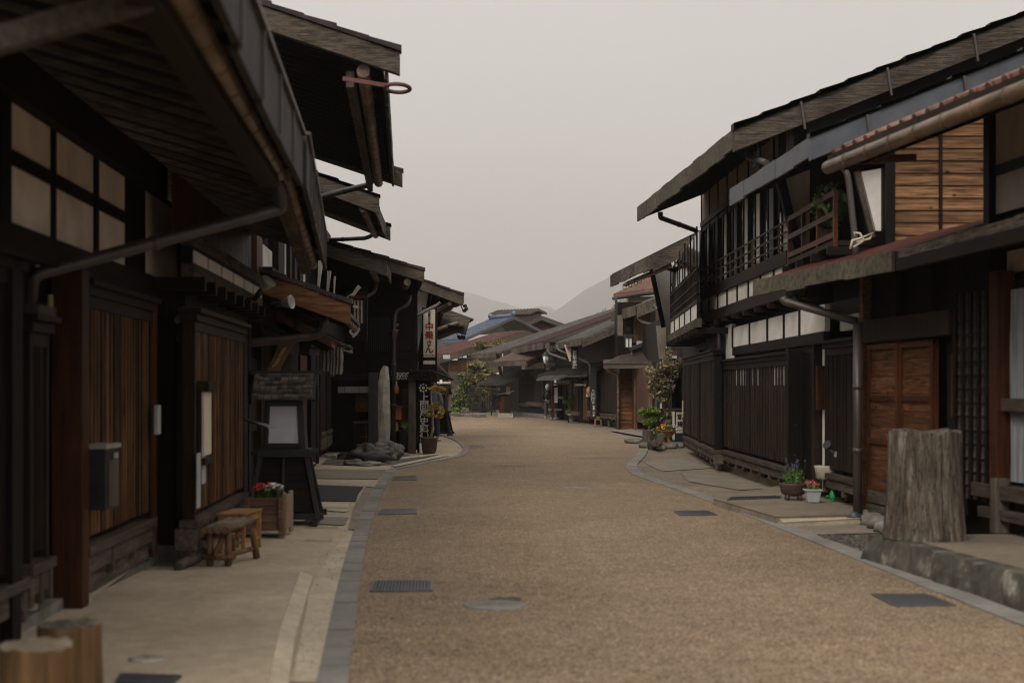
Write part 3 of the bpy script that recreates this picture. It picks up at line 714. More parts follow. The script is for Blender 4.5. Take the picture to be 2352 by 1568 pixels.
# ---- L1: nearest low house
f1 = Fr((-2.85, 5.5), (-3.22, 13.1))
h = house('townhouse', 'nearest left townhouse with tan plaster panels under deep eaves and a red-brown post', f1)
L1 = f1.L
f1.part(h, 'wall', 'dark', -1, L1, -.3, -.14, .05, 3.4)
f1.part(h, 'wall_beam', 'dark_y', -1, L1, -.13, .03, 2.40, 2.58)
f1.part(h, 'wall_beam', 'soot', -1, L1, -.13, .05, 3.34, 3.62)
f1.part(h, 'wall_beam', 'dark_y', f1.U(20), f1.U(300), -.10, -.035, 2.955, 3.05)
zt, zb = 3.34, 2.60
for a, b in ((28, 121), (131, 219), (229, 291)):
    f1.part(h, 'plaster_panel', 'plaster_warm', f1.U(a, -.05), f1.U(b, -.05), -.12, -.05, 3.05, zt)
    f1.part(h, 'plaster_panel', 'plaster_warm', f1.U(a, -.05), f1.U(b, -.05), -.12, -.05, zb, 2.96)
f1.part(h, 'plaster_panel', 'plaster_warm', f1.U(335, -.05), f1.U(409, -.05), -.12, -.05, 2.62, zt)
for a, b in ((0, 27), (122, 130), (220, 228), (292, 334), (410, 441)):
    f1.part(h, 'post', 'dark', f1.U(a, -.03), f1.U(b, -.03), -.13, -.03, 2.585, 3.335)
for a, b, mt, top in ((118, 190, 'orange', 2.42), (362, 401, 'brown_dull', 2.5), (404, 440, 'dark', 2.6)):
    post(f1, h, a, b, mt, .06, top)
f1.part(h, 'post', 'orange', f1.U(345, .03), f1.U(356, .03), -.1, .05, .12, 2.4)
f1.part(h, 'post', 'dark', f1.U(5, 0), f1.U(70, 0) - .4, -.1, .06, .1, 2.4)
lw = lattice(f1, h, f1.U(196, .04), f1.U(346, .04), .04, .47, 2.26, 1.75, 21, 'brown', 'brown_dull', 'sill')
lattice(f1, h, f1.U(76, .03), f1.U(119, .03), .0, .50, 1.95, 1.35, 9, 'brown_dull', 'brown_dull', 'sill')
lattice(f1, h, f1.U(-90, .03), f1.U(52, .03), .02, .45, 2.3, 1.5, 24, 'brown_dull', 'dark_y', 'sill')
f1.part(h, 'foundation', 'stone', -1, L1, -.25, -.02, -.01, .16)
f1.part(h, 'base_board', 'weather_y', f1.U(196), f1.U(346), -.02, .02, .12, .27)
f1.part(h, 'lintel', 'sill', f1.U(76, .03), f1.U(118, .03), -.05, .06, 2.02, 2.12)
# eaves of L1
inw = (-.995, .06)
E0 = V((-1.09, 4.2, 3.42)); E1 = V((-1.58, 10.35, 3.40))
r1 = roof(h, E0, E1, inw, 2.6, .30, .07, 'metal', .34, 'roof_dark', .95, edge='pipe', gutter=.058, gin=.11, gdz=-.27, raft=.5, rh=.045, under='raft')
MB().beam(V((-1.30, 4.2, 3.13)), V((-1.69, 9.9, 3.09)), .13, .2).build('eave_beam', 'brown_dull', h, .008)
MB().beam(W(-200, 150, 5.15), W(350, -8, 5.35), .09, .095).build('bracket_arm', 'sill', h, .008)
for yy in (): MB().beam(V((-3.1, yy, 3.28)), V((-1.75 if yy < 10 else -2.0, yy, 3.10)), .1, .12).build('bracket_arm', 'dark_x', h)
pipe(h, [(-1.68, 10.2, 3.1), (-1.70, 10.5, 2.92), (-1.80, 10.42, 2.88), W(75, 632, 9.4), W(70, 690, 9.42)], .045, 'pipe')
pipe(h, [W(68, 640, 9.35), W(68, 1385, 9.25)], .036, 'pipe')
MB().tube([W(68, 1380, 9.25), W(68, 1475, 9.25)], .05, 12).build('pipe_sleeve', 'pipe_grey', h)
# wall furniture
def wallbox(name, px0, px1, py0, py1, Y, depth, mat, label, cat, bev=.006):
    a = W(px0, py1, Y); b = W(px1, py0, Y); return solo(MB().box((a.x, Y, a.z), (b.x, Y + depth, b.z)), name, mat, label, cat, ((a.x + b.x) / 2, Y + depth / 2, a.z), bevel=bev)
t = thing('mailbox', 'black steel mailbox with pale lid hung on the nearest left lattice', 'mailbox', W(220, 1175, 10.0))
a = W(193, 1172, 9.95); b = W(243, 1032, 9.95)
MB().box((a.x, 9.95, a.z), (b.x, 10.28, b.z)).build('box', 'iron', t, .006)
MB().box((a.x - .01, 9.93, b.z + .003), (b.x + .012, 10.30, b.z + .035)).build('lid', 'pipe_grey', t, .004)
MB().box((b.x + .002, 10.0, a.z + .02), (b.x + .009, 10.25, b.z - .08)).build('front_plate', 'pipe', t)
MB().box((b.x + .012, 10.1, b.z - .07), (b.x + .018, 10.2, b.z - .03)).build('lock', 'pipe_grey', t)
o = MB(); o.poly([W(133, 895, 9.8), W(151, 895, 9.8), W(137, 930, 9.8)], .012, (0, 1, 0)); solo(o, 'triangular_plate', 'pipe', 'small grey triangular plate on the red-brown post', 'plate')
wallbox('name_plate', 109, 119, 676, 728, 9.3, .03, 'yellow', 'narrow yellow plate high beside the nearest left post', 'plate')
o = MB(); o.tube([W(80, 565, 9.3), W(80, 590, 9.3)], .018); o.tube([W(86, 592, 9.32), W(86, 612, 9.32)], .014); solo(o, 'insulator', 'white', 'two white porcelain insulators at the top of the nearest downpipe', 'insulator')
t = thing('wall_lamp', 'small round wall lamp with amber lens between the two dark posts', 'lamp', W(414, 790, 12.9))
MB().box(W(404, 785, 12.93), W(424, 768, 12.99)).build('lamp_body', 'iron', t, .004)
MB().lathe(W(414, 778, 12.93), [(.03, 0), (.022, .012)], 16, (0, -1, 0)).build('lens', 'flowerpot', t)
t = thing('security_camera', 'white outdoor camera bracket under the eaves of the second left house', 'camera', W(412, 745, 13.0))
MB().beam(W(404, 742, 13), W(424, 716, 13), .05, .06).build('camera_body', 'pipe_grey', t, .01)
MB().box(W(416, 735, 13.02), W(424, 705, 13.06)).build('mount', 'pipe', t)

# ---- L2: second house with brown lattice
f2 = Fr((-3.22, 13.1), (-3.55, 19.0))
h = house('townhouse', 'left townhouse with bright brown lattice and a row of small white panels', f2)
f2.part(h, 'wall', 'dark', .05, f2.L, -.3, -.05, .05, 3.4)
w = .35
lattice(f2, h, f2.U(444, w), f2.U(560, w), w, .42, 2.2, 1.62, 32, 'brown', 'brown_dull', 'sill')
f2.part(h, 'wall', 'dark', .05, f2.U(597, w), -.05, w - .15, .2, 2.55, label='dark boarded bay behind the lattice')
u0, u1 = f2.U(441, w), f2.U(600, w)
f2.part(h, 'band_board', 'weather_y', u0, u1, w - .1, w + .03, 2.865, 2.98, .004)
f2.part(h, 'band_board', 'weather_y', u0, u1, w - .1, w + .02, 2.585, 2.70, .004)
f2.part(h, 'wall_beam', 'dark_y', u0, u1, w - .1, w, 2.70, 2.865)
k = 6
for i in range(k):
    a = u0 + (u1 - u0) * i / k + .05; b = u0 + (u1 - u0) * (i + 1) / k - .05
    f2.part(h, 'plaster_panel', 'plaster', a, b, w, w + .012, 2.715, 2.825)
for i in range(9):
    u = u0 + (u1 - u0) * i / 8; f2.part(h, 'floor_joist', 'dark_x', u - .05, u + .05, w - .6, w + .12, 2.46, 2.58)
planks(f2, h, 'wall_boards', 'orange', u0, u1, w - .15, 2.98, 3.5, .22, True)
f2.part(h, 'plaster_panel', 'plaster', f2.U(604, .1), f2.U(625, .1), .02, .1, 3.25, 3.62)
f2.part(h, 'post', 'orange', f2.U(590, .2), f2.U(603, .2), 0, .2, 2.5, 3.6)
E0 = V((-1.56, 10.4, 3.42)); E1 = V((-2.38, 17.8, 3.40))
r2 = roof(h, E0, E1, inw, 1.9, .30, .07, 'metal', .34, 'roof_dark', .8, edge='pipe', gutter=.055, gin=.11, gdz=-.27, rh=.045, raft=.5, under='raft', barge=.18, bmat='weather', ext=.02)
MB().beam(V((-1.72, 10.5, 3.1)), V((-2.55, 17.6, 3.08)), .11, .16).build('eave_beam', 'weather_y', h)
# second-house wall things
t = thing('notice_board', 'narrow framed white notice board hung on the brown lattice', 'notice board', W(460, 1035, 13.6))
f = Fr((-3.22 + .36, 13.1), (-3.55 + .36, 19.0))
ua, ub = f.U(456), f.U(473)
f.part(t, 'board', 'cream', ua, ub, .03, .05, .98, 1.56)
fb = MB(); f.box(fb, ua - .05, ub + .05, .0, .03, .9, 1.66); f.box(fb, ua - .05, ub + .05, .03, .1, 1.58, 1.66); f.box(fb, ua - .05, ub + .05, .03, .07, .9, .96); fb.build('frame', 'brown_dull', t)
for (p0, p1, y0, y1, nm, lb) in ((443, 452, 1040, 1165, 'paper_notice', 'long white paper notice hanging below the notice board'), (455, 464, 1045, 1110, 'paper_notice', 'short white paper notice hanging below the notice board')):
    a, b = f.U(p0), f.U(p1); o = MB(); f.box(o, a, b, .03, .036, f.Z((p0 + p1) / 2, y1), f.Z((p0 + p1) / 2, y0)); solo(o, nm, 'pot_grey', lb, 'paper notice')
a, b = f1.U(357, .12), f1.U(364, .12)
o = MB(); f1.box(o, a, b, .11, .14, 1.2, 1.45); solo(o, 'door_tag', 'pot_grey', 'small white tag on the edge of the nearest left lattice frame', 'tag')
def spot(bx, by, hx, hy, Y, aim, label, rr):
    B = W(bx, by, Y); H_ = W(hx, hy, Y - .25); t = thing('spotlight', label, 'spotlight', B, 'spotlights on the second left house')
    MB().box(B - V((.03, .04, .09)), B + V((.0, .04, .09))).build('mount', 'iron', t)
    MB().tube([B, B + V((.08, -.03, -.01)), B + V((.14, -.06, -.03))], .012).build('arm', 'iron', t)
    d = V(aim).normalized(); N = B + V((.14, -.06, -.03)); e = N + d * .17
    MB().tube([N, e], .035, 14).build('lamp_neck', 'iron', t)
    hd = MB().lathe(e, [(.035, 0), (.055, .04), (rr, .12), (rr + .004, .13), (rr - .01, .125), (.03, .06)], 20, d, cap=False).build('reflector', 'chrome', t)
    MB().lathe(e, [(rr - .012, .118), (rr - .012, .122)], 20, d).build('bulb_face', 'pot_grey', hd)
spot(558, 683, 576, 652, 16.2, (.35, -.2, .4), 'silver spotlight tilted upward on the band board of the second left house', .085)
spot(598, 697, 632, 690, 18.0, (1, -.35, .15), 'spotlight turned toward the street at the far end of the band board', .085)
f2.part(h, 'foundation', 'stone', 0, f2.L, -.2, .15, -.01, .15)

# ---- L3: tall two-storey house
f3 = Fr((-3.55, 19.0), (-4.02, 28.2))
h = house('townhouse', 'tall dark townhouse on the left with an iron hook under its roof', f3)
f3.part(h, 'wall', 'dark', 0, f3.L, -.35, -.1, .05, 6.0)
MB().box((-7.5, 17.75, 3.3), (-3.3, 17.85, 5.9)).build('side_wall', 'soot', h)
f3.part(h, 'doorway', 'void', .1, 2.6, -.09, -.05, .1, 2.3)
post(f3, h, 590, 601, 'brown_dull', .08, 2.5, -.1, .06)
post(f3, h, 566, 573, 'brown_dull', .08, 2.5, -.1, .08)
f3.part(h, 'door_panel', 'orange', f3.U(686), f3.U(702), -.1, .03, .15, 2.2)
f3.part(h, 'door_panel', 'brown_dull', f3.U(640), f3.U(684), -.1, .0, .15, 2.2)
for (a, b) in ((703, 715), (717, 722)): f3.part(h, 'post', 'dark', f3.U(a), f3.U(b), -.1, .1, .05, 2.5)
f3.part(h, 'lattice_screen', 'dark', f3.U(572), f3.U(600), -.05, -.0, 1.0, 2.0)
f3.part(h, 'wall_beam', 'dark_y', 0, f3.L, -.1, .05, 2.5, 2.75)
f3.part(h, 'wall', 'dark', .4, f3.L, -.1, .3, 2.9, 3.25, label='projecting upper floor sill wall')
for i, (a, b) in enumerate(((655, 665), (672, 676), (684, 688), (697, 701))):
    f3.part(h, 'paper_strip', 'plaster', f3.U(a, .12), f3.U(b, .12), .05, .12, 3.2, 4.25)
for a, b in ((640, 653), (666, 671), (677, 683), (689, 696)): f3.part(h, 'lattice_bar', 'brown_dull', f3.U(a, .18), f3.U(b, .18), .02, .18, 3.2, 4.4)
E0 = V((-1.63, 17.9, 5.84)); E1 = V((-2.33, 27.4, 5.80))
roof(h, E0, E1, (-1, -.06), 3.4, .325, .09, 'metal_brown', .34, 'weather_y', .8, barge=.26, bmat='weather', barge_far=True, gutter=.085, gin=.24, gdz=-.26, raft=.35, ext=.22, topstrip=.05, bth=.12)
MB().beam(V((-2.05, 18.0, 5.5)), V((-2.72, 27.3, 5.46)), .1, .2).build('eave_beam', 'weather_y', h)
pipe(h, [(-2.55, 27.2, 5.5), W(857, 408, 27.6), W(850, 424, 27.8), W(735, 452, 29), W(640, 480, 30)], .06)
t = thing('iron_hook', 'red-rusted iron rod with a ring at its tip, reaching out from the tall left roof', 'iron hook', W(800, 182, 19.6))
MB().beam(W(790, 181, 17.6), W(890, 197, 17.3), .06, .05).build('rod', 'rust', t)
c = W(913, 203, 17.2); mb = MB(); mb.tube([c + V((math.cos(a) * .15, math.sin(a) * .3, -.0 + math.sin(a) * .012)) for a in [2 * math.pi * k / 20 for k in range(21)]], .025, 8, caps=False); mb.build('ring', 'rust', t)
# lower canopy of L3
P0 = W(785, 716, 19.0)
cr = roof(h, V((P0.x, 19.0, P0.z + .12)), V((P0.x - .35, 24.6, P0.z + .1)), (-1, -.05), 1.6, .36, .06, 'metal_brown', None, barge=.26, bmat='barge', gutter=.05, gin=.08, gdz=-.1, raft=.4, ext=.12, bth=.08, topstrip=.05)
pipe(h, [W(745, 730, 19.3), W(742, 762, 19.3), W(715, 772, 19.3), W(568, 788, 19.2), W(560, 800, 19.2)], .06)
# little tiled canopy beyond it
Q = W(806, 796, 23.5); Q0 = W(760, 790, 22.0)
roof(h, V((Q.x - .15, 22.2, Q.z)), V((Q.x - .25, 26, Q.z)), (-1, -.05), 1.2, .5, .05, 'tile_red', None, rib=.14, ribh=.05, raft=.3)
# doors farther on
f3b = Fr((-4.02, 28.2), (-4.38, 34.6))
for a, b, z in ((735, 745, 2.4), (748, 757, 2.4)): pass

# ---- L4: next two-storey house
h = house('townhouse', 'dark townhouse with white-striped upper wall, just before the liquor shop', f3b)
f3b.part(h, 'wall', 'dark', .02, f3b.L + 1, -.3, -.1, .05, 5.4)
f3b.part(h, 'door_panel', 'brown_dull', f3b.U(734), f3b.U(746), -.1, .02, .2, 2.3)
f3b.part(h, 'door_panel', 'brown_dull', f3b.U(749), f3b.U(759), -.1, .02, .2, 2.3)
f3b.part(h, 'door_panel', 'orange', f3b.U(716), f3b.U(722), -.1, .02, .2, 2.3)
for a, b in ((734, 746), (749, 759)):
    f3b.part(h, 'base_board', 'weather_y', f3b.U(a), f3b.U(b), .02, .05, .25, .5)
    f3b.part(h, 'base_board', 'weather_y', f3b.U(a), f3b.U(b), .02, .06, .53, .62)
f3b.part(h, 'wall', 'dark', 0, f3b.L, -.1, .3, 2.7, 3.3, label='projecting upper floor sill wall')
ST = [(712, 722, 598, 700), (734, 752, 590, 700), (757, 766, 640, 706)]
for px0, px1, y0, y1 in ((727, 741, 598, 700), (748, 760, 622, 706), (765, 770, 634, 710)):
    Y = 29.3; a = W(px0, y1, Y); b = W(px1, y0, Y); k = .06 * (px1 - px0) / 14
    MB().poly([V((a.x, Y, a.z)), V((b.x - k * 2.0, Y, a.z)), V((b.x, Y, b.z)), V((a.x + k * .6, Y, b.z))], .1, (0, 1, 0)).build('plaster_panel', 'plaster' if px0 < 740 else 'plaster_tan', h)
E0 = V((-2.88, 29.3, 5.52)); E1 = V((-3.05, 33.9, 5.46))
roof(h, E0, E1, (-1, 0), 2.4, .38, .08, 'metal_brown', .3, 'weather_y', .8, barge=.3, bmat='weather', gutter=.07, gin=.2, gdz=-.24, raft=.4, ext=.15, topstrip=.05, barge_far=True)
pipe(h, [W(857, 520, 33.9), W(856, 540, 34), W(840, 547, 34), W(735, 552, 34.5)], .05)
# lower roof of L4
a = W(884, 612, 31.2)
roof(h, V((a.x, 31.2, a.z + .03)), V((a.x - .12, 33.6, a.z)), (-1, 0), 2.0, .33, .06, 'metal_brown', .22, 'weather_y', .6, barge=.24, bmat='weather', gutter=.07, gin=.28, gdz=-.12, raft=.4, ext=.02)
pipe(h, [W(862, 648, 33), W(861, 668, 33), W(845, 678, 32.8), W(790, 700, 32)], .055)

# ---- hanging signs and cloths
f = Fr((-4.0, 27.5), (-3.3, 27.5)) 
t = thing('hanging_signboard', 'slanting golden wooden signboard with carved writing above the andon lamp', 'signboard', W(640, 855, 19.6))
o = MB(); c = [W(608, 862, 19.5), W(641, 850, 19.9), W(678, 783, 20.3), W(640, 790, 19.9)]; o.poly(c, .05, (0, 1, 0)); bd = o.build('board', 'signwood', t, .008)
rv = (c[1] - c[0]).normalized(); uv = (c[2] - c[1]).normalized()
text('寿茶房', .17, 'gold', t, (c[0] + c[1] + c[2] + c[3]) / 4 + V((0, -.035, 0)) , rv, uv, vertical=True, depth=.006, bold=.004, line=.72)
for i in (0, 1): MB().tube([c[3 - i] , c[3 - i] + V((0, 0, .35))], .006).build('cord', 'iron', t)
t = thing('hanging_sign', 'black framed board with white brushwork and slatted lantern box under the left eaves', 'signboard', W(825, 770, 29.0))
a = W(796, 782, 29); b = W(843, 668, 29)
MB().box((a.x, 29, a.z), (b.x, 29.08, b.z)).build('board', 'dark_x', t)
fr_ = MB()
for px in (803, 811, 819, 827, 835): p = W(px, 745, 28.96); q = W(px, 682, 28.96); fr_.beam(p, q, .03, .03, up=(0, 1, 0))
fr_.beam(W(800, 682, 28.96), W(838, 682, 28.96), .04, .05); fr_.build('lantern_frame', 'orange', t)
for px in (815, 823, 831): MB().box(W(px - 2.5, 742, 28.985), W(px + 2.5, 690, 28.995)).build('paper_strip', 'plaster', t)
def stroke(pts, wd, Y, root, mat='ltr'):
    mb = MB(); P = [W(x, y, Y) for x, y in pts]; n = len(P); L = []; Rr = []
    for i, p in enumerate(P):
        d = (P[min(n - 1, i + 1)] - P[max(0, i - 1)]).normalized(); nn = V((d.z, 0, -d.x)); k = wd[i] / F * Y / 2
        L.append(p + nn * k); Rr.append(p - nn * k)
    for i in range(n - 1): mb.poly([L[i], L[i + 1], Rr[i + 1], Rr[i]], .02, (0, 1, 0))
    return mb.build('brush_stroke', mat, root)
stroke([(797, 687), (803, 684), (812, 676), (820, 664), (826, 657)], [9, 12, 8, 8, 10], 28.94, t)
stroke([(805, 684), (806, 692), (807, 697)], [8, 8, 8], 28.94, t)
stroke([(811, 702), (817, 705), (824, 704)], [5, 8, 6], 28.94, t)
stroke([(816, 765), (810, 768), (804, 762), (808, 754), (816, 751), (822, 750), (824, 756), (818, 766), (810, 775)], [3, 6, 6, 6, 6, 7, 7, 6, 3], 28.94, t)
t = thing('cloth_banner', 'faded grey-brown cloth with split hem hanging below the small tiled canopy', 'cloth banner', W(762, 858, 22.6))
for (x0, x1, yb, dy) in ((738, 757, 852, 0), (758, 770, 860, 3), (771, 786, 855, 6)):
    mb = MB(); nx, nz = 10, 18; vs = []; fs = []
    for j in range(nz + 1):
        for i in range(nx + 1):
            x = x0 + (x1 - x0) * i / nx + math.sin(j * .6 + i) * .6; y = 795 + dy * .5 + (yb - 795 + 3 * math.sin(i * 1.1)) * j / nz
            p = W(x + (2 * (j / nz) if x1 < 760 else 0), y, 22.6); p.y += .05 * math.sin(i * 1.3 + j * .1); vs.append(p)
    for j in range(nz):
        for i in range(nx): fs.append((j * (nx + 1) + i, j * (nx + 1) + i + 1, (j + 1) * (nx + 1) + i + 1, (j + 1) * (nx + 1) + i))
    mb.add(vs, fs, True); o = mb.build('cloth', 'cloth', t); md = o.modifiers.new('s', 'SOLIDIFY'); md.thickness = .012
MB().tube([W(734, 793, 22.6), W(792, 801, 22.6)], .015).build('rod', 'iron', t)
t = thing('small_cloth', 'short grey rag fringe hanging left of the split cloth', 'cloth', W(722, 815, 22.3))
for x0, x1 in ((711, 721), (722, 734)): MB().box(W(x0, 816, 22.3), W(x1, 800, 22.32)).build('cloth', 'cloth', t)
MB().tube([W(708, 799, 22.3), W(737, 800, 22.3)], .012).build('rod', 'iron', t)
t = thing('beaded_pole', 'dark beaded rope pole along the edge of the small tiled canopy', 'rope', W(780, 797, 23)) 
for i in range(9): MB().lathe(W(758 + i * 5.5, 789 + i * 1.2, 23), [(.005, -.05), (.045, -.02), (.045, .02), (.005, .05)], 8).build('bead', 'iron', t)
t = thing('plum_sign', 'plum-coloured shield-shaped sign sticking out from the dark doorway', 'sign', W(575, 925, 18.6))
o = MB(); o.poly([W(564, 850, 18.6), W(586, 853, 18.4), W(588, 895, 18.4), W(578, 928, 18.4), W(564, 930, 18.6)], .05, (0, 1, 0)); o.build('board', 'purple', t, .008)
MB().beam(W(583, 856, 18.38), W(583, 908, 18.38), .02, .02, up=(0, 1, 0)).build('rim', 'pipe', t)
o = MB(); o.beam(W(566, 963, 17.0), W(625, 982, 16.2), .1, .02); solo(o, 'tilted_board', 'pipe_grey', 'pale narrow board sticking out behind the andon lamp', 'board')

# ---- things on the left pavement
M['shingle'] = stuff('wood_shingle', (.06, .05, .042), (.17, .145, .122), (1, 6, 6), 3, .9, .5, spec=.1, island=.6)
def andon(loc, rz, H, label, paper_mat, name='andon_lamp', txt=None, roofm='shingle', group=None):
    """standing street lantern: flared clapboard base, framed paper box, shingled roof"""
    t = thing(name, label, 'street lantern', loc, group); s = H / 1.72
    def T(mb):
        m = Matrix.Rotation(rz, 3, 'Z'); mb.v = [m @ (v * s) + V(loc) for v in mb.v]; return mb
    zb, zm, zt = .07, .80, 1.42
    def w_(z): return .36 + (.215 - .36) * (z - zb) / (zt - zb) if z > zm else .40 + (.255 - .40) * (z - zb) / (zm - zb)
    b = MB(); n = 7
    for i in range(n):
        z0 = zb + .08 + (zm - zb - .12) * i / n; z1 = zb + .08 + (zm - zb - .12) * (i + 1) / n + .008; a, c = w_(z0) - .012, w_(z1) - .03
        b.hexa([(-a, -a * .8, z0), (a, -a * .8, z0), (a, a * .8, z0), (-a, a * .8, z0), (-c, -c * .8, z1), (c, -c * .8, z1), (c, c * .8, z1), (-c, c * .8, z1)])
    T(b).build('clapboard_base', 'dark_x', t)
    c = MB()
    for sx in (-1, 1):
        for sy in (-1, 1):
            c.beam((sx * w_(zb), sy * w_(zb) * .8, zb), (sx * w_(zm), sy * w_(zm) * .8, zm), .05, .05, up=(0, 1, 0))
    c.beam((0, -w_(zb) * .8 - .01, zb), (0, -w_(zm) * .8 - .01, zm), .03, .02, up=(0, 1, 0))
    T(c).build('corner_posts', 'black', t, .004)
    f = MB()
    for sy in (-1, 1): f.beam((-.46, sy * .30, .10), (.46, sy * .30, .10), .06, .07)
    for sx in (-1, 1): f.beam((sx * .36, -.42, .03), (sx * .36, .42, .03), .07, .06)
    T(f).build('foot_frame', 'black', t, .004)
    m = MB(); m.box((-.30, -.26, zm - .03), (.30, .26, zm + .06)); m.beam((-.37, -.22, zm + .02), (.37, -.22, zm + .02), .05, .06); m.beam((-.37, .22, zm + .02), (.37, .22, zm + .02), .05, .06)
    T(m).build('waist_frame', 'black', t, .006)
    a, e = .25, .215
    lb = MB(); lb.hexa([(-a, -a * .8, zm + .061), (a, -a * .8, zm + .061), (a, a * .8, zm + .061), (-a, a * .8, zm + .061), (-e, -e * .8, zt), (e, -e * .8, zt), (e, e * .8, zt), (-e, e * .8, zt)])
    bx = T(lb).build('lamp_box', 'black', t, .006)
    def fp(x, z, k=.012):
        q = a + (e - a) * (z - zm - .06) / (zt - zm - .06); return V((x * q, -q * .8 - k, z))
    pn = MB().poly([fp(-.70, zm + .13), fp(.70, zm + .13), fp(.70, zt - .07), fp(-.70, zt - .07)], .008, (0, 1, 0)); T(pn).build('lamp_panel', paper_mat, t)
    fm = MB()
    for q, r_ in (((-.78, zm + .10), (-.78, zt - .03)), ((.78, zm + .10), (.78, zt - .03)), ((-.78, zm + .11), (.78, zm + .11)), ((-.78, zt - .045), (.78, zt - .045))):
        fm.beam(fp(*q, .02), fp(*r_, .02), .035, .03, up=(0, 1, 0))
    T(fm).build('panel_frame', 'black', t, .003)
    zr = zt + .33
    rows = 6; ros = []
    for sy in (-1, 1):
        rf = MB()
        for i in range(rows):
            f0, f1_ = i / rows, (i + 1) / rows + .06; y0 = sy * (.36 - .30 * f0); y1 = sy * (.36 - .30 * min(1, f1_)); z0 = zt + .01 + .29 * f0; z1 = zt + .01 + .29 * min(1, f1_)
            x = -.34
            while x < .33:
                wd = U_(.05, .09); x1 = min(.34, x + wd); j = U_(0, .03)
                rf.hexa([(x, y0, z0), (x1 - .008, y0 * (1 + j), z0), (x1 - .008, y1, z1), (x, y1, z1), (x, y0 * (1 + j), z0 + .022 + j), (x1 - .008, y0 * (1 + j), z0 + .022 + j), (x1 - .008, y1, z1 + .008), (x, y1, z1 + .008)]); x = x1
        ros.append(T(rf).build('shingle_roof', roofm, t))
    ro = ros[0]
    rc = MB(); rc.beam((-.40, 0, zr - .01), (.40, 0, zr - .01), .13, .04)
    for sx in (-1, 1):
        rc.beam((sx * .35, -.37, zt), (sx * .35, -.02, zr - .03), .03, .04); rc.beam((sx * .35, .37, zt), (sx * .35, .02, zr - .03), .03, .04)
    T(rc).build('ridge_cap', 'black', ro)
    if txt:
        rr = Matrix.Rotation(rz, 3, 'Z') @ V((1, 0, 0)); nn = Matrix.Rotation(rz, 3, 'Z') @ V((0, -1, 0))
        z = 1.22
        for (s_, sz, dx, dz) in txt:
            P = V(loc) + (Matrix.Rotation(rz, 3, 'Z') @ (V((dx, -.205, 1.12 + dz)) * s)); text(s_, sz * s, 'ink', t, P, rr, (0, 0, 1), vertical=True, bold=.003, line=.8)
    return t
andon(G(655, 1200, .0), math.radians(4), 1.76, 'tall black street lantern with a blank grey-white panel and shingled roof beside the flower planter', 'andon')
# flower planter
t = thing('flower_planter', 'square plank planter of red and white flowers in front of the blank street lantern', 'planter', G(622, 1238))
Y = 15.2
def plank_box(t, x0, x1, y0, y1, z0, z1):
    for i in range(4):
        a = z0 + (z1 - z0) * i / 4 + .003; b = z0 + (z1 - z0) * (i + 1) / 4
        mb = MB(); mb.box((x0, y0, a), (x1, y0 + .03, b)); mb.box((x0, y1 - .03, a), (x1, y1, b)); mb.box((x0, y0 + .031, a), (x0 + .03, y1 - .031, b)); mb.box((x1 - .03, y0 + .031, a), (x1, y1 - .031, b)); mb.build('plank', 'planterwood', t, .004)
M['planterwood'] = wood('wood_planter', (.10, .055, .035), (.30, .19, .13), 'x', scale=.8, rough=.7, big=.45)
M['planterwood_y'] = wood('wood_planter_side', (.16, .11, .08), (.38, .27, .19), 'z', scale=.8, rough=.75, big=.35)
x0, x1 = W(566, 0, Y).x, W(649, 0, Y).x; plank_box(t, x0, x1, Y, Y + .48, .07, .42)
for px in (562, 640): q = W(px, 0, Y).x; MB().box((q, Y - .035, .04), (q + .05, Y - .002, .43)).build('corner_batten', 'planterwood', t, .004)
mb = MB()
mb.box((x1 + .002, Y - .03, .02), (x1 + .035, Y + .1, .47)); mb.box((x1 + .002, Y + .38, .02), (x1 + .035, Y + .52, .47)); mb.box((x1 + .002, Y + .1, .08), (x1 + .03, Y + .38, .44)); mb.build('side_panel', 'planterwood_y', t, .004)
MB().box((x0 + .03, Y + .03, .3), (x1 - .03, Y + .45, .36)).build('soil', 'soil', t)
MB().box((x0 + .04, Y + .1, .40), (x0 + .06, Y + .4, .52)).build('inner_trough_end', 'pot_brown', t); MB().box((x1 - .08, Y + .1, .40), (x1 - .06, Y + .4, .54)).build('inner_trough_end', 'pot_brown', t)
MB().leaves(((x0 + x1) / 2, Y + .25, .47), (.16, .15, .07), 420, .035).build('foliage', 'leaf', t)
for mt, xx, nn in (('fl_red', -.09, 70), ('fl_pink', .0, 45), ('fl_white', .09, 75), ('fl_white', .03, 25)):
    MB().leaves(((x0 + x1) / 2 + xx, Y + .22, .53), (.075, .12, .04), nn, .03, .8, asp=1.1).build('blossoms', mt, t)
# log bench and honey table
def legs(t, pts, r, mat):
    for a, b in pts: MB().tube([a, b], [r * 1.05, r * .95], 10).build('leg', mat, t)
t = thing('log_stool', 'low rustic stool of four round bark poles in front of the honey-coloured table', 'stool', G(510, 1308))
Y = 12.75; Y1 = 13.45; zt = .32
M['logbark'] = wood('wood_log_legs', (.08, .045, .022), (.26, .15, .08), 'z', scale=1, rough=.7, big=.4)
for i, px in enumerate((468, 483, 499, 517)):
    a = W(px, 1220, Y); a.z = zt; b = V((a.x + .10, Y1, zt + .03)); MB().tube([a, b], .034, 12).build('seat_pole', 'bamboo', t); MB().lathe(a, [(.027, -.004), (.027, .002)], 12, (0, -1, 0)).build('cut_end', 'cutend', t)
xl, xr = W(478, 0, Y).x, W(520, 0, Y).x
legs(t, [((xl, Y + .08, 0), (xl, Y + .08, .28)), ((xr, Y + .08, 0), (xr, Y + .08, .28)), ((xr + .16, Y1 - .08, 0), (xr + .12, Y1 - .08, .28)), ((xl + .1, Y1 - .08, 0), (xl + .08, Y1 - .08, .28))], .032, 'logbark')
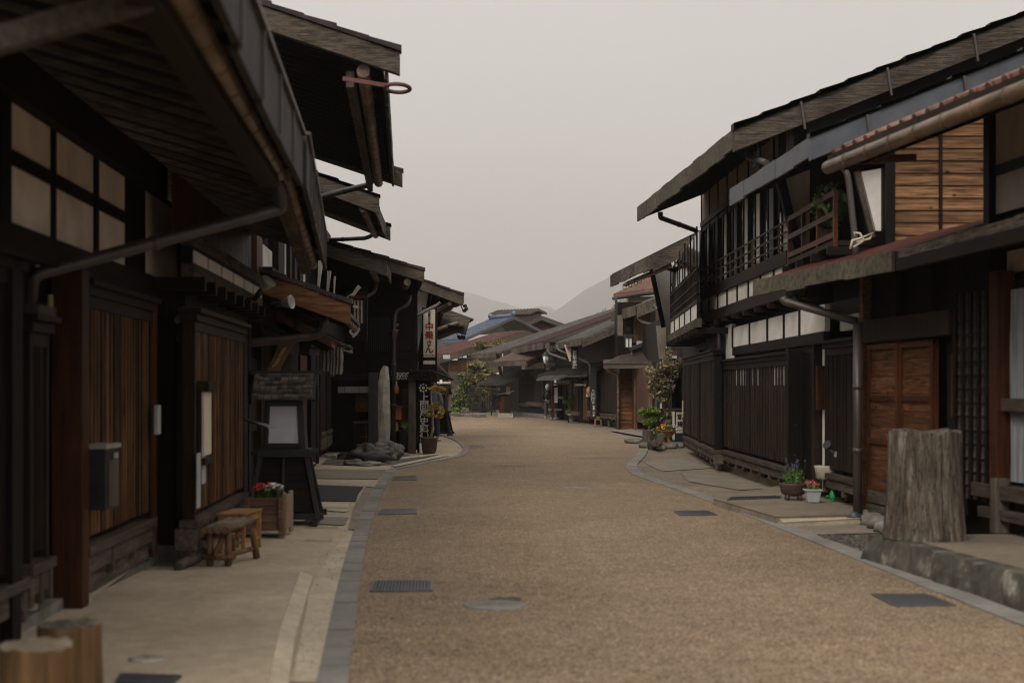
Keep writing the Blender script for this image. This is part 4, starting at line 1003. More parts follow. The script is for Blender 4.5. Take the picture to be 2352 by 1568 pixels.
for a, b in (((xl - .06, Y + .05, .08), (xr + .06, Y + .05, .07)), ((xl - .05, Y + .1, .27), (xr + .05, Y + .1, .27)), ((xr + .04, Y1 - .1, .27), (xl + .1, Y1 - .1, .27)), ((xl + .05, Y, .09), (xr - .05, Y + .1, .26)), ((xr, Y + .1, .09), (xr + .12, Y1 - .1, .09))): MB().tube([a, b], .024, 8).build('brace', 'logbark', t)
t = thing('low_table', 'small honey-coloured slatted wooden table between the log stool and the planter', 'table', G(540, 1270))
Y = 13.75; Y1 = 14.35; zt = .365; x0, x1 = W(495, 0, Y).x, W(566, 0, Y).x; sh = .06
mb = MB()
for i in range(7):
    a = x0 + (x1 - x0) * i / 7; b = x0 + (x1 - x0) * (i + 1) / 7 - .006
    mb.hexa([(a, Y, zt), (b, Y, zt), (b + sh, Y1, zt), (a + sh, Y1, zt), (a, Y, zt + .02), (b, Y, zt + .02), (b + sh, Y1, zt + .02), (a + sh, Y1, zt + .02)])
mb.build('tabletop', 'honey', t, .003)
for x, y in ((x0 + .04, Y + .04), (x1 - .04, Y + .04), (x1 - .04 + sh, Y1 - .04), (x0 + .04 + sh, Y1 - .04)): MB().box((x - .02, y - .02, 0), (x + .02, y + .02, zt - .001)).build('leg', 'honey', t)
mb = MB(); mb.beam((x0 + .06, Y + .04, zt - .04), (x1 - .06, Y + .04, zt - .04), .02, .06); mb.beam((x1 - .04, Y + .06, zt - .04), (x1 - .04 + sh, Y1 - .06, zt - .04), .02, .06); mb.beam((x0 + .06, Y + .04, .1), (x1 - .06, Y + .04, .1), .02, .03); mb.beam((x1 - .04, Y + .06, .1), (x1 - .04 + sh, Y1 - .06, .1), .02, .03); mb.build('apron', 'honey', t)
t = thing('firewood_bundle', 'dark knotted branch lying by the foot of the black post', 'branch', G(430, 1300))
mb = MB(); mb.tube([G(408, 1300, .03), G(430, 1288, .05), G(452, 1282, .06), G(468, 1268, .1)], [.04, .05, .045, .05], 9); mb.build('branch', 'bark', t)
t = thing('tile_top_stool', 'small stool with a wavy tile seat and bamboo legs behind the street lantern', 'stool', G(703, 1108))
Y = 23.6
for i in range(3):
    c = W(693 + i * 9, 1068, Y + .02); pts = [c + V((.035 * math.cos(a), 0, .03 * math.sin(a))) for a in [math.pi * k / 6 for k in range(7)]]
    MB().poly(pts, .5, (0, 1, 0)).build('roof_tile', 'flowerpot', t)
legs(t, [(G(697, 1107), W(697, 1071, Y)), (G(705, 1108), W(706, 1071, Y)), (G(699, 1101), W(700, 1071, Y + .4)), (G(709, 1100), W(709, 1071, Y + .4))], .02, 'honey')
# sawn stumps bottom left
def stump(name, c, r0, r1, h, mat, label, top='cutend', cat='tree stump', seed=1, crack=False, flare=1.3):
    t = thing(name, label, cat, c); n = 150 if crack else 72; mb = MB(); prof = [0, .04, .1, .2, .35, .5, .65, .8, .92, .985, 1]
    vs = []
    for f_ in prof:
        for k in range(n):
            a = 2 * math.pi * k / n; d = V((math.cos(a), math.sin(a), 0))
            r = r1 + (r0 - r1) * (1 - f_) ** 2.2
            r *= 1 + (.035 * math.cos(a * 3 + seed) if crack else 0) + .07 * mnoise.noise(d * 1.3 + V((seed, 0, f_ * .5))) + .035 * mnoise.noise(d * 6 + V((0, seed, f_ * .4))) + .022 * mnoise.noise(d * 17 + V((0, seed, f_ * 1.2))) + (.016 * mnoise.noise(d * 34 + V((seed, 0, f_ * 1.5))) if crack else 0)
            if f_ == 1: r *= .985
            if crack and (abs(a - crack) < .03 or abs(a - crack + 1.1) < .025): r *= .86
            z = h * f_ + ((.05 if crack else .02) * mnoise.noise(d * 2.5 + V((seed, 3, 0))) if f_ > .9 else 0)
            vs.append(V(c) + d * r + V((0, 0, z)))
    fs = [(i * n + k, i * n + (k + 1) % n, (i + 1) * n + (k + 1) % n, (i + 1) * n + k) for i in range(len(prof) - 1) for k in range(n)]
    mb.add(vs, fs, True); mb.build('trunk', mat, t)
    tp = MB(); m = (len(prof) - 1) * n; ring = [vs[m + k] for k in range(n)]; cc = sum(ring, V()) / n
    tp.add(ring + [cc + V((0, 0, .004))], [(k, (k + 1) % n, n) for k in range(n)]); tp.build('cut_face', top, t)
    return t
M['stumpwood'] = wood('wood_stump_orange', (.05, .028, .014), (.22, .13, .06), 'z', scale=.7, rough=.85, bmp=.8, big=.6)
M['stumpgrey'] = stuff('wood_stump_grey', (.028, .02, .014), (.15, .12, .092), (9, 9, .9), 2.0, .9, 1, third=(.36, .32, .27), big=.5, bscale=2.2, spec=.12, fissure=.18)
M['cuttop'] = stuff('wood_cut_top', (.13, .10, .07), (.24, .19, .14), (1, 1, 1), 10, .85, .3, big=.3)
stump('cut_log', V((-2.04, 6.1, .085)), .165, .155, .415, 'stumpwood', 'short sawn log with orange-brown sides in the bottom left corner', 'cuttop', 'log', 3)
stump('cut_log', V((-2.10, 6.75, .085)), .165, .15, .40, 'stumpwood', 'taller sawn log standing behind the short one at bottom left', 'stumpgrey', 'log', 9)
# ================================================================== FAR LEFT, END OF THE STREET
# ---- L5 liquor shop: dark clapboard side wall facing the camera
f5 = Fr((-2.42, 35.5), (-3.18, 41.5)); s5 = Fr((-4.75, 35.5), (-2.42, 35.5))
h = house('liquor_shop', 'black clapboard liquor shop behind the standing stones', f5, 'shop')
MB().hexa([V(p) for p in ((-9, 35.55, 0), (-2.46, 35.55, 0), (-3.2, 41.4, 0), (-9, 41.4, 0), (-9, 35.55, 4.2), (-2.46, 35.55, 4.2), (-3.2, 41.4, 4.2), (-9, 41.4, 4.2))]).build('wall', 'dark', h)
planks(s5, h, 'clapboard', 'dark_x', 0, s5.L, .02, 1.95, 4.3, .2, lap=.02, batten=1.0)
planks(s5, h, 'clapboard', 'dark_x', 0, s5.U(905, .02), .02, .1, 1.9, .2, lap=.02, batten=1.0)
s5.part(h, 'shop_front', 'void', s5.U(905), s5.L, .02, .05, .1, 1.85)
s5.part(h, 'shop_front', 'dark_x', s5.U(905), s5.L - .1, .04, .12, 1.72, 1.95)
f5.part(h, 'corner_post', 'dark', -.05, .1, -.1, .06, .05, 4.35)
s5.part(h, 'belt_rail', 'brown_dull', 0, s5.L + .05, .04, .12, 1.78, 1.94)
u0, u1 = s5.U(838), s5.U(897)
wn = MB()
for i in range(13): u = u0 + (u1 - u0) * (i + .5) / 13; s5.box(wn, u - .012, u + .012, .06, .08, 2.5, 3.35)
wo = wn.build('window_lattice', 'black', h); b = MB(); s5.box(b, u0 - .05, u1 + .05, .03, .055, 2.4, 3.45); b.build('window_recess', 'void', wo)
b = MB(); s5.box(b, u0 - .06, u1 + .06, .04, .1, 2.38, 2.44); s5.box(b, u0 - .06, u1 + .06, .04, .1, 3.4, 3.46); b.build('window_frame', 'dark_x', wo)
MB().poly([V((-2.6, 35.45, 4.3)), V((-6.6, 35.45, 4.3)), V((-6.6, 35.45, 5.5))], .1, (0, 1, 0)).build('gable_fill', 'dark', h)
E0 = V((-2.2, 34.0, 4.38)); E1 = V((-2.92, 41.0, 4.34))
roof(h, E0, E1, (-1, -.06), 4.6, .30, .09, 'metal_brown', .3, 'weather_y', .8, barge=.24, bmat='weather', gutter=.085, gin=.3, gdz=-.26, raft=.45, ext=.1, topstrip=.06, bth=.1)
pipe(h, [W(941, 680, 35.3), W(937, 700, 35.2), W(908, 714, 35.15), W(905, 745, 35.1), W(904, 1022, 35.1)], .055, 'pipe')
MB().lathe(W(904, 778, 35.1), [(.06, 0), (.12, .2), (.12, .22)], 4).build('rain_head', 'copper', h)
pipe(h, [W(1012, 694, 40), W(1005, 700, 40), W(905, 750, 35.1)], .045, 'pipe')
# notice case with shingled strip roof, on the side wall
t = thing('notice_case', 'wall case with white-plated roof strip and brown doors behind the standing stones', 'notice case', W(825, 1035, 35.2))
for i in range(7):
    a = W(776 + i * 16.5, 902, 34.95); b = W(776 + i * 16.5 + 15, 886, 34.95); MB().box((a.x, 34.95, a.z), (b.x, 35.3, b.z - .02)).build('roof_plate', 'pipe_grey', t)
a = W(817, 945, 35.2); b = W(868, 905, 35.2); MB().box((a.x, 35.15, a.z), (b.x, 35.4, b.z)).build('upper_door', 'panel', t)
a = W(812, 1034, 35.2); b = W(870, 972, 35.2); MB().box((a.x, 35.1, a.z), (b.x, 35.4, b.z)).build('lower_door', 'brown_dull', t)
MB().beam(W(811, 969, 35.05), W(872, 969, 35.05), .12, .05).build('shelf', 'weather', t)
t = thing('crossed_stick', 'brown wooden cross-shaped stand leaning on the notice case door', 'stand', W(841, 1030, 35))
MB().beam(W(841, 1022, 34.9), W(840, 975, 34.9), .03, .03).build('upright', 'panel', t); MB().beam(W(828, 1002, 34.9), W(855, 1002, 34.9), .03, .04).build('crossbar', 'panel', t)
text('liquor shop', .22, 'ltr', h, W(938, 858, 35.3), depth=.004, bold=.002, sx=.85); text('SASAYA', .13, 'ltr', h, W(930, 868, 35.3), depth=.004, sx=.9)
t = thing('orange_letterbox', 'orange-red wooden letterbox hung beside the liquor shop downpipe', 'letterbox', W(916, 965, 34.9))
a = W(909, 963, 34.9); b = W(922, 934, 34.9); MB().box((a.x, 34.8, a.z), (b.x, 35.0, b.z)).build('box', 'copperbox', t, .005)
MB().beam(W(907, 931, 34.85), W(925, 934, 34.85), .26, .03).build('lid', 'weather', t)
t = thing('wooden_paddle', 'small orange hanging paddle with a pale label on the shop front', 'hanging tag', W(910, 905, 34.9))
MB().lathe(W(910, 895, 34.9), [(.0, -.10), (.05, -.09), (.06, .05), (.03, .13), (.02, .2)], 12).build('paddle', 'honey', t); MB().tube([W(910, 878, 34.9), W(910, 862, 34.9)], .012).build('cord', 'bamboo', t)
o = MB().lathe(W(911, 968, 34.9), [(.01, .0), (.03, -.04), (.05, -.2), (.03, -.24)], 10); solo(o, 'hanging_gourd', 'honey', 'small pale gourd hanging below the orange letterbox', 'hanging gourd')
o = MB(); a = W(923, 1020, 35.15); b = W(940, 893, 35.15); o.box((a.x, 35.3, a.z), (b.x, 35.36, b.z)); solo(o, 'leaning_board', 'orange', 'tall red-brown board leaning in the liquor shop front', 'board')
t = thing('grass_pot', 'dark round pot with spiky bright grass beside the kiosk post', 'potted plant', G(930, 1040))
MB().lathe(G(928, 1038), [(.13, 0), (.15, .05), (.15, .52), (.13, .55)], 14).build('pot', 'iron', t)
mb = MB()
for i in range(26):
    a = U_(0, 6.28); e = U_(.1, .3); b = W(930, 985, 34.9); mb.add([b + V((-.008, 0, 0)), b + V((.008, 0, 0)), b + V((math.cos(a) * e, math.sin(a) * e * .5, U_(.1, .3)))], [(0, 1, 2)])
mb.build('grass', 'leaf_bright', t)
# standing stones and rocks
t = thing('engraved_stone', 'dark squared engraved stone pillar with columns of characters standing on the rock', 'stone monument', W(857, 1030, 33.8))
a = W(847, 1030, 33.8); b = W(868, 855, 33.8); MB().box((a.x, 33.7, a.z), (b.x, 33.9, b.z)).build('pillar', 'stone_slab', t, .01)
text('本陣跡明治天皇駐輦碑', .085, 'pipe', t, W(862, 932, 33.69), vertical=True, depth=.002, line=.85); text('奈良井宿上町', .075, 'pipe', t, W(853, 925, 33.69), vertical=True, depth=.002, line=.9)
st = MB(); Y = 33.8
out = [(869, 1030), (868, 960), (868.5, 880), (873, 853), (880, 840), (885, 842), (888, 870), (890, 950), (890, 985), (888, 1030)]
fr_ = [W(x, y, Y) for x, y in out]; bk = [V((p.x * 1.0 + .05, p.y + .22, p.z)) for p in fr_]; n = len(out)
c0 = sum(fr_, V()) / n - V((0, .06, 0)); st.add(fr_ + bk + [c0], [(i, (i + 1) % n, 2 * n) for i in range(n)] + [(i, i + n, (i + 1) % n + n, (i + 1) % n) for i in range(n)] + [tuple(range(n, 2 * n))])
solo(st, 'standing_stone', 'stone_light', 'tall pale pointed natural stone slab beside the engraved pillar', 'stone monument')
def rock(px, py, r, seed, mat, label, dz=0):
    c = G(px, py); mb = MB().blob((c.x, c.y + r[1] * .6, r[2] * .55 + dz), (r[0] * .92, r[1] * .9, r[2] * .85), seed, 4, .45, 1.6)
    for v in mb.v: v.z = max(v.z, -.01)
    return solo(mb, 'rock', mat, label, 'rock')
rock(846, 1062, (.47, .35, .26), 2, 'stone_dark', 'large glossy black rock at the foot of the standing stones')
rock(889, 1058, (.36, .3, .30), 5, 'stone', 'large brown-grey boulder right of the black rock')
rock(798, 1055, (.26, .16, .10), 6, 'stone_dark', 'low flat dark rock left of the black rock on the gravel')
rock(812, 1068, (.24, .12, .08), 7, 'stone', 'low grey rock in front of the black rock on the gravel')
rock(846, 1069, (.30, .08, .06), 8, 'stone_light', 'long pale edging stone in front of the black rock')
rock(765, 1050, (.26, .1, .06), 11, 'stone_light', 'pale slab stone in the gravel near the plank doors')
# kiosk sign of the museum
t = thing('museum_signpost', 'roofed dark wooden sign kiosk with flower crest and big white characters beside the liquor shop', 'signpost', G(966, 1040))
Y = 34.7
for px0, px1, dy, mt in ((938, 955, 0, 'weather_z'), (958, 963, .25, 'brown_dull'), (986, 990.5, .0, 'brown_dull')):
    a = W(px0, 0, Y + dy).x; b = W(px1, 0, Y + dy).x; MB().box((a, Y + dy, 0 if px0 < 980 else .5), (b, Y + dy + .13, W(0, 872, Y).z)).build('post', mt, t, .004)
a = W(971, 0, Y).x; MB().box((a, Y, 0), (a + .11, Y + .1, .5)).build('post', 'dark', t)
a = W(962, 1017, Y); b = W(987, 876, Y); bd = MB().box((a.x, Y + .04, a.z), (b.x, Y + .09, b.z)).build('sign_board', 'dark', t)
MB().box((a.x - .25, Y + .05, .28), (b.x + .1, Y + .12, .50)).build('lower_rail', 'brown_dull', t)
for k, (px, py) in enumerate([(972.5, 890.5)] + [(972.5 + 8.4 * math.cos(a), 890.5 + 8.4 * math.sin(a)) for a in [2 * math.pi * i / 8 for i in range(8)]]):
    MB().lathe(W(px, py, Y + .04), [(.038 if k == 0 else .026, 0), (.038 if k == 0 else .026, .012)], 16, (0, -1, 0)).build('crest_petal', 'ltr', t)
for i, ch in enumerate('上問屋史料館'): text(ch, .235, 'ltr', t, W(974.5, 914 + i * 18.4, Y + .02), depth=.012, bold=.003)
rf = MB(); zc = W(0, 850, Y).z
rf.box((W(938, 0, Y).x, Y - .15, zc - .22), (W(992, 0, Y).x, Y + .35, zc - .12)); rf.box((W(944, 0, Y).x, Y - .2, zc - .11), (W(988, 0, Y).x, Y + .4, zc - .05)); rf.box((W(941, 0, Y).x, Y - .3, zc - .045), (W(995, 0, Y).x, Y + .5, zc)); rf.build('roof', 'brown_dull', t, .006)
rr = MB(); rr.beam(W(985, 850, Y + .3), W(1040, 872, Y + .3), .9, .05, up=(0, 0, 1)); rr.build('side_roof', 'dark_x', t)
# potted larch
t = thing('potted_larch', 'thin potted tree with golden needles in a brown pot in front of the museum sign', 'potted tree', G(987, 1042))
c = G(986, 1042); MB().lathe(c, [(.13, 0), (.17, .08), (.205, .36), (.22, .37), (.215, .40), (.18, .40)], 20).build('pot', 'pot_brown', t)
tr = [W(989, 1006, c.y), W(995, 985, c.y), W(994, 965, c.y), W(995, 945, c.y), W(991, 920, c.y), W(990, 897, c.y)]
MB().tube(tr, [.035, .03, .026, .022, .018, .01], 8).build('trunk', 'stone_light', t)
br = MB()
for a, b in ((3, (1012, 940)), (2, (1003, 958)), (3, (985, 955)), (4, (1003, 930)), (5, (1012, 893)), (4, (984, 938))): br.tube([tr[a], W(b[0], b[1], c.y)], [.012, .005], 6)
br.build('branches', 'bark', t)
mb = MB()
for px, py, rx, rz, n in ((1004, 892, .22, .07, 130), (1000, 933, .13, .09, 90), (1014, 944, .09, .13, 70), (1003, 956, .16, .05, 90), (987, 952, .12, .06, 60), (989, 938, .08, .07, 40)):
    q = W(px, py, c.y); mb.leaves(q, (rx, .15, rz), n, .035, shell=0, asp=2.5)
mb.build('needles', 'leaf_gold', t)
# L6: white wing wall, lit box sign, roofs
h = thing('sake_shop', 'old shop with a white plaster wing wall and tall box sign behind the liquor shop', 'shop', (-3.2, 44, 0))
MB().box((-9, 42, 0), (-3.0, 47, 4.0)).build('wall', 'dark', h)
Y = 41.75; a = [W(944, 652, Y), W(988, 668, Y), W(960, 822, Y), W(944, 822, Y)]
MB().poly(a, .18, (0, 1, 0)).build('wing_wall', 'plaster', h)
MB().beam(W(990, 664, Y - .05), W(961, 826, Y - .05), .1, .12, up=(0, 1, 0)).build('wing_wall_trim', 'brown_dull', h)
MB().beam(W(942, 826, Y - .05), W(964, 826, Y - .05), .12, .1).build('wing_wall_base', 'brown_dull', h)
MB().box((W(944, 0, Y).x, Y, W(0, 878, Y).z), (W(956, 0, Y).x, Y + .1, W(0, 842, Y).z)).build('plaster_panel', 'plaster', h)
tip = W(1062, 688, 41.2); E0 = V((tip.x, 41.0, tip.z + .08)); E1 = V((tip.x - .9, 46.5, tip.z + .05))
roof(h, E0, E1, (-1, -.1), 3.2, .36, .08, 'metal_brown', .2, 'weather_y', .8, barge=.26, bmat='weather', gutter=.06, gin=.35, gdz=-.2, raft=.4, ext=.02, topstrip=.05, bth=.1)
tip = W(1088, 732, 47); E0 = V((tip.x, 47, tip.z)); roof(h, E0, E0 + V((-1.2, 6, -.05)), (-1, -.1), 2.6, .36, .05, 'metal', None, barge=None, raft=.5)
MB().beam(W(1018, 722, 46.9), W(1078, 742, 46.9), .2, .32).build('roof_beam', 'weather', h)
MB().beam(W(1012, 742, 45), W(1072, 760, 45), .25, .28).build('roof_beam', 'moss', h)
pipe(h, [W(1050, 742, 44.5), W(972, 765, 43)], .06, 'copper')
MB().poly([W(1005, 742, 44), W(1064, 750, 44), W(1000, 775, 44)], 2, (0, 1, 0)).build('canopy_soffit', 'soot', h)
MB().poly([W(965, 655, 41.9), W(1058, 694, 41.9), W(1052, 712, 41.9), W(1000, 712, 41.9), W(1000, 860, 41.9), W(965, 860, 41.9)], .0, (0, 1, 0))
MB().box((W(962, 0, 43).x, 43, 1.5), (W(1003, 0, 43).x, 43.2, 4.0)).build('side_panel', 'soot', h)
t = thing('box_sign', 'tall white box sign with red brush characters hanging by the plaster wing wall', 'sign', W(986, 838, 41.4))
Y = 41.3; a = W(971.5, 838, Y); b = W(1001, 706, Y)
MB().box((a.x - .03, Y, a.z - .02), (b.x + .03, Y + .25, b.z)).build('frame', 'dark', t)
a = W(972.5, 820, Y); b = W(999.5, 710, Y); MB().box((a.x, Y - .012, a.z), (b.x, Y, b.z)).build('sign_panel', 'cream', t)
a = W(972.5, 836, Y); b = W(999.5, 828, Y); MB().box((a.x, Y - .012, a.z), (b.x, Y, b.z)).build('sign_panel', 'cream', t)
for ch, y, s_ in (('中', 751, .25), ('乗', 771, .25), ('さ', 788, .17), ('ん', 803, .27)): text(ch, s_, 'red_ink', t, W(986, y, Y - .02), depth=.003, bold=.006)
text('木曽のさけ', .09, 'ink', t, W(986, 730, Y - .02), vertical=True, depth=.003, line=.9, bold=.003); text('ナカノリサン', .062, 'ink', t, W(986, 816.5, Y - .02), depth=.003, bold=.002)
t = thing('floodlight', 'cluster of small black floodlights at the tip of the sake shop roof', 'floodlight', W(1064, 712, 41.5))
for px, py in ((1064, 703), (1067, 710), (1063, 714)): MB().lathe(W(px, py, 41.2), [(.03, 0), (.05, .06), (.05, .1)], 10, (.8, -.5, .1)).build('lamp_head', 'black', t)
MB().tube([W(1058, 700, 41.3), W(1064, 714, 41.3)], .015).build('arm', 'black', t)
t = thing('floodlight', 'pair of small black lamps hanging under the farther left canopy', 'floodlight', W(1056, 775, 45))
for px in (1052, 1060): MB().lathe(W(px, 773, 45), [(.04, 0), (.07, .08), (.07, .12)], 10, (.6, -.6, -.3)).build('lamp_head', 'black', t)
MB().tube([W(1048, 760, 45), W(1051, 773, 45), W(1060, 774, 45), W(1062, 755, 45)], .012).build('arm', 'black', t)
# farther gate building
h = thing('gatehouse', 'low dark tiled gate building between the left shops and the grey clapboard house', 'gatehouse', (-5.5, 75, 0))
MB().box((-8, 74, 0), (-5.3, 80, 2.9)).build('wall', 'dark', h)
roof(h, V((-6.1, 70.3, 1.98)) , V((-3.85, 72, 1.98)), (-.4, .92), 2.2, .35, .07, 'tile_dark', None, rib=.22, ribh=.05, raft=0, name='tiled_roof')
MB().beam(W(1000, 902, 70), W(1038, 890, 71), .1, .14).build('eave_beam', 'weather', h); MB().beam(W(1033, 970, 71), W(1033, 880, 71), .12, .12).build('post', 'weather_z', h); MB().beam(W(1027, 970, 72), W(1027, 895, 72), .1, .1).build('post', 'brown_dull', h)
MB().box((W(1012, 0, 72).x, 72, 0), (W(1025, 0, 72).x, 72.1, W(0, 905, 72).z)).build('stone_panel', 'stone', h)
MB().box((W(1001, 0, 74).x, 73.9, W(0, 881, 74).z), (W(1035, 0, 74).x, 73.97, W(0, 876, 74).z)).build('plaster_panel', 'plaster_tan', h)
a = W(1010, 881, 73.8); b = W(1016, 872, 73.8); MB().box((a.x, 73.75, a.z), (b.x, 73.85, b.z)).build('crest_plaque', 'white', h)
MB().beam(W(1000, 832, 71), W(1042, 872, 71), .8, .08).build('lean_roof', 'roof_dark', h)
o = MB(); a = W(1019, 880, 70); b = W(1028, 868, 70); MB()
t = thing('wall_lamp', 'pale box wall lamp under the dark lean roof of the gatehouse', 'lamp', W(1024, 818, 70)); a = W(1018, 824, 70); b = W(1034, 815, 70); MB().box((a.x, 69.8, a.z), (b.x, 70, b.z)).build('lamp_box', 'pot_grey', t); MB().beam(W(1004, 815, 70), W(1030, 812, 70), .05, .05).build('arm', 'iron', t)
andon(G(1010, 1000), math.radians(-8), 1.66, 'black street lantern with three large characters on white paper behind the golden potted tree', 'white', txt=[('伊勢屋', .13, -.03, .0), ('奈良井宿', .05, .12, .02)], roofm='cedar_v')
o = MB().lathe(G(1008, 998) + V((-.2, -.55, 0)), [(.19, 0), (.2, .05), (.2, .17), (.15, .18)], 20); solo(o, 'stone_basin', 'stone_light', 'small pale round stone basin at the foot of the farther left street lantern', 'stone basin')

# ---- gabled buildings at the end of the street
def gable(root, P1, gd, sl, sr, LL, Lr, rdir, depth, mat, rib=.3, th=.12, barge=.3, bmat='weather', topmat=None, two=True, name='roof'):
    """near ridge point P1, gd = unit plan direction along the gable to the right, slopes and run left/right, ridge runs along rdir"""
    gd = V((gd[0], gd[1], 0)).normalized(); r = V((rdir[0], rdir[1], 0)).normalized() * depth; up = V((0, 0, 1))
    for s, run, sg in ((sl, LL, -1), (sr, Lr, 1)) if two else ((sl, LL, -1),):
        a = P1 + gd * sg * run - up * s * run
        mb = MB(); D = up * th; mb.hexa([P1 - D, a - D, a + r - D, P1 + r - D, P1, a, a + r, P1 + r])
        if rib:
            k = int(depth / rib)
            for i in range(k + 1):
                o = r * (i / k); mb.beam(P1 + o + up * .05, a + o + up * .05, rib * .3, .1)
        ro = mb.build(name, mat, root)
        if barge:
            b = MB(); n = -r.normalized() * .04; n2 = -r.normalized() * .12; lo = -up * barge
            b.hexa([P1 + n + lo, a + n + lo, a + n2 + lo, P1 + n2 + lo, P1 + n + up * .02, a + n + up * .02, a + n2 + up * .02, P1 + n2 + up * .02]); b.build('barge_board', bmat, ro)
    return ro
gd = V((.897, .442, 0)); rd = V((-.442, .897, 0))
# blue tiled house
h = thing('blue_roof_house', 'weathered board house under a blue tiled gable roof at the end of the street', 'house', (-1, 112, 0))
P1 = W(1180, 729, 110); a_ = along(P1, gd, 1064); a_.z = zat(a_, 780); c_ = along(P1, gd, 1248); c_.z = zat(c_, 764)
LL = (V((P1.x - a_.x, P1.y - a_.y, 0))).length; LR = V((P1.x - c_.x, P1.y - c_.y, 0)).length
gable(h, P1, gd, (P1.z - a_.z) / LL, (P1.z - c_.z) / LR, LL, LR, rd, 4.2, 'tile_blue', .26, .12, .15, 'weather')
rc = MB(); rc.tube([P1 + V((0, 0, .16)), P1 + rd * 4.2 + V((0, 0, .16))], .16, 10, bands=.3); rc.build('ridge_tiles', 'tile_blue', h)
for q in (P1, P1 + rd * 4.2): MB().blob(q + V((0, 0, .3)), (.2, .2, .22), 3, 2).build('ridge_ornament', 'tile_blue', h)
fb = Fr((a_.x, a_.y), (c_.x, c_.y)); u_r = LL
wb = planks(fb, h, 'gable_wall', 'clap', .9, fb.L - .6, -.8, 0, P1.z - .3, .22, True, poly=lambda u: P1.z - .45 - (P1.z - a_.z) / LL * abs(u - LL) - .3)
# grey clapboard house with red roof
h = thing('clapboard_house', 'weathered grey clapboard house with a long red roof slope left of the pines', 'house', (-2, 97, 0))
P1 = W(1206, 761, 97); a_ = along(P1, gd, 1000); a_.z = zat(a_, 826); c_ = along(P1, gd, 1231); c_.z = zat(c_, 771)
LL = V((P1.x - a_.x, P1.y - a_.y, 0)).length; LR = V((P1.x - c_.x, P1.y - c_.y, 0)).length; sl_ = (P1.z - a_.z) / LL
gable(h, P1, gd, sl_, (P1.z - c_.z) / LR, LL, LR, rd, 4.6, 'roof_red', .3, .14, .34, 'weather')
P0w = along(P1, gd, 1035); f = Fr((P0w.x, P0w.y), (P1.x, P1.y)); uL = V((P0w.x - a_.x, P0w.y - a_.y)).length
hw = lambda u: a_.z + sl_ * (uL + u) - .35
mb = MB(); k = 26
for i in range(k):
    z0 = .2 + i * .2; z1 = z0 + .21; us = max(0, (z1 - hw(0)) / sl_)
    if us < f.L: f.box(mb, us, f.L + 1.2, -.3, -.3 + .02 + .015 * (i % 2), z0, z1 - .015)
f.box(mb, 0, f.L + 1.2, -.36, -.31, 0, hw(0)); wl_ = mb.build('clapboard', 'clap', h)
bt = MB()
for i in range(9): u = i * .95; f.box(bt, u - .03, u + .03, -.27, -.22, .1, min(hw(u), 5)); 
bt.build('batten', 'weather_z', wl_)
f.part(h, 'bare_boards', 'cedar_dim', .1, 1.3, -.26, -.235, hw(0) - .7, hw(0) - .1, label='orange unweathered boards under the eave')
f.part(h, 'wall', 'dark', -2.2, -.05, -.6, -.4, 0, hw(-1) - .4)
MB().box((W(985, 0, 101).x, 101, 0), (W(1038, 0, 101).x, 101.2, W(0, 806, 101).z)).build('back_wall', 'dark', h)
# far roofs behind at left edge
h = thing('far_house', 'distant low house roofs in dark grey and red seen beyond the left canopies', 'house', (-7, 118, 0))
MB().hexa([W(985, 800, 118), W(1060, 790, 119), W(1060, 790, 121), W(985, 800, 120), W(985, 768, 120), W(1062, 752, 122), W(1062, 752, 124), W(985, 768, 124)]).build('roof', 'roof_dark', h)
MB().hexa([W(985, 835, 105), W(1080, 800, 105), W(1080, 800, 107), W(985, 835, 107), W(985, 800, 108), W(1075, 778, 108), W(1075, 778, 112), W(985, 800, 112)]).build('roof', 'roof_redbrown', h)
# vented roof house
h = thing('vented_house', 'board-gabled house with a raised roof vent behind the blue roof', 'house', (3, 124, 0))
P1 = W(1242, 727, 122); g0 = V((.985, .17, 0)); r0 = V((-.55, .83, 0))
a_ = along(P1, g0, 1160); a_.z = zat(a_, 762); c_ = along(P1, g0, 1300); c_.z = zat(c_, 748)
LL = V((P1.x - a_.x, P1.y - a_.y, 0)).length; LR = V((P1.x - c_.x, P1.y - c_.y, 0)).length
gable(h, P1, g0, (P1.z - a_.z) / LL, (P1.z - c_.z) / LR, LL, LR, r0, 8, 'roof_dark', .3, .12, .3, 'weather')
f = Fr((a_.x, a_.y), (c_.x, c_.y)); planks(f, h, 'gable_wall', 'cedar_dim', .6, f.L - .4, -.7, 0, 9, .25, True, poly=lambda u: P1.z - .5 - (.36 if u < LL else .36) * abs(u - LL))
Pv = W(1235, 710, 124); a_ = along(Pv, g0, 1212); a_.z = zat(a_, 719); c_ = along(Pv, g0, 1254); c_.z = zat(c_, 719)
LL = V((Pv.x - a_.x, Pv.y - a_.y, 0)).length; LR = V((Pv.x - c_.x, Pv.y - c_.y, 0)).length
gable(h, Pv, g0, (Pv.z - a_.z) / LL, (Pv.z - c_.z) / LR, LL, LR, (-.8, .6), 4.3, 'roof_grey', .35, .08, .14, 'weather', name='vent_roof')
vb = MB(); q0 = along(Pv, g0, 1217); q1 = along(Pv, g0, 1243); rv = V((-.8, .6, 0)) * 3.8
vb.hexa([V((q0.x, q0.y + .3, 6.2)), V((q1.x, q1.y + .3, 6.2)), V((q1.x, q1.y + .3, 6.2)) + rv, V((q0.x, q0.y + .3, 6.2)) + rv, V((q0.x, q0.y + .3, Pv.z - .35)), V((q1.x, q1.y + .3, Pv.z - .35)), V((q1.x, q1.y + .3, Pv.z - .35)) + rv, V((q0.x, q0.y + .3, Pv.z - .35)) + rv]); vb.build('vent_box', 'clap', h)

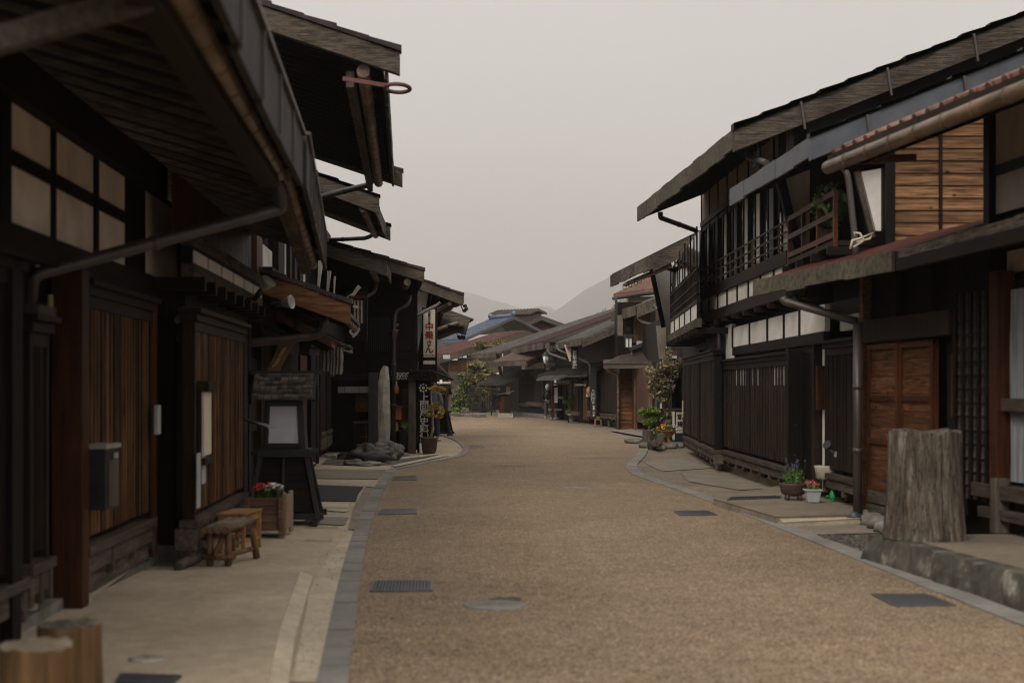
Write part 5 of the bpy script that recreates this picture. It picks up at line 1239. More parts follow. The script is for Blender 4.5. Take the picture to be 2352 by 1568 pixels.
# ---- C1: low house right of the pines
gc = V((.95, .31, 0)); rc_ = V((-.31, .95, 0)); gl = (.95, .31)
fC1 = Fr((1.95, 73.5), (-.85, 90), -1)
h = house('corner_house', 'low brown lattice house with faded red and grey roofs behind the bench', fC1)
fC1.part(h, 'wall', 'dark', .0, fC1.L, -3, -.1, .1, 3.3)
lattice(fC1, h, fC1.U(1247, .1), fC1.U(1192, .1), .1, .75, 2.35, None, 22, 'brown_dull', 'dark_y', 'sill', wires=False, name='lattice_window') if fC1.U(1192, .1) > fC1.U(1247, .1) else None
u0, u1 = fC1.U(1208, .1), fC1.U(1192, .1)
for i in range(5):
    for z0, z1 in ((2.62, 2.95), (3.0, 3.2)):
        a = fC1.U(1249, .02) + i * 1.35; fC1.part(h, 'plaster_panel', 'plaster_tan', a + .06, a + 1.29, -.02, .02, z0, z1)
for i in range(4):
    a = fC1.U(1187, .02) + i * 1.9; fC1.part(h, 'plaster_panel', 'plaster', a + .06, a + 1.8, -.02, .02, 2.46, 2.56)
P0 = W(1143, 812, 82); E1 = along(P0, rc_, 1083)
roof(h, P0, E1, gl, 9.5, .315, .1, 'roof_grey', .2, 'weather', .5, rib=.3, ribh=.11, raft=0, barge=.3, bmat='weather', name='upper_roof', ext=0)
P0 = W(1211, 830, 74.5); E1 = along(P0, rc_, 1131)
roof(h, P0, E1, gl, 3.4, .42, .08, 'roof_pink', .2, 'weather', .5, rib=.28, ribh=.11, raft=0, barge=.3, bmat='brown_dull', name='lower_roof', ext=0)
MB().poly([W(1142, 812, 82), W(1156, 812, 82), W(1154, 860, 82), W(1151, 860, 82)], .15, (0, 1, 0)).build('wing_wall', 'plaster_tan', h)
MB().beam(W(1142, 812, 81.9), W(1151, 862, 81.9), .18, .1, up=(0, 1, 0)).build('wing_wall_trim', 'dark', h)
P0 = W(1155, 882, 78); roof(h, P0, V((P0.x - 1.6, P0.y + 5, P0.z)), gl, 2.0, .4, .06, 'tile_dark', None, rib=.25, ribh=.05, raft=0, name='porch_roof')
fC1.part(h, 'stone_base', 'stone', 0, fC1.L, -.2, .15, 0, .2)
fC1.part(h, 'bench_board', 'sill', fC1.U(1243, .2), fC1.U(1210, .2), .1, .25, .62, .82)
a = W(1163, 905, 80); b = W(1172, 888, 80); MB().box((a.x, 79.8, a.z), (b.x, 79.9, b.z)).build('cloth_screen', 'cream', h)
# ---- C2: the pair of shops with signs
fC2 = Fr((4.32, 55.6), (1.98, 74.3), -1)
h = house('medicine_shop', 'dark two-storey shop house with hanging signboards behind the person in the grey hood', fC2)
fC2.part(h, 'wall', 'dark', 0, fC2.L, -4, -.12, .05, 3.9)
sC2 = Fr((4.32, 55.6), (9, 55.0)); planks(sC2, h, 'gable_boards', 'dark', 0, 3.5, .0, 0, 4.2, .25, True)
lattice(fC2, h, fC2.U(1424, .2), fC2.U(1380, .2), .2, .55, 2.25, 1.95, 20, 'brown_dull', 'dark_y', 'weather_y', wires=False)
for i in range(4):
    a = fC2.U(1423, .1); b = fC2.U(1383, .1); fC2.part(h, 'plaster_panel', 'plaster', a + (b - a) * i / 4 + .05, a + (b - a) * (i + 1) / 4 - .05, 0, .06, 2.55, 2.75)
fC2.part(h, 'door', 'orange', fC2.U(1349, .05), fC2.U(1339, .05), -.1, .05, .15, 1.9)
for px, mt in ((1334, 'brown_dull'), (1354, 'dark'), (1371, 'dark'), (1300, 'dark'), (1282, 'dark'), (1268, 'orange')):
    fC2.part(h, 'post', mt, fC2.U(px, .1), fC2.U(px, .1) + .16, -.1, .12, .05, 2.6)
fC2.part(h, 'base_board', 'weather_y', fC2.U(1362, .1), fC2.U(1350, .1), .05, .14, .35, .6); fC2.part(h, 'base_board', 'weather_y', fC2.U(1330, .1), fC2.U(1300, .1), .05, .14, .3, .5)
for a, b in ((1328, 1316), (1313, 1303)): fC2.part(h, 'sliding_door', 'brown_dull', fC2.U(a, .02), fC2.U(b, .02), -.05, .02, .15, 2.0)
for a, b in ((1350, 1342), (1318, 1309)): fC2.part(h, 'plaster_panel', 'plaster_tan', fC2.U(a, .05), fC2.U(b, .05), 0, .06, 2.42, 2.55)
# ribbed entrance canopies
P0 = W(1348, 861, 58.6); E1 = along(P0, V((-.125, .992, 0)), 1284)
roof(h, P0, E1, (.97, .12), 1.45, .5, .06, 'tile_dark', None, rib=.42, ribh=.1, raft=.5, name='canopy')
P0 = along(E1, V((-.125, .992, 0)), 1284); E2 = along(P0, V((-.125, .992, 0)), 1234)
roof(h, V((P0.x, P0.y, P0.z - .02)), V((E2.x, E2.y, P0.z - .02)), (.97, .12), 1.2, .5, .06, 'tile_dark', None, rib=.42, ribh=.1, raft=.5, name='canopy')
P0 = W(1283, 870, 63.5); E2 = along(P0, V((-.125, .992, 0)), 1232)
roof(h, P0, E2, (.97, .12), .7, .35, .05, 'roof_grey', None, rib=.3, ribh=.06, raft=0, name='lower_canopy')
# main roofs (three slopes in a row)
sd = V((-.125, .992, 0)); g2 = (.992, .125)
P0 = W(1337, 781, 56.5); E1 = along(P0, sd, 1278); r_ = roof(h, P0, E1, g2, 2.6, .42, .1, 'roof_grey', .2, 'weather', .35, rib=.3, ribh=.11, raft=.5, barge=.3, bmat='weather', ext=0)
P0 = W(1424, 737, 56.8); 
P0 = W(1303, 780, 63.2); E1 = along(P0, sd, 1246); roof(h, P0, E1, g2, 5.5, .36, .1, 'roof_dark', .2, 'weather', .5, rib=.3, ribh=.10, raft=0, ext=0, name='roof')
P0 = W(1249, 787, 69.5); E1 = along(P0, sd, 1172); roof(h, P0, E1, g2, 7.5, .36, .1, 'roof_redbrown', .3, 'weather', .5, rib=.3, ribh=.10, raft=0, ext=0, name='roof')
gm = MB()
for px in range(1316, 1366, 9): gm.beam(W(px, 779 - (px - 1316) * .08, 64), W(px + 5, 776 - (px - 1316) * .08, 64.3), .07, .05)
gm.build('snow_stops', 'pipe_grey', h)
pipe(h, [W(1280, 794, 62), W(1283, 803, 61.8), W(1352, 832, 58.5), W(1357, 842, 58.4), W(1357, 905, 58.4)], .06); pipe(h, [W(1258, 802, 66), W(1262, 812, 66), W(1302, 826, 64)], .06)
MB().poly([W(1296, 792, 60), W(1311, 792, 60), W(1311, 830, 60), W(1308, 830, 60)], .12, (0, 1, 0)).build('wing_wall', 'plaster_tan', h)
# vertical signboards
def vsign(name, label, px0, px1, py0, py1, Y, chars, size, lt, board='dark', th=.08, y0=None, dy=None, cat='signboard', mat2=None):
    t = thing(name, label, cat, W((px0 + px1) / 2, py1, Y)); a = W(px0, py1, Y); b = W(px1, py0, Y)
    MB().box((a.x, Y, a.z), (b.x, Y + th, b.z)).build('board', board, t, .004)
    n = len(chars)
    for i, ch in enumerate(chars):
        yy = (y0 if y0 else py0 + (py1 - py0) * .5 / n) + (dy if dy else (py1 - py0) / n) * i
        text(ch, size, lt, t, W((px0 + px1) / 2, yy, Y - .012), depth=.006, bold=.006)
    return t
vsign('vertical_signboard', 'narrow black upright signboard with four white characters on the far shop front', 1313, 1327, 796, 847, 59.5, '百草本舗', .19, 'ltr', 'black', y0=811, dy=10.3)
vsign('vertical_signboard', 'dark upright signboard with three faded characters left of the narrow black one', 1262.5, 1277, 785, 850, 66, '越後屋', .30, 'weather', 'dark', y0=801, dy=19.5)
vsign('hanging_board', 'pale weathered hanging board with black writing beside the street lamp of the far shop', 1254, 1262, 790, 849, 66.5, '御宿処', .14, 'ink', 'clap', y0=822, dy=9.5)
for (px, py, s_, ch, lb) in ((1294, 878, .17, '屋後越', 'small dark horizontal signboard with three faded characters under the canopy'), (1332, 884, .13, '三光百草本舗', 'small dark horizontal signboard with six white characters under the canopy')):
    Y = 60 if px > 1300 else 62
    w2 = 12 if px < 1300 else 10; t = thing('shop_signboard', lb, 'signboard', W(px, py + 5, Y)); a = W(px - w2, py + 5, Y); b = W(px + w2, py - 5, Y)
    MB().box((a.x, Y, a.z), (b.x, Y + .05, b.z)).build('board', 'dark_x', t); text(ch, s_ if px < 1300 else .085, 'weather' if px < 1300 else 'ltr', t, W(px, py, Y - .012), depth=.005)
t = thing('oval_signboard', 'upright black board with a white oval crest and small white writing below', 'signboard', W(1363, 962, 57.2)); Y = 58.2
a = W(1356, 962, Y); b = W(1370, 842, Y); MB().box((a.x, Y, a.z), (b.x, Y + .07, b.z)).build('board', 'black', t)
def oval(cx, cy, rx, ry, Y, th, mat, nm, inner=None):
    mb = MB(); n = 28; o_ = [W(cx + rx * math.cos(a), cy + ry * math.sin(a), Y) for a in [2 * math.pi * i / n for i in range(n)]]
    if inner:
        i_ = [W(cx + inner[0] * math.cos(a), cy + inner[1] * math.sin(a), Y) for a in [2 * math.pi * i / n for i in range(n)]]
        for i in range(n): mb.poly([o_[i], o_[(i + 1) % n], i_[(i + 1) % n], i_[i]], th, (0, 1, 0))
    else: mb.poly(o_, th, (0, 1, 0))
    return mb.build(nm, mat, t)
oval(1362.5, 911, 4.6, 16.5, Y - .01, .008, 'ltr', 'crest_ring', (3.7, 15)); oval(1362.5, 911, 2.7, 12.5, Y - .01, .008, 'ltr', 'crest_field')
text('三光丸', .14, 'ink', t, W(1362.5, 911, Y - .02), vertical=True, depth=.003, bold=.006, line=1.0)
for i, (ch, mt) in enumerate((('百', 'ltr'), ('草', 'ltr'), ('元', 'fl_red'), ('薬', 'ltr'), ('局', 'ltr'))): text(ch, .085, mt, t, W(1363.5, 934 + i * 5, Y - .012), depth=.003, bold=.004)
t = thing('straw_hat', 'conical woven straw hat hung on a white paper beside the oval signboard', 'straw hat', W(1352, 912, 58.8))
MB().lathe(W(1354, 898, 58.7), [(.24, -.05), (.2, .0), (.08, .1), (.0, .14)], 20, (-.75, -.6, .1)).build('hat', 'honey', t); a = W(1347, 911, 58.9); b = W(1352, 893, 58.9); MB().box((a.x, 58.9, a.z), (b.x, 58.92, b.z)).build('paper', 'white', t)
# lantern lamps
def lamp(px, py0, py1, Y, label, txt=None):
    t = thing('street_lamp', label, 'lamp', W(px, py1, Y)); z0 = W(px, py1, Y).z; z1 = W(px, py0, Y).z; c = W(px, 0, Y); H_ = z1 - z0; r = H_ * .26
    MB().lathe((c.x, Y, z0), [(r * .62, 0), (r, H_ * .62)], 4, cap=True).build('glass_body', 'white', t)
    MB().lathe((c.x, Y, z0), [(r * 1.25, H_ * .62), (r * 1.25, H_ * .68), (r * .2, H_ * .95), (.02, H_)], 4).build('lamp_roof', 'black', t)
    mb = MB()
    for k in range(4):
        a = k * math.pi / 2; mb.beam((c.x + math.cos(a) * r * .66, Y + math.sin(a) * r * .66, z0), (c.x + math.cos(a) * r * 1.04, Y + math.sin(a) * r * 1.04, z0 + H_ * .62), .02, .02)
    mb.build('frame', 'black', t); MB().tube([(c.x, Y, z1), (c.x + .05, Y, z1 + .12), (c.x + .45, Y + .1, z1 + .14)], .018).build('bracket', 'iron', t)
    if txt: text(txt, H_ * .14, 'ink', t, (c.x, Y - r * .98, z0 + H_ * .33), vertical=True, depth=.002, line=.8)
    return t
lampY = 64; lamp(1253.5, 806, 835, lampY, 'black-framed white paper lamp with writing at the corner of the far shops', '大文字')
# framed crest, notes, benches, tub plant, stone seat
Y = 63; t = thing('crest_plaque', 'framed plaque with a navy crest on the post just right of the hooded person', 'plaque', W(1274 - 0, 890, Y))
a = W(1223 + 45 - 0, 0, Y)
a = W(1271 - 0 - 0, 0, Y)
pa = W(1269, 885, Y); pb = W(1283, 871, Y)
MB().box((pa.x + .05, Y, pa.z), (pb.x - .1, Y + .04, pb.z)).build('frame', 'plaster_tan', t); m_ = (pa + pb) / 2
MB().box((m_.x - .10, Y - .01, m_.z - .11), (m_.x + .08, Y, m_.z + .11)).build('crest_field', 'jeans', t); MB().lathe((m_.x - .01, Y - .011, m_.z + .04), [(.05, 0), (.05, .006)], 12, (0, -1, 0)).build('crest', 'cream', t)
def bench(name, label, px0, px1, pyb, pyt, mat, depth=.35, legs_n=4, cat='bench', logs=False):
    c = G((px0 + px1) / 2, pyb); Y = c.y; t = thing(name, label, cat, c); a = W(px0, pyt, Y); b = W(px1, pyt, Y); z = a.z
    if logs:
        for i in range(4): MB().tube([(a.x - .04, Y + depth * (i + .5) / 4, z - .03), (b.x + .04, Y + depth * (i + .5) / 4, z - .03)], .045, 10).build('seat_pole', mat, t)
    else: MB().box((a.x, Y, z - .04), (b.x, Y + depth, z)).build('seat', mat, t, .004)
    for x in (a.x + .06, b.x - .06):
        for y in (Y + .05, Y + depth - .05): MB().beam((x, y, 0), (x, y, z - .045), .055, .055).build('leg', mat, t)
    MB().beam((a.x + .05, Y + .05, z - .1), (b.x - .05, Y + .05, z - .1), .03, .07).build('apron', mat, t)
    return t
bench('log_bench', 'pale log-topped bench on the far right pavement next to the dark benches', 1364, 1384, 978, 957, 'honey', logs=True)
bench('wooden_bench', 'brown wooden bench between the pale log bench and the grey one', 1383, 1408, 979, 957, 'brown_dull')
bench('wooden_bench', 'small grey-brown wooden bench beside the copper downpipe', 1395, 1418, 981, 959, 'weather')
bench('plant_bench', 'low dark bench standing over a white tub with a leafy shrub', 1303, 1334, 971, 954, 'brown_dull', .5)
t = thing('potted_shrub', 'leafy green shrub with one long side branch in a white tub behind the low bench', 'potted plant', G(1312, 968))
c = G(1312, 968); MB().lathe(c, [(.13, 0), (.17, .35), (.18, .36)], 18).build('tub', 'pot_grey', t)
tr = [W(1312, 948, c.y), W(1312, 930, c.y), W(1311, 908, c.y)]; mb = MB().tube(tr, [.03, .025, .012], 7); mb.tube([W(1312, 935, c.y), W(1302, 925, c.y), W(1286, 910, c.y)], [.02, .012, .006], 6); mb.build('stem', 'bark', t)
mb = MB()
for px, py, rx, rz, n in ((1311, 912, .14, .16, 150), (1315, 922, .16, .15, 160), (1309, 930, .13, .15, 110), (1308, 943, .14, .08, 60), (1299, 923, .13, .08, 90), (1289, 913, .14, .07, 60), (1317, 914, .09, .15, 70)):
    mb.leaves(W(px, py, c.y), (rx, .16, rz), n, .055, shell=0)
mb.build('foliage', 'leaf', t)
t = thing('stone_stool', 'grey stone pedestal seat beside the hooded person', 'stone seat', G(1274, 961)); c = G(1275, 964)
MB().box((c.x - .34, c.y, .46), (c.x + .34, c.y + .35, .56)).build('slab', 'stone', t, .02); MB().lathe((c.x, c.y + .17, 0), [(.3, 0), (.28, .1), (.14, .16), (.16, .40), (.26, .458)], 4).build('pedestal', 'stone', t)
o = MB(); a = W(1273, 945, 61); b = W(1277, 911, 61); 
t = thing('notice_post', 'tall wooden post with small white notice near the stone seat', 'post', G(1268, 962)); c = G(1267, 964); MB().box((c.x, c.y, 0), (c.x + .12, c.y + .12, 2.0)).build('post', 'orange', t); MB().box((c.x + .14, c.y - .01, .85), (c.x + .3, c.y, 1.6)).build('notice', 'white', t)
# fence, pines, shrubs, bench, letter stand, edging stones
t = thing('garden_fence', 'black slatted garden fence around the pines', 'fence', G(1105, 948)); 
A = G(1077, 947.2); B = G(1129, 948); Cc = V((B.x + 1.2, B.y + 4.5, 0)); H_ = 1.52
fn = MB()
for (p, q) in ((A, B), (B, Cc)):
    n = max(5, int((q - p).length / .17))
    for i in range(n + 1):
        c = p + (q - p) * (i / n); fn.box((c.x - .03, c.y - .015, .14), (c.x + .03, c.y + .015, H_ - .12))
fn.build('slats', 'black', t)
rl = MB()
for (p, q) in ((A, B), (B, Cc)):
    for z in (.18, H_ - .28, H_): rl.beam(p + UP * z, q + UP * z, .06, .07)
rl.build('rails', 'black', t)
for c in (A, (A + B) / 2, B, Cc): MB().box((c.x - .06, c.y - .06, 0), (c.x + .06, c.y + .06, H_ + .06)).build('post', 'black', t)
def tree(name, label, base, limbs, clumps, mat, tm='bark', leaf=.16, cat='tree', asp=1.6):
    t = thing(name, label, cat, base); mb = MB()
    for pts, r in limbs: mb.tube([V(p) for p in pts], r, 8)
    mb.build('trunk', tm, t); c = MB()
    for p, r, n in clumps: c.leaves(p, r, n, leaf, shell=0, asp=asp)
    c.build('crown', mat, t); return t
Yp = 93
Wp = lambda x, y, d=0: W(x, y, Yp + d)
clumps = []
for (px, py, rx, rz, n) in ((1123, 793, 1.0, .32, 600), (1100, 850, .75, .35, 500), (1090, 838, .9, .25, 400), (1130, 858, .8, .3, 420), (1108, 868, 1.2, .35, 700), (1080, 876, .8, .25, 350), (1132, 884, 1.0, .4, 600), (1100, 898, 1.5, .35, 800), (1070, 896, .9, .3, 400), (1120, 910, 1.3, .35, 600), (1088, 918, 1.2, .28, 500), (1140, 905, .9, .5, 450), (1066, 912, .8, .22, 300)):
    k = max(3, int(rx * 5))
    for i in range(k):
        a = U_(0, 6.28); q = Wp(px, py) + V((math.cos(a) * rx * U_(0, .8), math.sin(a) * .8, U_(-.5, .5) * rz)); clumps.append((q, (rx * .42, .5, rz * .6), n // k))
tree('pine_tree', 'gnarled layered garden pine behind the black fence', G(1110, 947), [([Wp(1112, 948), Wp(1108, 925), Wp(1118, 900), Wp(1106, 880), Wp(1116, 850), Wp(1122, 800)], [.22, .2, .17, .14, .1, .04]), ([Wp(1112, 905), Wp(1090, 895), Wp(1068, 897)], [.1, .07, .03]), ([Wp(1108, 882), Wp(1085, 872), Wp(1080, 877)], [.08, .05, .02]), ([Wp(1116, 890), Wp(1140, 880)], [.08, .03]), ([Wp(1115, 858), Wp(1092, 842)], [.06, .02]), ([Wp(1112, 915), Wp(1138, 905)], [.08, .03])], clumps, 'needle', leaf=.14, asp=3)
cl = [(W(1066, y, 91.5) + V((U_(-.3, .3), U_(-.4, .4), 0)), (rx, .4, .22), n) for y, rx, n in ((862, .5, 110), (868, .45, 90), (878, .45, 110), (885, .5, 120), (893, .4, 90))]
cl += [(W(px, y, 91.5), (rx, .5, rz), n) for px, y, rx, rz, n in ((1055, 905, .6, .3, 200), (1062, 915, .7, .3, 260), (1048, 922, .5, .4, 200), (1066, 930, .7, .35, 280), (1054, 938, .7, .25, 240), (1078, 920, .5, .5, 150))]
tree('garden_shrub', 'feathery olive-green stepped shrub against the clapboard wall left of the fence', G(1060, 948), [([W(1062, 948, 91.5), W(1064, 900, 91.5), W(1066, 862, 91.5)], [.08, .06, .02])], cl, 'maple', leaf=.11, cat='shrub')
mb = MB()
for i in range(7): mb.leaves(W(1028 + i * 7, 943 + U_(-1, 1), 90.5), (.4, .4, .2), 70, .12)
solo(mb, 'ground_shrub', 'leaf', 'low green plants along the clapboard wall behind the edging stones', 'plants')
mb = MB()
solo(MB().leaves(W(1069, 945, 90), (.28, .2, .10), 110, .07, .3), 'azalea', 'fl_mag', 'small magenta azalea clump by the foot of the black fence', 'flowers')
for i, (a, b, y0) in enumerate(((1020, 1048, 953), (1050, 1085, 956), (1087, 1110, 957), (1040, 1056, 946))):
    p, q = G(a, y0), G(b, y0 + 1); mb = MB(); mb.beam(p + UP * .08, q + UP * .08, .5, .2)
    for v in mb.v: v += V((U_(-.04, .04), U_(-.04, .04), U_(-.02, .02)))
    solo(mb, 'edging_stone', 'stone', ['long grey edging stone at the left end of the garden border', 'middle grey edging stone below the magenta azalea', 'grey edging stone under the black fence', 'short raised stone at the corner of the clapboard wall'][i], 'edging stone', bevel=.04)
# slatted park bench
t = thing('park_bench', 'slatted wooden park bench with iron arms in front of the brown lattice house', 'bench', G(1149, 953)); Y = 82.5
x0, x1 = W(1127, 0, Y).x, W(1153, 0, Y).x
for i in range(3): MB().box((x0 + .1, Y + .1 + i * .14, .42), (x1, Y + .21 + i * .14, .45)).build('seat_slat', 'weather', t)
for i in range(4): MB().box((x0 + .25, Y + .55 + i * .03, .52 + i * .11), (x1, Y + .58 + i * .03, .60 + i * .11)).build('back_slat', 'weather', t)
for x in (x0 + .05, (x0 + x1) / 2 + .2, x1 - .05): MB().tube([(x, Y, 0), (x, Y + .02, .42), (x, Y, .62), (x, Y + .2, .68), (x, Y + .5, .62), (x, Y + .6, .3), (x, Y + .6, 0)], .025, 8).build('arm_frame', 'iron', t)
t = thing('letter_stand', 'brown wooden pulpit-like stand with slanted lid on a pale stone block', 'stand', G(1161, 959)); c = G(1161, 959); s_ = 1.0
MB().box((c.x - .4, c.y, 0), (c.x + .4, c.y + .6, .24)).build('stone_block', 'stone_light', t, .01); MB().box((c.x - .28, c.y + .08, .245), (c.x + .28, c.y + .5, 1.22)).build('cabinet', 'brown_dull', t, .01); MB().box((c.x - .28, c.y + .07, .245), (c.x - .06, c.y + .08, 1.2)).build('door', 'orange', t)
MB().beam((c.x - .48, c.y + .25, 1.2), (c.x + .45, c.y + .25, 1.42), .75, .05).build('lid', 'weather', t)
# ================================================================== RIGHT SIDE OF THE STREET
# ---- C3: small house with brown clapboard side wall
fC3 = Fr((4.85, 39.5), (4.62, 54.0), -1); sC3 = Fr((4.06, 54.0), (4.62, 54.0))
h = house('board_house', 'small two-storey house with orange-brown clapboard side wall and vertical cedar planks on the right', fC3)
planks(sC3, h, 'clapboard', 'cedar_dim', .02, sC3.L, .0, .05, 2.75, .17, lap=.02, batten=0)
MB().box((4.08, 54.04, 0), (9, 58, 2.7)).build('wall', 'dark', h)
MB().box((4.95, 41, 0), (9, 54, 3.9)).build('wall', 'dark', h)
u0, u1 = fC3.U(1520, 0), fC3.U(1478, 0)
fC3.part(h, 'entrance_door', 'orange', fC3.U(1491, .02), fC3.U(1463, .02), .0, .06, .35, 2.3); fC3.part(h, 'door_panel', 'cedar_dim', fC3.U(1491, .08), fC3.U(1463, .08), .06, .09, .35, .8)
for px in (1459, 1493): fC3.part(h, 'post', 'cedar_v', fC3.U(px, .08), fC3.U(px, .08) + .15, 0, .12, .05, 2.5)
fC3.part(h, 'corner_post', 'orange', fC3.U(1456, .05), fC3.U(1456, .05) + .2, 0, .1, .05, 2.7)
lattice(fC3, h, fC3.U(1544, .1), fC3.U(1500, .1), .1, .5, 2.35, 1.75, 26, 'brown_dull', 'dark_y', 'sill', wires=False)
pipe(h, [W(1391, 842, 53.8), W(1397, 852, 53.8), W(1421, 860, 53.8), W(1420, 984, 53.8)], .05, 'copper')
# corrugated canopy, hipped
e0 = W(1510, 836, 48.5); e1 = W(1390, 838, 53.6); up_ = W(1500, 806, 51.0); 
rb = MB(); A_, B_, C_, D_ = W(1388, 838, 53.4), W(1512, 838, 50.5), W(1500, 812, 53.4), W(1449, 806, 56)
rb.hexa([p - UP * .06 for p in (A_, B_, C_, D_)] + [A_, B_, C_, D_])
for i in range(26):
    f_ = i / 25; rb.beam(A_ + (B_ - A_) * f_ + UP * .03, D_ + (C_ - D_) * f_ + UP * .03, .06, .05)
ro = rb.build('canopy_roof', 'roof_brown', h)
MB().beam(A_ - UP * .07, B_ - UP * .07, .08, .12).build('fascia_board', 'weather', ro)
MB().beam(W(1455, 806, 55.2), W(1498, 790, 55.5), .9, .1).build('upper_canopy', 'weather', h)
tb = MB()
for i in range(12): p = W(1449 + i * 4.2, 802 - i * 1.6, 54.5); tb.tube([p, p + V((.35, 1.4, .25))], .07, 8)
tb.build('tile_row', 'metal_blue', h)
pipe(h, [W(1452, 806, 53.9), W(1455, 835, 53.9), W(1490, 858, 52)], .05, 'copper')
sU = Fr((4.15, 55.0), (5.4, 55.0))
planks(sU, h, 'cedar_planks', 'cedar_v', sU.U(1455), sU.U(1491), .1, 3.45, 4.75, .12, True)
sU.part(h, 'wall', 'dark', sU.U(1418), sU.U(1500), -1.5, .08, 2.6, 4.9); sU.part(h, 'sill', 'weather', sU.U(1453), sU.U(1493), .1, .18, 3.33, 3.44)
a = W(1462, 796, 54.9); b = W(1478, 783, 54.9); MB().box((a.x, 54.8, a.z), (b.x, 54.9, b.z)).build('white_panel', 'plaster', h)
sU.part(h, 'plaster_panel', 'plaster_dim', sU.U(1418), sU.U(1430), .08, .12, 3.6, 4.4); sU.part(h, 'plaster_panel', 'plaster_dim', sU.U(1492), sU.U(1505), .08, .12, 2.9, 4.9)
P0 = W(1462, 703, 52.5); P0 = V((P0.x, P0.y, P0.z)); E1 = along(P0, V((-.12, .99, 0)), 1406)
roof(h, P0, E1, (.99, .12), 4, .38, .1, 'roof_dark', .36, 'weather', .35, rib=0, raft=.5, barge=.42, bmat='moss', ext=.0)
pipe(h, [W(1462, 716, 53), W(1464, 728, 53), W(1476, 740, 52.5), W(1512, 748, 51.5), W(1518, 770, 51.3), W(1524, 850, 51)], .06)
pipe(h, [W(1500, 700, 50.5), W(1506, 708, 50.5), W(1545, 722, 48)], .06)
t = thing('hanging_lantern', 'square black-framed paper lantern hung on the cedar-plank house', 'lantern', W(1444, 805, 53.6))
a = W(1437, 797, 53.6); b = W(1451, 774, 53.6); MB().box((a.x, 53.5, a.z), (b.x, 53.75, b.z)).build('paper_body', 'white', t)
a = W(1434, 774, 53.6); b = W(1454, 768, 53.6); MB().box((a.x, 53.4, a.z), (b.x, 53.85, b.z)).build('lantern_roof', 'black', t); mb = MB()
for px in (1436, 1451.5, 1444): mb.beam(W(px, 799, 53.47), W(px, 774, 53.47), .03, .03, up=(0, 1, 0))
mb.beam(W(1435, 798, 53.47), W(1453, 798, 53.47), .03, .03, up=(0, 1, 0)); mb.build('frame', 'black', t); MB().tube([W(1444, 768, 53.6), W(1445, 750, 53.6)], .012).build('hanger', 'iron', t)
# upper small red roof behind
h = thing('red_roof_house', 'small upper storey with a bright red tiled eave above the mossy fascia', 'house', (6, 62, 0))
P0 = W(1503, 662, 58); E1 = along(P0, V((-.35, .94, 0)), 1409); P0.z = zat(E1, 678); E1.z = P0.z
roof(h, P0, E1, (.94, .35), 3.2, .45, .1, 'tile_red', None, rib=.2, ribh=.06, raft=.4, gutter=.07, gin=0, gdz=-.14, gmat='iron')
a = W(1446, 715, 61); MB().box((a.x, 61, 4.3), (a.x + 3, 64, 5.5)).build('wall', 'plaster_brown', h)
MB().beam(W(1425, 722, 60), W(1500, 706, 58), .8, .1).build('lower_eave', 'roof_dark', h)
pipe(h, [W(1414, 684, 59.5), W(1416, 698, 59.5), W(1452, 718, 59)], .06, 'iron')

# ---- R4
f4 = Fr((4.2, 31.0), (4.6, 39.2), -1)
h = house('townhouse', 'narrow townhouse with dark window grilles, white panel row and tapering wing wall on the right', f4)
f4.part(h, 'wall', 'dark', 0, f4.L, -4, -.1, .1, 4.7)
w = .15
lattice(f4, h, f4.U(1642, w), f4.U(1572, w), w, .42, 2.22, 1.78, 34, 'brown_dull', 'dark_y', 'sill')
f4.part(h, 'side_board', 'dark', -.55, -.45, -.3, .17, .2, 2.4)
w = .45
u0, u1 = f4.U(1604, w), f4.U(1541, w)
f4.part(h, 'wall', 'dark', -.2, u1, -.1, w - .03, 2.65, 4.6, label='projecting upper storey')
n = 5
for i in range(n + 1): a = u0 + (u1 - u0) * i / n; f4.part(h, 'divider', 'dark', a - .025, a + .025, w - .03, w + .03, 2.93, 3.22)
for i in range(n):
    a = u0 + (u1 - u0) * i / n; b = u0 + (u1 - u0) * (i + 1) / n; f4.part(h, 'plaster_panel', 'plaster', a + .03, b - .03, w - .02, w + .01, 2.93, 3.22)
f4.part(h, 'band_board', 'weather_y', u0 - .2, u1 + .1, w - .05, w + .05, 2.75, 2.92); f4.part(h, 'band_board', 'brown_dull', u0, u1, w - .05, w + .03, 3.23, 3.3)
for i in range(8): a = u0 + (u1 - u0) * i / 7; f4.part(h, 'floor_joist', 'dark_x', a - .05, a + .05, w - .6, w + .1, 2.63, 2.745)
mb = MB()
for i in range(26): a = u0 + (u1 - u0) * (i + .5) / 26; f4.box(mb, a - .02, a + .02, w, w + .03, 3.31, 3.95 if i % 5 else 4.7)
for z in (3.4, 3.6, 3.86): f4.box(mb, u0, u1, w + .0, w + .035, z, z + .03)
gr = mb.build('window_grille', 'brown_dull', h); mb = MB(); f4.box(mb, u0, u1, w - .028, w - .02, 3.22, 4.6); mb.build('glass_pane', 'glass', gr)
Y = 38.9; MB().poly([W(1497, 614, Y), W(1540, 606, Y), W(1540, 742, Y), W(1525, 742, Y)], .12, (0, 1, 0)).build('wing_wall', 'plaster', h)
MB().beam(W(1495, 612, Y - .05), W(1524, 752, Y - .05), .12, .16, up=(0, 1, 0)).build('wing_wall_trim', 'dark', h)
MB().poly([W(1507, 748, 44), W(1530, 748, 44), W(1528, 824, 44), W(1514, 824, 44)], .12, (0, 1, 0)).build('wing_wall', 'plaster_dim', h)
MB().poly([W(1535, 765, 40), W(1530, 800, 40), W(1537, 800, 40)], .05, (0, 1, 0))
E0 = V((3.33, 33.2, 4.66)); E1 = V((2.73, 38.7, 4.62))
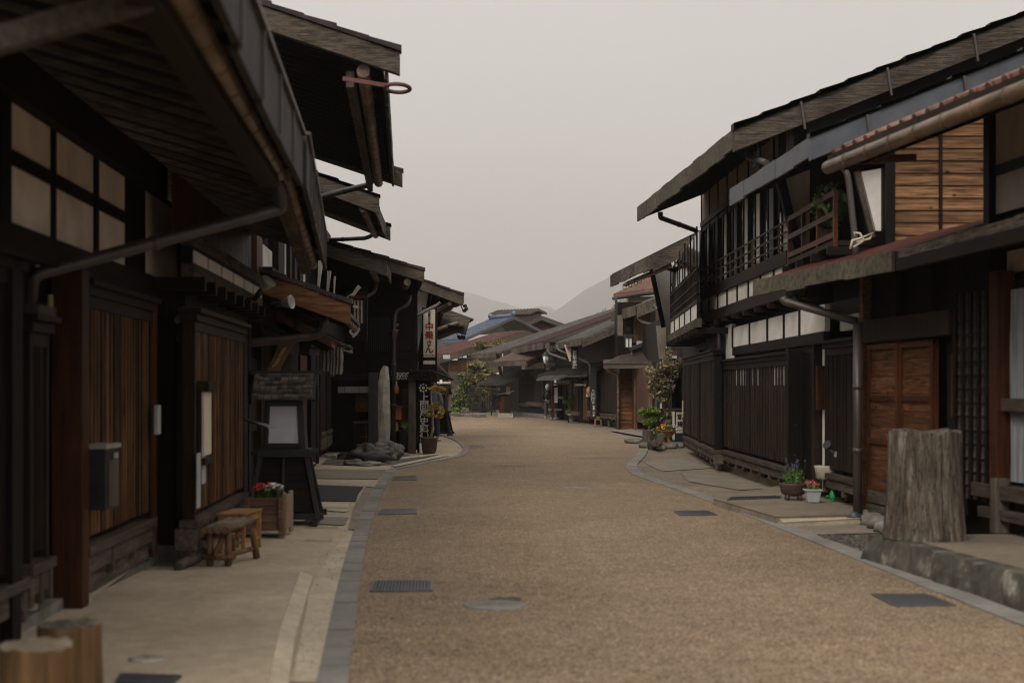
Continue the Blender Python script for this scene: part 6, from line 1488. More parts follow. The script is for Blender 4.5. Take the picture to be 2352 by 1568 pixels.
roof(h, E0, E1, (1, .0), 1.7, .50, .1, 'tile_dark', .28, 'weather_y', .55, rib=.22, ribh=.07, barge=.34, bmat='weather', gutter=.06, gin=.35, gdz=-.22, raft=.4, ext=.05, bth=.1)
pipe(h, [W(1516, 602, 35.5), W(1520, 612, 35.4), W(1600, 640, 33)], .05)
for px in (1431, 1444, 1457, 1466): p = W(px, 652 - (px - 1431) * .38, 37); MB().tube([p, p + V((.0, 0, -.12)), p + V((.07, 0, -.14)), p + V((.09, 0, -.02))], .01, 6).build('eave_hook', 'iron', h)
t = thing('red_shop_board', 'small horizontal red board over white panels beyond the narrow townhouse', 'signboard', W(1545, 822, 42)); a = W(1531, 816, 42); b = W(1555, 805, 42); MB().box((a.x, 42, a.z), (b.x, 42.1, b.z)).build('board', 'rust', t); 
for k in range(2): a = W(1531 + k * 13, 826, 42); b = W(1542 + k * 13, 817, 42); MB().box((a.x, 42, a.z), (b.x, 42.08, b.z)).build('panel', 'plaster', t)

# ---- R3: big two-storey inn
f = Fr((4.2, 20.8), (4.12, 30.3), -1)
h = house('townhouse', 'large two-storey inn on the right with mossy eave, railed windows and white panel rows', f)
f.part(h, 'wall', 'dark', .0, f.L, -5, -.12, .3, 5.7)
w = .15
u0, u1 = f.U(1813, w), f.U(1612, w); u0 = max(u0, -1.0)
f.part(h, 'wall', 'dark_y', 0, u1 + .05, -.1, w - .06, 2.95, 3.6, label='dark band behind the white panels')
n = 8; us = [u0 + (u1 - u0) * i / n for i in range(n + 1)]
zz = lambda px, py: f.Z(px, py, w)
zP0, zP1 = 3.12, 3.41
for i in range(n):
    a, b = us[i], us[i + 1]
    f.part(h, 'plaster_panel', 'plaster', a + .03, b - .03, w - .05, w, zP0, zP1)
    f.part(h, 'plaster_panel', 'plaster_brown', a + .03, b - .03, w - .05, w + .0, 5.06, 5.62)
f.part(h, 'band_board', 'brown_dull', u0, u1 + .03, w - .05, w + .05, zP1, zP1 + .2, .004)
f.part(h, 'band_board', 'brown_dull', u0, u1 + .03, w - .05, w + .05, zP0 - .2, zP0, .004)
f.part(h, 'wall_beam', 'dark_y', u0, u1 + .03, w - .08, w + .03, 4.95, 5.05)
for a in us: f.part(h, 'divider', 'dark', a - .025, a + .025, w - .05, w + .025, zP0 - .0, zP1)
for i, a in enumerate(us): f.part(h, 'post', 'dark', a - .03, a + .03, w - .06, w + .018, 3.62, 5.64)
for i in range(n):
    a, b = us[i] + .03, us[i + 1] - .03; m_ = (a + b) / 2
    mb = MB(); f.box(mb, a, b, w - .05, w - .03, 3.6, 4.95); wn = mb.build('window', 'glass', h)
    mb = MB(); f.box(mb, m_ - .03, m_ + .03, w - .029, w + .005, 3.6, 4.95); f.box(mb, a, b, w - .029, w - .002, 4.85, 4.95); mb.build('window_frame', 'dark', wn)
    mb = MB(); f.box(mb, a + .01, m_ - .04, w - .028, w - .018, 3.62, 4.86); mb.build('curtain', 'curtain' if i in (1, 4, 6) else 'plaster', wn)
    rl = MB()
    for z in (3.70, 3.86, 4.02): f.box(rl, a, b, w + .025, w + .05, z, z + .026)
    f.box(rl, m_ - .02, m_ + .02, w + .025, w + .055, 3.62, 4.02); rl.build('railing', 'raft', h)
for i in range(9): a = u0 + (u1 - u0) * i / 8 ; f.part(h, 'floor_joist', 'dark_x', a - .06, a + .06, -.3, w + .10, 2.83, 2.915)
# lower plaster row
pxs = [1666, 1684, 1723, 1764, 1802, 1838, 1895]
f.part(h, 'plaster_panel', 'plaster', f.U(1682, .02), f.U(1667, .02), -.05, .02, 2.15, 2.8)
f.part(h, 'wall_beam', 'dark_y', f.U(1895, .02), f.U(1684, .02), -.05, .04, 2.2, 2.35)
for i, (a, b) in enumerate(zip(pxs[1:], pxs[2:])):
    z1 = EH - (748 - (a - 1684) * .16 - HY) / F * f.P(f.U((a + b) / 2, .02), .02, 0).y; z0 = EH - (790 - (a - 1684) * .08 - HY) / F * f.P(f.U((a + b) / 2, .02), .02, 0).y
    f.part(h, 'plaster_panel', 'plaster', f.U(b - .5, .02), f.U(a + .5, .02), -.05, .02, 2.36, 2.72); f.part(h, 'divider', 'dark', f.U(a, .02) - .03, f.U(a, .02) + .03, -.05, .045, 2.34, 2.74)
f.part(h, 'wall', 'dark', -.9, f.L, -.1, -.02, .3, 2.7)
w = .12
s_i = [3, 4, 5, 6, 12, 13, 14, 15, 16, 17, 18]
lattice(f, h, f.U(1816, w), f.U(1660, w), w, .42, 2.02, 1.62, 26, 'brown_dull', 'dark_y', 'sill', strips=[1, 2, 3, 4, 10, 12, 14, 15, 16, 17, 18, 19])
f.part(h, 'corner_post', 'dark', f.U(1818, w) - .16, f.U(1818, w), -.1, w + .08, .25, 2.15, .006)
for z in (.62, 1.05): o_ = MB().lathe(f.P(f.U(1818, w) - .17, w - .02, z), [(.03, 0), (.02, .01)], 10, (0, -1, 0)).build('knot_ring', 'brown_dull', h)
f.part(h, 'foundation', 'concrete_l', -.5, f.L - .3, -.3, -.05, -.01, .28)
for i in range(5): a = .6 + i * 1.6; MB().blob(f.P(a, .1, .2), (.07, .04, .06), i, 2).build('bracket_ornament', 'dark', h)
MB().poly([V((3.95, 21.0, 4.2)), V((8.6, 21.0, 4.2)), V((8.6, 21.0, 7.25)), V((3.95, 21.0, 5.45))], .1, (0, 1, 0)).build('gable_wall', 'dark', h)
E0 = V((3.28, 20.8, 5.34)); E1 = V((2.65, 29.5, 5.30))
roof(h, E0, E1, (1, -.0), 4.9, .393, .1, 'metal_brown', .27, 'moss', .55, barge=.29, bmat='weather', gutter=.0, raft=.36, ext=.06, topstrip=.06, bth=.14)
kb = MB()
for i in range(4): p = V((3.28 + .9 + i * 1.25, 20.58, 5.34 + .393 * (.9 + i * 1.25))); MB().beam(p + V((0, 0, .04)), p + V((.06, 0, -.36)), .03, .05, up=(0, 1, 0)).build('iron_strap', 'pipe', h)
pass
pipe(h, [W(1517, 487, 28), W(1517, 500, 28), W(1600, 530, 29.6), W(1604, 545, 29.8), W(1604, 722, 29.8), W(1610, 735, 29.6), W(1650, 752, 28.0), W(1652, 772, 27.9), W(1652, 1030, 27.8)], .05)
MB().tube([W(1652, 1022, 27.8), W(1652, 1076, 27.8)], .085, 14).build('pipe_sleeve', 'pot_grey', h)
pipe(h, [W(1715, 338, 21.5), W(1718, 360, 21.5), W(1760, 375, 20.5)], .05)
o = MB().tube([W(1738, 330, 21), W(1742, 350, 21), W(1738, 372, 21), W(1728, 384, 21)], .008, 6); solo(o, 'blue_cable', 'bluepl', 'thin blue cable looping below the big roof board', 'cable')

# ---- R2: house with slate metal eave, balcony, cedar side wall
f = Fr((4.3, 17.2), (4.2, 20.8), -1)
h = house('townhouse', 'townhouse with slate-grey metal eave, wooden balcony and cedar board side wall on the right', f)
f.part(h, 'wall', 'dark', 0.05, f.L, -4, -.3, .1, 2.75)
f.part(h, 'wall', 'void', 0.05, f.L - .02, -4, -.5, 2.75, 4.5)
u0, u1 = f.U(1889, -.1), f.U(1828, -.1)
f.part(h, 'door_frame', 'brown_dull', u1 - .0, u1 + .12, -.2, .02, .1, 2.25); f.part(h, 'door_frame', 'brown_dull', u0 - .12, u0, -.2, .05, .1, 2.25)
f.part(h, 'door_frame', 'brown_dull', u0, u1, -.15, .0, 2.1, 2.25)
f.part(h, 'transom', 'brown_dull', u0, u1, -.16, -.1, 1.72, 2.1)
m_ = (u0 + u1) / 2
for a, b in ((u0, m_), (m_ + .02, u1)):
    d = f.part(h, 'sliding_door', 'brown_dull', a, b, -.18, -.13, .14, 1.7)
    mb = MB(); f.box(mb, a + .05, b - .05, -.13, -.125, .55, 1.6); mb.build('glass_pane', 'glass', d)
    mb = MB(); f.box(mb, a + .06, b - .06, -.13, -.12, .22, .5); mb.build('carved_panel', 'cedar_v', d)
f.part(h, 'plaster_panel', 'plaster', f.U(1895, -.05), f.U(1889, -.05), -.1, -.05, .2, 2.6)
f.part(h, 'corner_post', 'orange', f.U(1886, .0), f.U(1882, .0), -.05, .05, 1.3, 1.9)
w = .0
lattice(f, h, .12, f.U(1896, w), w, .46, 2.12, 1.62, 16, 'brown_dull', 'dark_y', 'sill', strips=[7, 8, 10, 11, 13])
f.part(h, 'plaster_panel', 'plaster', f.U(1968, -.1), f.U(1926, -.1), -.25, -.12, 2.35, 2.55)
f.part(h, 'wall_beam', 'dark_y', .1, f.L, -.28, -.1, 2.56, 2.75)
# upper floor: wing wall, balcony
Y = 20.6
MB().poly([W(1782, 410, Y), W(1860, 380, Y), W(1860, 560, Y), W(1826, 560, Y)], .12, (0, 1, 0)).build('wing_wall', 'plaster_brown', h)
MB().beam(W(1790, 400, Y - .05), W(1836, 590, Y - .05), .12, .14, up=(0, 1, 0)).build('wing_wall_trim', 'dark', h)
MB().poly([W(1975, 300, 18.6), W(2035, 285, 18.6), W(2035, 365, 18.6), W(1975, 365, 18.6)], .1, (0, 1, 0)).build('wing_wall', 'plaster', h)
MB().poly([W(1978, 395, 17.4), W(2034, 385, 17.4), W(2034, 530, 17.4), W(2012, 530, 17.4)], .12, (0, 1, 0)).build('wing_wall', 'plaster', h)
MB().beam(W(1966, 395, 17.35), W(2004, 545, 17.35), .06, .07, up=(0, 1, 0)).build('wing_wall_trim', 'sill', h)
mb = MB(); Pa, Pb = W(1820, 500, 20.2), W(1990, 450, 17.6); Pb.z = Pa.z + .02
Pb = V((3.78 + .6, 17.3, Pa.z)); Pa = V((3.98, 20.4, Pa.z)); Pb = V((4.0, 17.6, Pa.z))
bal = MB()
for dz in (0, -.26, -.52): bal.beam(Pa + UP * dz, Pb + UP * dz, .05, .07)
for i in range(4):
    q = Pa + (Pb - Pa) * (i / 3.0); bal.beam(q - UP * .7, q + UP * .02, .05, .06, up=(0, 1, 0))
bal.build('balcony_railing', 'orange', h)
MB().beam(Pa - UP * .62 + V((.3, 0, 0)), Pb - UP * .62 + V((.3, 0, 0)), .65, .06).build('balcony_floor', 'brown_dull', h)
for i in range(4): q = Pa + (Pb - Pa) * (i / 3); MB().beam(q - UP * .72 + V((-.1, 0, 0)), q - UP * .72 + V((.6, 0, 0)), .08, .1).build('floor_joist', 'dark_x', h)
sC = Fr((4.32, 17.25), (7.5, 17.25))
ua, ub = sC.U(2050), sC.U(2262)
planks(sC, h, 'cedar_siding', 'cedar', ua, ub + .6, .0, 3.0, 4.95, .15, lap=.016, batten=.52, bm='dark_x')
sC.part(h, 'corner_board', 'dark', ua - .1, ua - .005, -.05, .06, 3.0, 4.8)
sC.part(h, 'wall', 'dark', sC.U(2036), ua - .1, -1, .0, 2.8, 4.6, label='dark wall strip beside the cedar boards')
E0 = V((3.67, 17.05, 4.6)); E1 = V((3.36, 21.6, 4.58))
roof(h, E0, E1, (1, 0), 4.5, .40, .08, 'metal_blue', .22, 'metal_blue', .9, barge=.25, bmat='metal_blue', raft=.4, ext=.12, topstrip=.03, bth=.1)
kb = MB()
for i in range(3): x = .55 + i * 1.15; p = V((3.67 + x, 16.9, 4.6 + .40 * x)); MB().beam(p + V((0, 0, .02)), p + V((.04, 0, -.26)), .03, .04, up=(0, 1, 0)).build('iron_strap', 'pipe', h)
pass
pipe(h, [W(1906, 338, 17.2), W(1914, 360, 17.2), W(1945, 395, 17.1), W(1950, 420, 17.1), W(1963, 540, 17.1), W(1966, 600, 17.1)], .04)
t = thing('balcony_plant', 'leafy potted plant on the wooden balcony under the slate eave', 'plant', V((4.15, 18.6, Pa.z - .55)))
c = V((4.15, 18.6, Pa.z - .55)); MB().lathe(c, [(.1, 0), (.13, .2)], 12).build('pot', 'pot_brown', t); mb = MB(); mb.leaves(c + UP * .5, (.25, .2, .32), 260, .06); mb.leaves(W(1915, 462, 18.3), (.2, .15, .15), 120, .06); mb.build('foliage', 'leaf', t)
t = thing('rope_hook', 'knotted pale rope and hooks hanging at the balcony end above the red metal roof', 'rope', W(1975, 565, 16.8)); mb = MB()
mb.tube([W(1953, 572, 16.8), W(1958, 552, 16.8), W(1975, 548, 16.8), W(2005, 535, 16.8), W(1998, 548, 16.8), W(1968, 556, 16.8), W(1962, 534, 16.8), W(1975, 536, 16.8), W(1985, 552, 16.8), W(1960, 568, 16.8)], .014, 6); mb.build('rope', 'cream', t)

# ---- R1: nearest right house
f = Fr((4.92, 10.4), (4.29, 17.15), -1)
h = house('townhouse', 'nearest house on the right with plank doors, copper gutter and mossy low canopy', f)
f.part(h, 'wall', 'dark', -1, f.L, -2.5, -.25, .1, 3.1)
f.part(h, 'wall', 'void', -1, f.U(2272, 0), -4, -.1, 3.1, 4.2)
z_ = lambda px, py, w=0: f.Z(px, py, w)
f.part(h, 'lintel', 'brown_dull', f.U(2195, 0), f.U(1986, 0), -.08, .08, 2.14, 2.4, .008)
f.part(h, 'upper_boards', 'dark', f.U(2265, 0), f.U(1990, 0), -.24, -.05, 2.4, 3.0)
for px in (2062, 2143): f.part(h, 'post', 'dark', f.U(px, 0) - .06, f.U(px, 0), -.1, .05, 2.4, 3.0)
f.part(h, 'corner_post', 'panel', f.U(1993, .0), f.U(1985, .0), -.1, .06, .1, 3.0)
def plank_door(px0, px1, w):
    ua, ub = f.U(px1, w), f.U(px0, w); mb = MB(); n = 9; z0, z1 = .36, 2.12
    dl = z1 - z0
    for i in range(n):
        a = z0 + dl * i / n + .003; b = z0 + dl * (i + 1) / n - .003; f.box(mb, ua + .07, ub - .07, w - .03, w + U_(-.002, .004), a, b)
    d = mb.build('plank_door', 'panel', h); fm = MB()
    f.box(fm, ua, ua + .07, w - .04, w + .03, z0, z1); f.box(fm, ub - .07, ub, w - .04, w + .03, z0, z1)
    for z in (z0, z0 + dl * .33, z0 + dl * .62, z1 - .07): f.box(fm, ua + .07, ub - .07, w, w + .035, z, z + .06)
    fm.build('door_frame', 'orange', d); nl = MB()
    for i in range(0):
        for k in range(6): nl.lathe(f.P(ua + .12 + (ub - ua - .24) * k / 5, w + .003, z0 + dl * (i + .8) / n), [(.007, 0), (.004, .005)], 6, (f.n.x, f.n.y, 0))
plank_door(1996, 2066, .0); plank_door(2070, 2148, -.02)
f.part(h, 'base_board', 'weather_y', f.U(2150, .05), f.U(1992, .05), -.05, .05, .24, .38, .006); f.part(h, 'base_board', 'weather_y', f.U(2150, .08), f.U(1988, .08), -.05, .08, .1, .22, .006)
f.part(h, 'doorway', 'void', f.U(2196, 0), f.U(2150, 0), -.2, -.12, .3, 2.14); f.part(h, 'door_edge', 'orange', f.U(2194, -.05), f.U(2184, -.05), -.1, -.05, 1.3, 1.95)
# slatted shutter with four uprights and stepped boards
ua, ub = f.U(2272, .02), f.U(2200, .02); mb = MB(); z0, z1 = .5, 2.55
for i in range(15):
    a = z0 + (z1 - z0) * i / 15; b = z0 + (z1 - z0) * (i + 1) / 15; mb.hexa([f.P(ua, -.05, a), f.P(ub, -.05, a), f.P(ub, .03, a), f.P(ua, .03, a), f.P(ua, -.05, b), f.P(ub, -.05, b), f.P(ub, .005, b), f.P(ua, .005, b)])
sh = mb.build('shutter_boards', 'sill', h); mb = MB()
for i in range(5): u = ua + (ub - ua) * i / 4; f.box(mb, u - .028, u + .028, .03, .06, z0, z1)
mb.build('shutter_uprights', 'dark', sh)
f.part(h, 'post', 'orange', f.U(2294, .06), f.U(2276, .06), -.1, .08, .2, 2.7, .008)
f.part(h, 'window_glass', 'glass', -1, f.U(2297, 0), -.1, -.07, .55, 2.6); f.part(h, 'window_rail', 'sill', -1, f.U(2297, .02), -.06, .04, 1.38, 1.5)
f.part(h, 'sill', 'sill', -1, f.U(2230, .1), -.1, .1, .55, .68, .006); f.part(h, 'sill', 'sill', -1, f.U(2240, .12), -.05, .1, .36, .46, .006)
f.part(h, 'sill_bracket', 'weather_z', f.U(2286, .14), f.U(2274, .14), .0, .14, .24, .75, .006)
t = MB(); vs = []; fs = []; nx, nz = 40, 8; a0, a1 = f.U(2480, -.12), f.U(2322, -.12)
for j in range(nz + 1):
    for i in range(nx + 1):
        u = a0 + (a1 - a0) * i / nx; k = 1 - .35 * math.sin(math.pi * min(1, j / nz * 1.2)) * (0.5 if i > nx / 2 else 0); vs.append(f.P(u, -.05 + .018 * math.sin(i * 1.5 + .5 * math.sin(j)), .72 + 1.8 * j / nz))
for j in range(nz):
    for i in range(nx): fs.append((j * (nx + 1) + i, j * (nx + 1) + i + 1, (j + 1) * (nx + 1) + i + 1, (j + 1) * (nx + 1) + i))
t.add(vs, fs, True); t.build('curtain', 'curtain', h)
# upper wall plaster
f.part(h, 'corner_post', 'dark', f.U(2283, 0), f.U(2270, 0), -.1, .05, 3.0, 4.4)
f.part(h, 'plaster_panel', 'plaster_tan', -1, f.U(2286, -.02), -.06, -.02, 3.26, 3.62); f.part(h, 'plaster_panel', 'plaster_tan', -1, f.U(2286, -.02), -.06, -.02, 3.72, 4.3); f.part(h, 'wall_beam', 'dark_y', -1, f.U(2284, 0), -.06, .0, 3.62, 3.72)
f.part(h, 'plaster_panel', 'plaster_tan', -1, f.U(2290, -.02), -.2, -.12, 2.7, 2.9)
# upper roof: terracotta tiles and copper gutter
E0 = V((4.05, 9.2, 3.90)); E1 = V((3.22, 14.25, 3.90))
r_ = roof(h, E0, E1, (.99, .15), 2.2, .38, .06, 'tile_red', .1, 'brown_dull', 1.0, raft=.4, gutter=.065, gin=-.06, gdz=-.1, rib=.26, ribh=.08)
tb = MB(); e = (E1 - E0).normalized(); L = (E1 - E0).length
for i in range(int(L / .26)): p = E0 + e * (.1 + .26 * i) + V((-.02, 0, .03)); tb.tube([p, p + V((.24, .04, .1))], .055, 8)
tb.build('eave_tiles', 'tile_red', r_)
MB().beam(W(1922, 372, 14.3), W(2100, 362, 13.4), .06, .07).build('bracket_arm', 'rust', h)
# low canopy, mossy, and the plainer one nearer
P0 = W(2060, 583, 14.7); E1 = W(1738, 652, 18.9); E1.z = P0.z
E0 = V((P0.x, P0.y, P0.z)); 
roof(h, E0, E1, (.97, .2), 1.25, .33, .05, 'roof_red', .175, 'moss', .6, barge=.17, bmat='weather', gutter=0, raft=.4, ext=0, rib=.2, ribh=.03)
for px, py, Y_ in ((2110, 560, 14.2), (1975, 600, 16)):
    pass
E0 = V((4.35, 10.5, 3.0)); E1 = V((P0.x + .03, 14.55, 2.98))
roof(h, E0, E1, (.99, .1), 1.0, .30, .05, 'metal_brown', .14, 'weather_y', 1.2, raft=.5)
MB().beam(V((4.3, 10.5, 2.86)), V((3.98, 14.6, 2.86)), .08, .12).build('eave_beam', 'dark_y', h)
pipe(h, [W(1798, 682, 17.6), W(1802, 692, 17.6), W(1968, 738, 17.0)], .05)
pipe(h, [W(1824, 678, 18.0), W(1830, 692, 18.0), W(1890, 712, 18)], .04)
pipe(h, [W(1970, 742, 16.9), W(1970, 1180, 16.9)], .055)
f.part(h, 'pipe_batten', 'panel', f.U(1983, .05), f.U(1979, .05), -.1, .02, .2, 3.0)
MB().blob(W(1965, 1192, 16.9), (.1, .1, .11), 4, 3).build('pipe_foot', 'metal_blue', h)
st = MB()
for i in range(9): st.blob(V((4.25 + i * .055 * -.6, 17.0 - i * .42, .06)), (.15, .16, .09), i, 2, .4)
solo(st, 'footing_stones', 'stone', 'rough stone footing under the plank doors behind the big stump', 'footing')

# ---- things on the right pavement
stump('big_stump', V((3.75, 12.9, .24)), .372, .325, .97, 'stumpgrey', 'huge weathered grey tree stump standing on the right forecourt', 'stumpgrey', 'tree stump', 4, crack=4.9)
t = thing('lavender_pot', 'brown footed pot of purple lavender on the doorstep platform', 'potted plant', G(1822, 1148)); c = G(1822, 1147, .09)
MB().lathe(c, [(.10, .05), (.16, .09), (.185, .2), (.19, .22), (.175, .225), (.15, .2)], 22).build('pot', 'pot_brown', t)
for a in (.6, 2.2, 3.8, 5.4): MB().tube([c + V((math.cos(a) * .12, math.sin(a) * .12, 0)), c + V((math.cos(a) * .11, math.sin(a) * .11, .08))], .03, 8).build('foot', 'pot_brown', t)
mb = MB(); fl = MB()
for i in range(170):
    a, r = U_(0, 6.28), U_(0, .13); b = c + V((math.cos(a) * r * .6, math.sin(a) * r * .6, .2)); tp = c + V((math.cos(a) * r * 1.4, math.sin(a) * r * 1.4, U_(.33, .45))); d = V((.006, 0, 0)); mb.add([b - d, b + d, tp], [(0, 1, 2)]); mb.leaves((b + tp) / 2, (.02, .02, .08), 3, .025, shell=0)
    if i % 9 == 0:
        q = tp + UP * U_(.04, .12); mb.add([tp - d * .5, tp + d * .5, q], [(0, 1, 2)]); fl.leaves(q, (.010, .010, .03), 9, .014, shell=0)
mb.build('foliage', 'leaf', t); fl.build('flower_spikes', 'fl_purple', t)
t = thing('small_flower_pot', 'small square grey pot of red and pink flowers right of the lavender', 'potted plant', G(1867, 1153)); c = G(1867, 1153, .09)
MB().hexa([c + V(p) for p in ((-.075, -.06, 0), (.075, -.06, 0), (.075, .06, 0), (-.075, .06, 0), (-.10, -.08, .15), (.10, -.08, .15), (.10, .08, .15), (-.10, .08, .15))]).build('pot', 'pot_grey', t, .01); MB().box(c + V((-.115, -.095, .151)), c + V((.115, .095, .175))).build('rim', 'pot_grey', t, .006)
MB().leaves(c + UP * .2, (.09, .07, .05), 150, .03, shell=0).build('foliage', 'leaf', t); MB().leaves(c + UP * .23, (.08, .07, .06), 40, .03, shell=0, asp=1.1).build('blossoms', 'fl_red', t); MB().leaves(c + UP * .23, (.08, .07, .06), 30, .025, shell=0, asp=1.1).build('blossoms', 'fl_pink', t)
t = thing('planter_stand', 'cream oval planter raised on a wire stand beside the door', 'planter', G(1905, 1150)); c = G(1905, 1147, .09)
b_ = MB().lathe(c, [(.13, .27), (.18, .29), (.20, .43), (.21, .45), (.2, .46), (.18, .42)], 26)
for v in b_.v: v.x = c.x + (v.x - c.x) * 1.0; v.y = c.y + (v.y - c.y) * .6
b_.build('bowl', 'pot_cream', t)
mb = MB()
for sx in (-1, 1):
    for sy in (-1, 1): mb.tube([c + V((sx * .14, sy * .08, .30)), c + V((sx * .19, sy * .12, 0))], .006, 6)
mb.tube([c + V((.16 * math.cos(a), .1 * math.sin(a), .3)) for a in [2 * math.pi * k / 24 for k in range(25)]], .005, 6, caps=False); mb.build('wire_stand', 'iron', t)
MB().box(c + V((.17, -.01, .44)), c + V((.2, .01, .52))).build('plant_tag', 'pot_grey', t); MB().leaves(c + UP * .45, (.14, .08, .015), 70, .03, shell=0).build('sprouts', 'leaf', t)
t = thing('watering_can', 'bright green watering can under the cream oval planter', 'watering can', G(1913, 1152)); c = G(1913, 1150, .09)
MB().lathe(c, [(.035, .02), (.045, .05), (.04, .11), (.025, .14), (.015, .17)], 16).build('body', 'green_plastic', t); MB().tube([c + V((-.03, 0, .05)), c + V((-.07, 0, .07)), c + V((-.085, 0, .06))], .01, 8).build('spout', 'green_plastic', t); MB().lathe(c, [(.02, 0), (.035, .005), (.03, .018)], 12).build('foot', 'green_plastic', t)
t = thing('solar_light', 'black pot with pebbles holding a small black solar garden light on a wood round', 'garden light', G(1952, 1153)); c = G(1952, 1152, .09)
MB().lathe(c, [(.08, 0), (.08, .05), (.075, .055)], 16).build('wood_round', 'stumpwood', t); MB().lathe(c, [(.06, .057), (.085, .2), (.09, .205), (.08, .2)], 18).build('pot', 'black', t)
mb = MB()
for i in range(14): mb.blob(c + V((U_(-.05, .05), U_(-.04, .04), .21)), (.02, .02, .018), i, 1)
mb.build('pebbles', 'stone', t); MB().tube([c + UP * .2, c + UP * .32], .01, 8).build('stake', 'iron', t); MB().lathe(c, [(.02, .32), (.035, .37), (.03, .38)], 12).build('lens', 'pot_grey', t); MB().lathe(c, [(.05, .38), (.04, .41), (.01, .42)], 16).build('cap', 'black', t)
t = thing('spotlight', 'small black spotlight clamped at the bottom of the lattice by the door', 'spotlight', W(1916, 1040, 18.2), 'spotlights'); c = W(1916, 1040, 18.2)
MB().tube([c, c + V((-.05, -.04, .04)), c + V((-.08, -.05, .08))], .014, 8).build('arm', 'pot_grey', t); MB().lathe(c + V((-.06, -.05, .07)), [(.03, 0), (.05, .06), (.06, .09), (.055, .095)], 16, (-.5, -.5, .4)).build('lamp_head', 'iron', t); MB().box(c + V((.0, -.01, -.05)), c + V((.03, .01, .02))).build('clamp', 'chrome', t)
# coffee lantern sign
t = thing('coffee_lantern_sign', 'black standing lantern sign reading 珈琲 on white paper by the long lattice', 'lantern sign', G(1560, 1018)); Y = 40.6
def tb_(x0, x1, y0, y1, Y0, Y1, nm, mt, b=0): a = W(x0, y1, Y); c = W(x1, y0, Y); return MB().box((a.x, Y0, a.z), (c.x, Y1, c.z)).build(nm, mt, t, b)
tb_(1549, 1573, 940, 1019, Y, Y + .35, 'body', 'black', .01); tb_(1546, 1574, 938, 941.5, Y - .04, Y + .4, 'top_board', 'weather'); tb_(1547, 1549.3, 945, 1010, Y - .01, Y + .3, 'side_panel', 'white')
tb_(1552.5, 1572, 946, 994, Y - .012, Y - .002, 'lamp_panel', 'cream')
for ch, y in (('珈', 958), ('琲', 975)): text(ch, .17, 'ink', t, W(1562.5, y, Y - .02), depth=.003, bold=.006)
text('かなめや', .05, 'ink', t, W(1562.5, 988, Y - .02), depth=.002)
# second andon behind the vine
andon(G(1519, 1008) + V((.1, .3, 0)), math.radians(6), 1.75, 'street lantern with brush writing half hidden by the bright green bush', 'cream', txt=[('そば', .15, .0, .02)])
t = thing('vine_tree', 'leaning vine tree with a dry olive-coloured crown beside the coffee sign', 'tree', G(1533, 1015)); Yv = 41.2
tr = [W(1530, 1010, Yv), W(1535, 970, Yv), W(1528, 930, Yv), W(1538, 890, Yv), W(1530, 850, Yv), W(1545, 825, Yv)]
mb = MB().tube(tr, [.09, .07, .06, .055, .045, .02], 8); mb.tube([W(1538, 890, Yv), W(1555, 862, Yv), W(1572, 835, Yv)], [.04, .03, .015], 7); mb.tube([W(1528, 880, Yv), W(1510, 860, Yv), W(1495, 850, Yv)], [.035, .02, .01], 7); mb.tube([W(1530, 1010, Yv), W(1524, 960, Yv), W(1540, 920, Yv)], [.04, .03, .03], 7); mb.build('trunk', 'bark', t)
mb = MB()
for px, py, rx, rz, n in ((1500, 860, .28, .22, 330), (1515, 845, .33, .2, 380), (1540, 838, .35, .18, 340), (1498, 880, .24, .2, 280), (1520, 875, .33, .22, 400), (1510, 900, .25, .2, 300), (1530, 895, .22, .22, 240), (1550, 850, .3, .2, 280), (1568, 832, .24, .12, 140), (1522, 915, .2, .12, 160), (1578, 845, .12, .12, 50), (1535, 820, .2, .1, 60), (1534, 810, .12, .16, 40), (1535, 950, .15, .2, 60), (1544, 985, .1, .2, 60), (1520, 970, .12, .2, 50)):
    for _ in range(4): mb.leaves(W(px, py, Yv) + V((U_(-.5, .5) * rx, U_(-.2, .2), U_(-.5, .5) * rz)), (rx * .7, .25, rz * .75), n // 4, .065, shell=0)
mb.build('crown', 'leaf_dry', t)
t = thing('green_bush', 'bright green spilling bush growing from a stump pot in front of the lantern', 'bush', G(1495, 1015)); Yb = 41.0; mb = MB()
for px, py, rx, rz, n in ((1492, 938, .3, .16, 700), (1485, 950, .26, .16, 600), (1500, 955, .26, .18, 600), (1495, 970, .25, .16, 500), (1502, 985, .18, .16, 320), (1508, 1000, .14, .14, 200), (1478, 942, .12, .08, 70), (1515, 960, .12, .1, 70)):
    for _ in range(3): mb.leaves(W(px, py, Yb) + V((U_(-.5, .5) * rx, U_(-.2, .2), U_(-.5, .5) * rz)), (rx * .6, .25, rz * .6), n // 3, .045, shell=0)
mb.build('foliage', 'leaf_bright', t); MB().tube([W(1500, 1010, Yb), W(1500, 970, Yb)], .04, 8).build('stem', 'bark', t)
stump('stump_pot', G(1488, 1023), .16, .15, .42, 'bark', 'short upright bark-covered stump below the green bush', 'cutend', 'stump', 12)
t = thing('driftwood', 'curved grey driftwood branch lying between the stump and the terracotta bowl', 'driftwood', G(1512, 1020)); mb = MB()
mb.tube([G(1495, 1020, .12), G(1510, 1018, .22), W(1525, 995, 41), W(1530, 975, 41), W(1540, 968, 41)], [.10, .12, .10, .09, .08], 12)
for v in mb.v: v += V((mnoise.noise(v * 4), 0, mnoise.noise(v * 4 + V((9, 0, 0))))) * .06
mb.build('branch', 'bark', t); MB().tube([W(1522, 972, 41), W(1548, 966, 41)], [.08, .07], 10).build('stub', 'weather', t)
t = thing('terracotta_bowl', 'footed terracotta bowl of orange flowers before the coffee sign', 'flower bowl', G(1531, 1022)); c = G(1532, 1021); s_ = .95
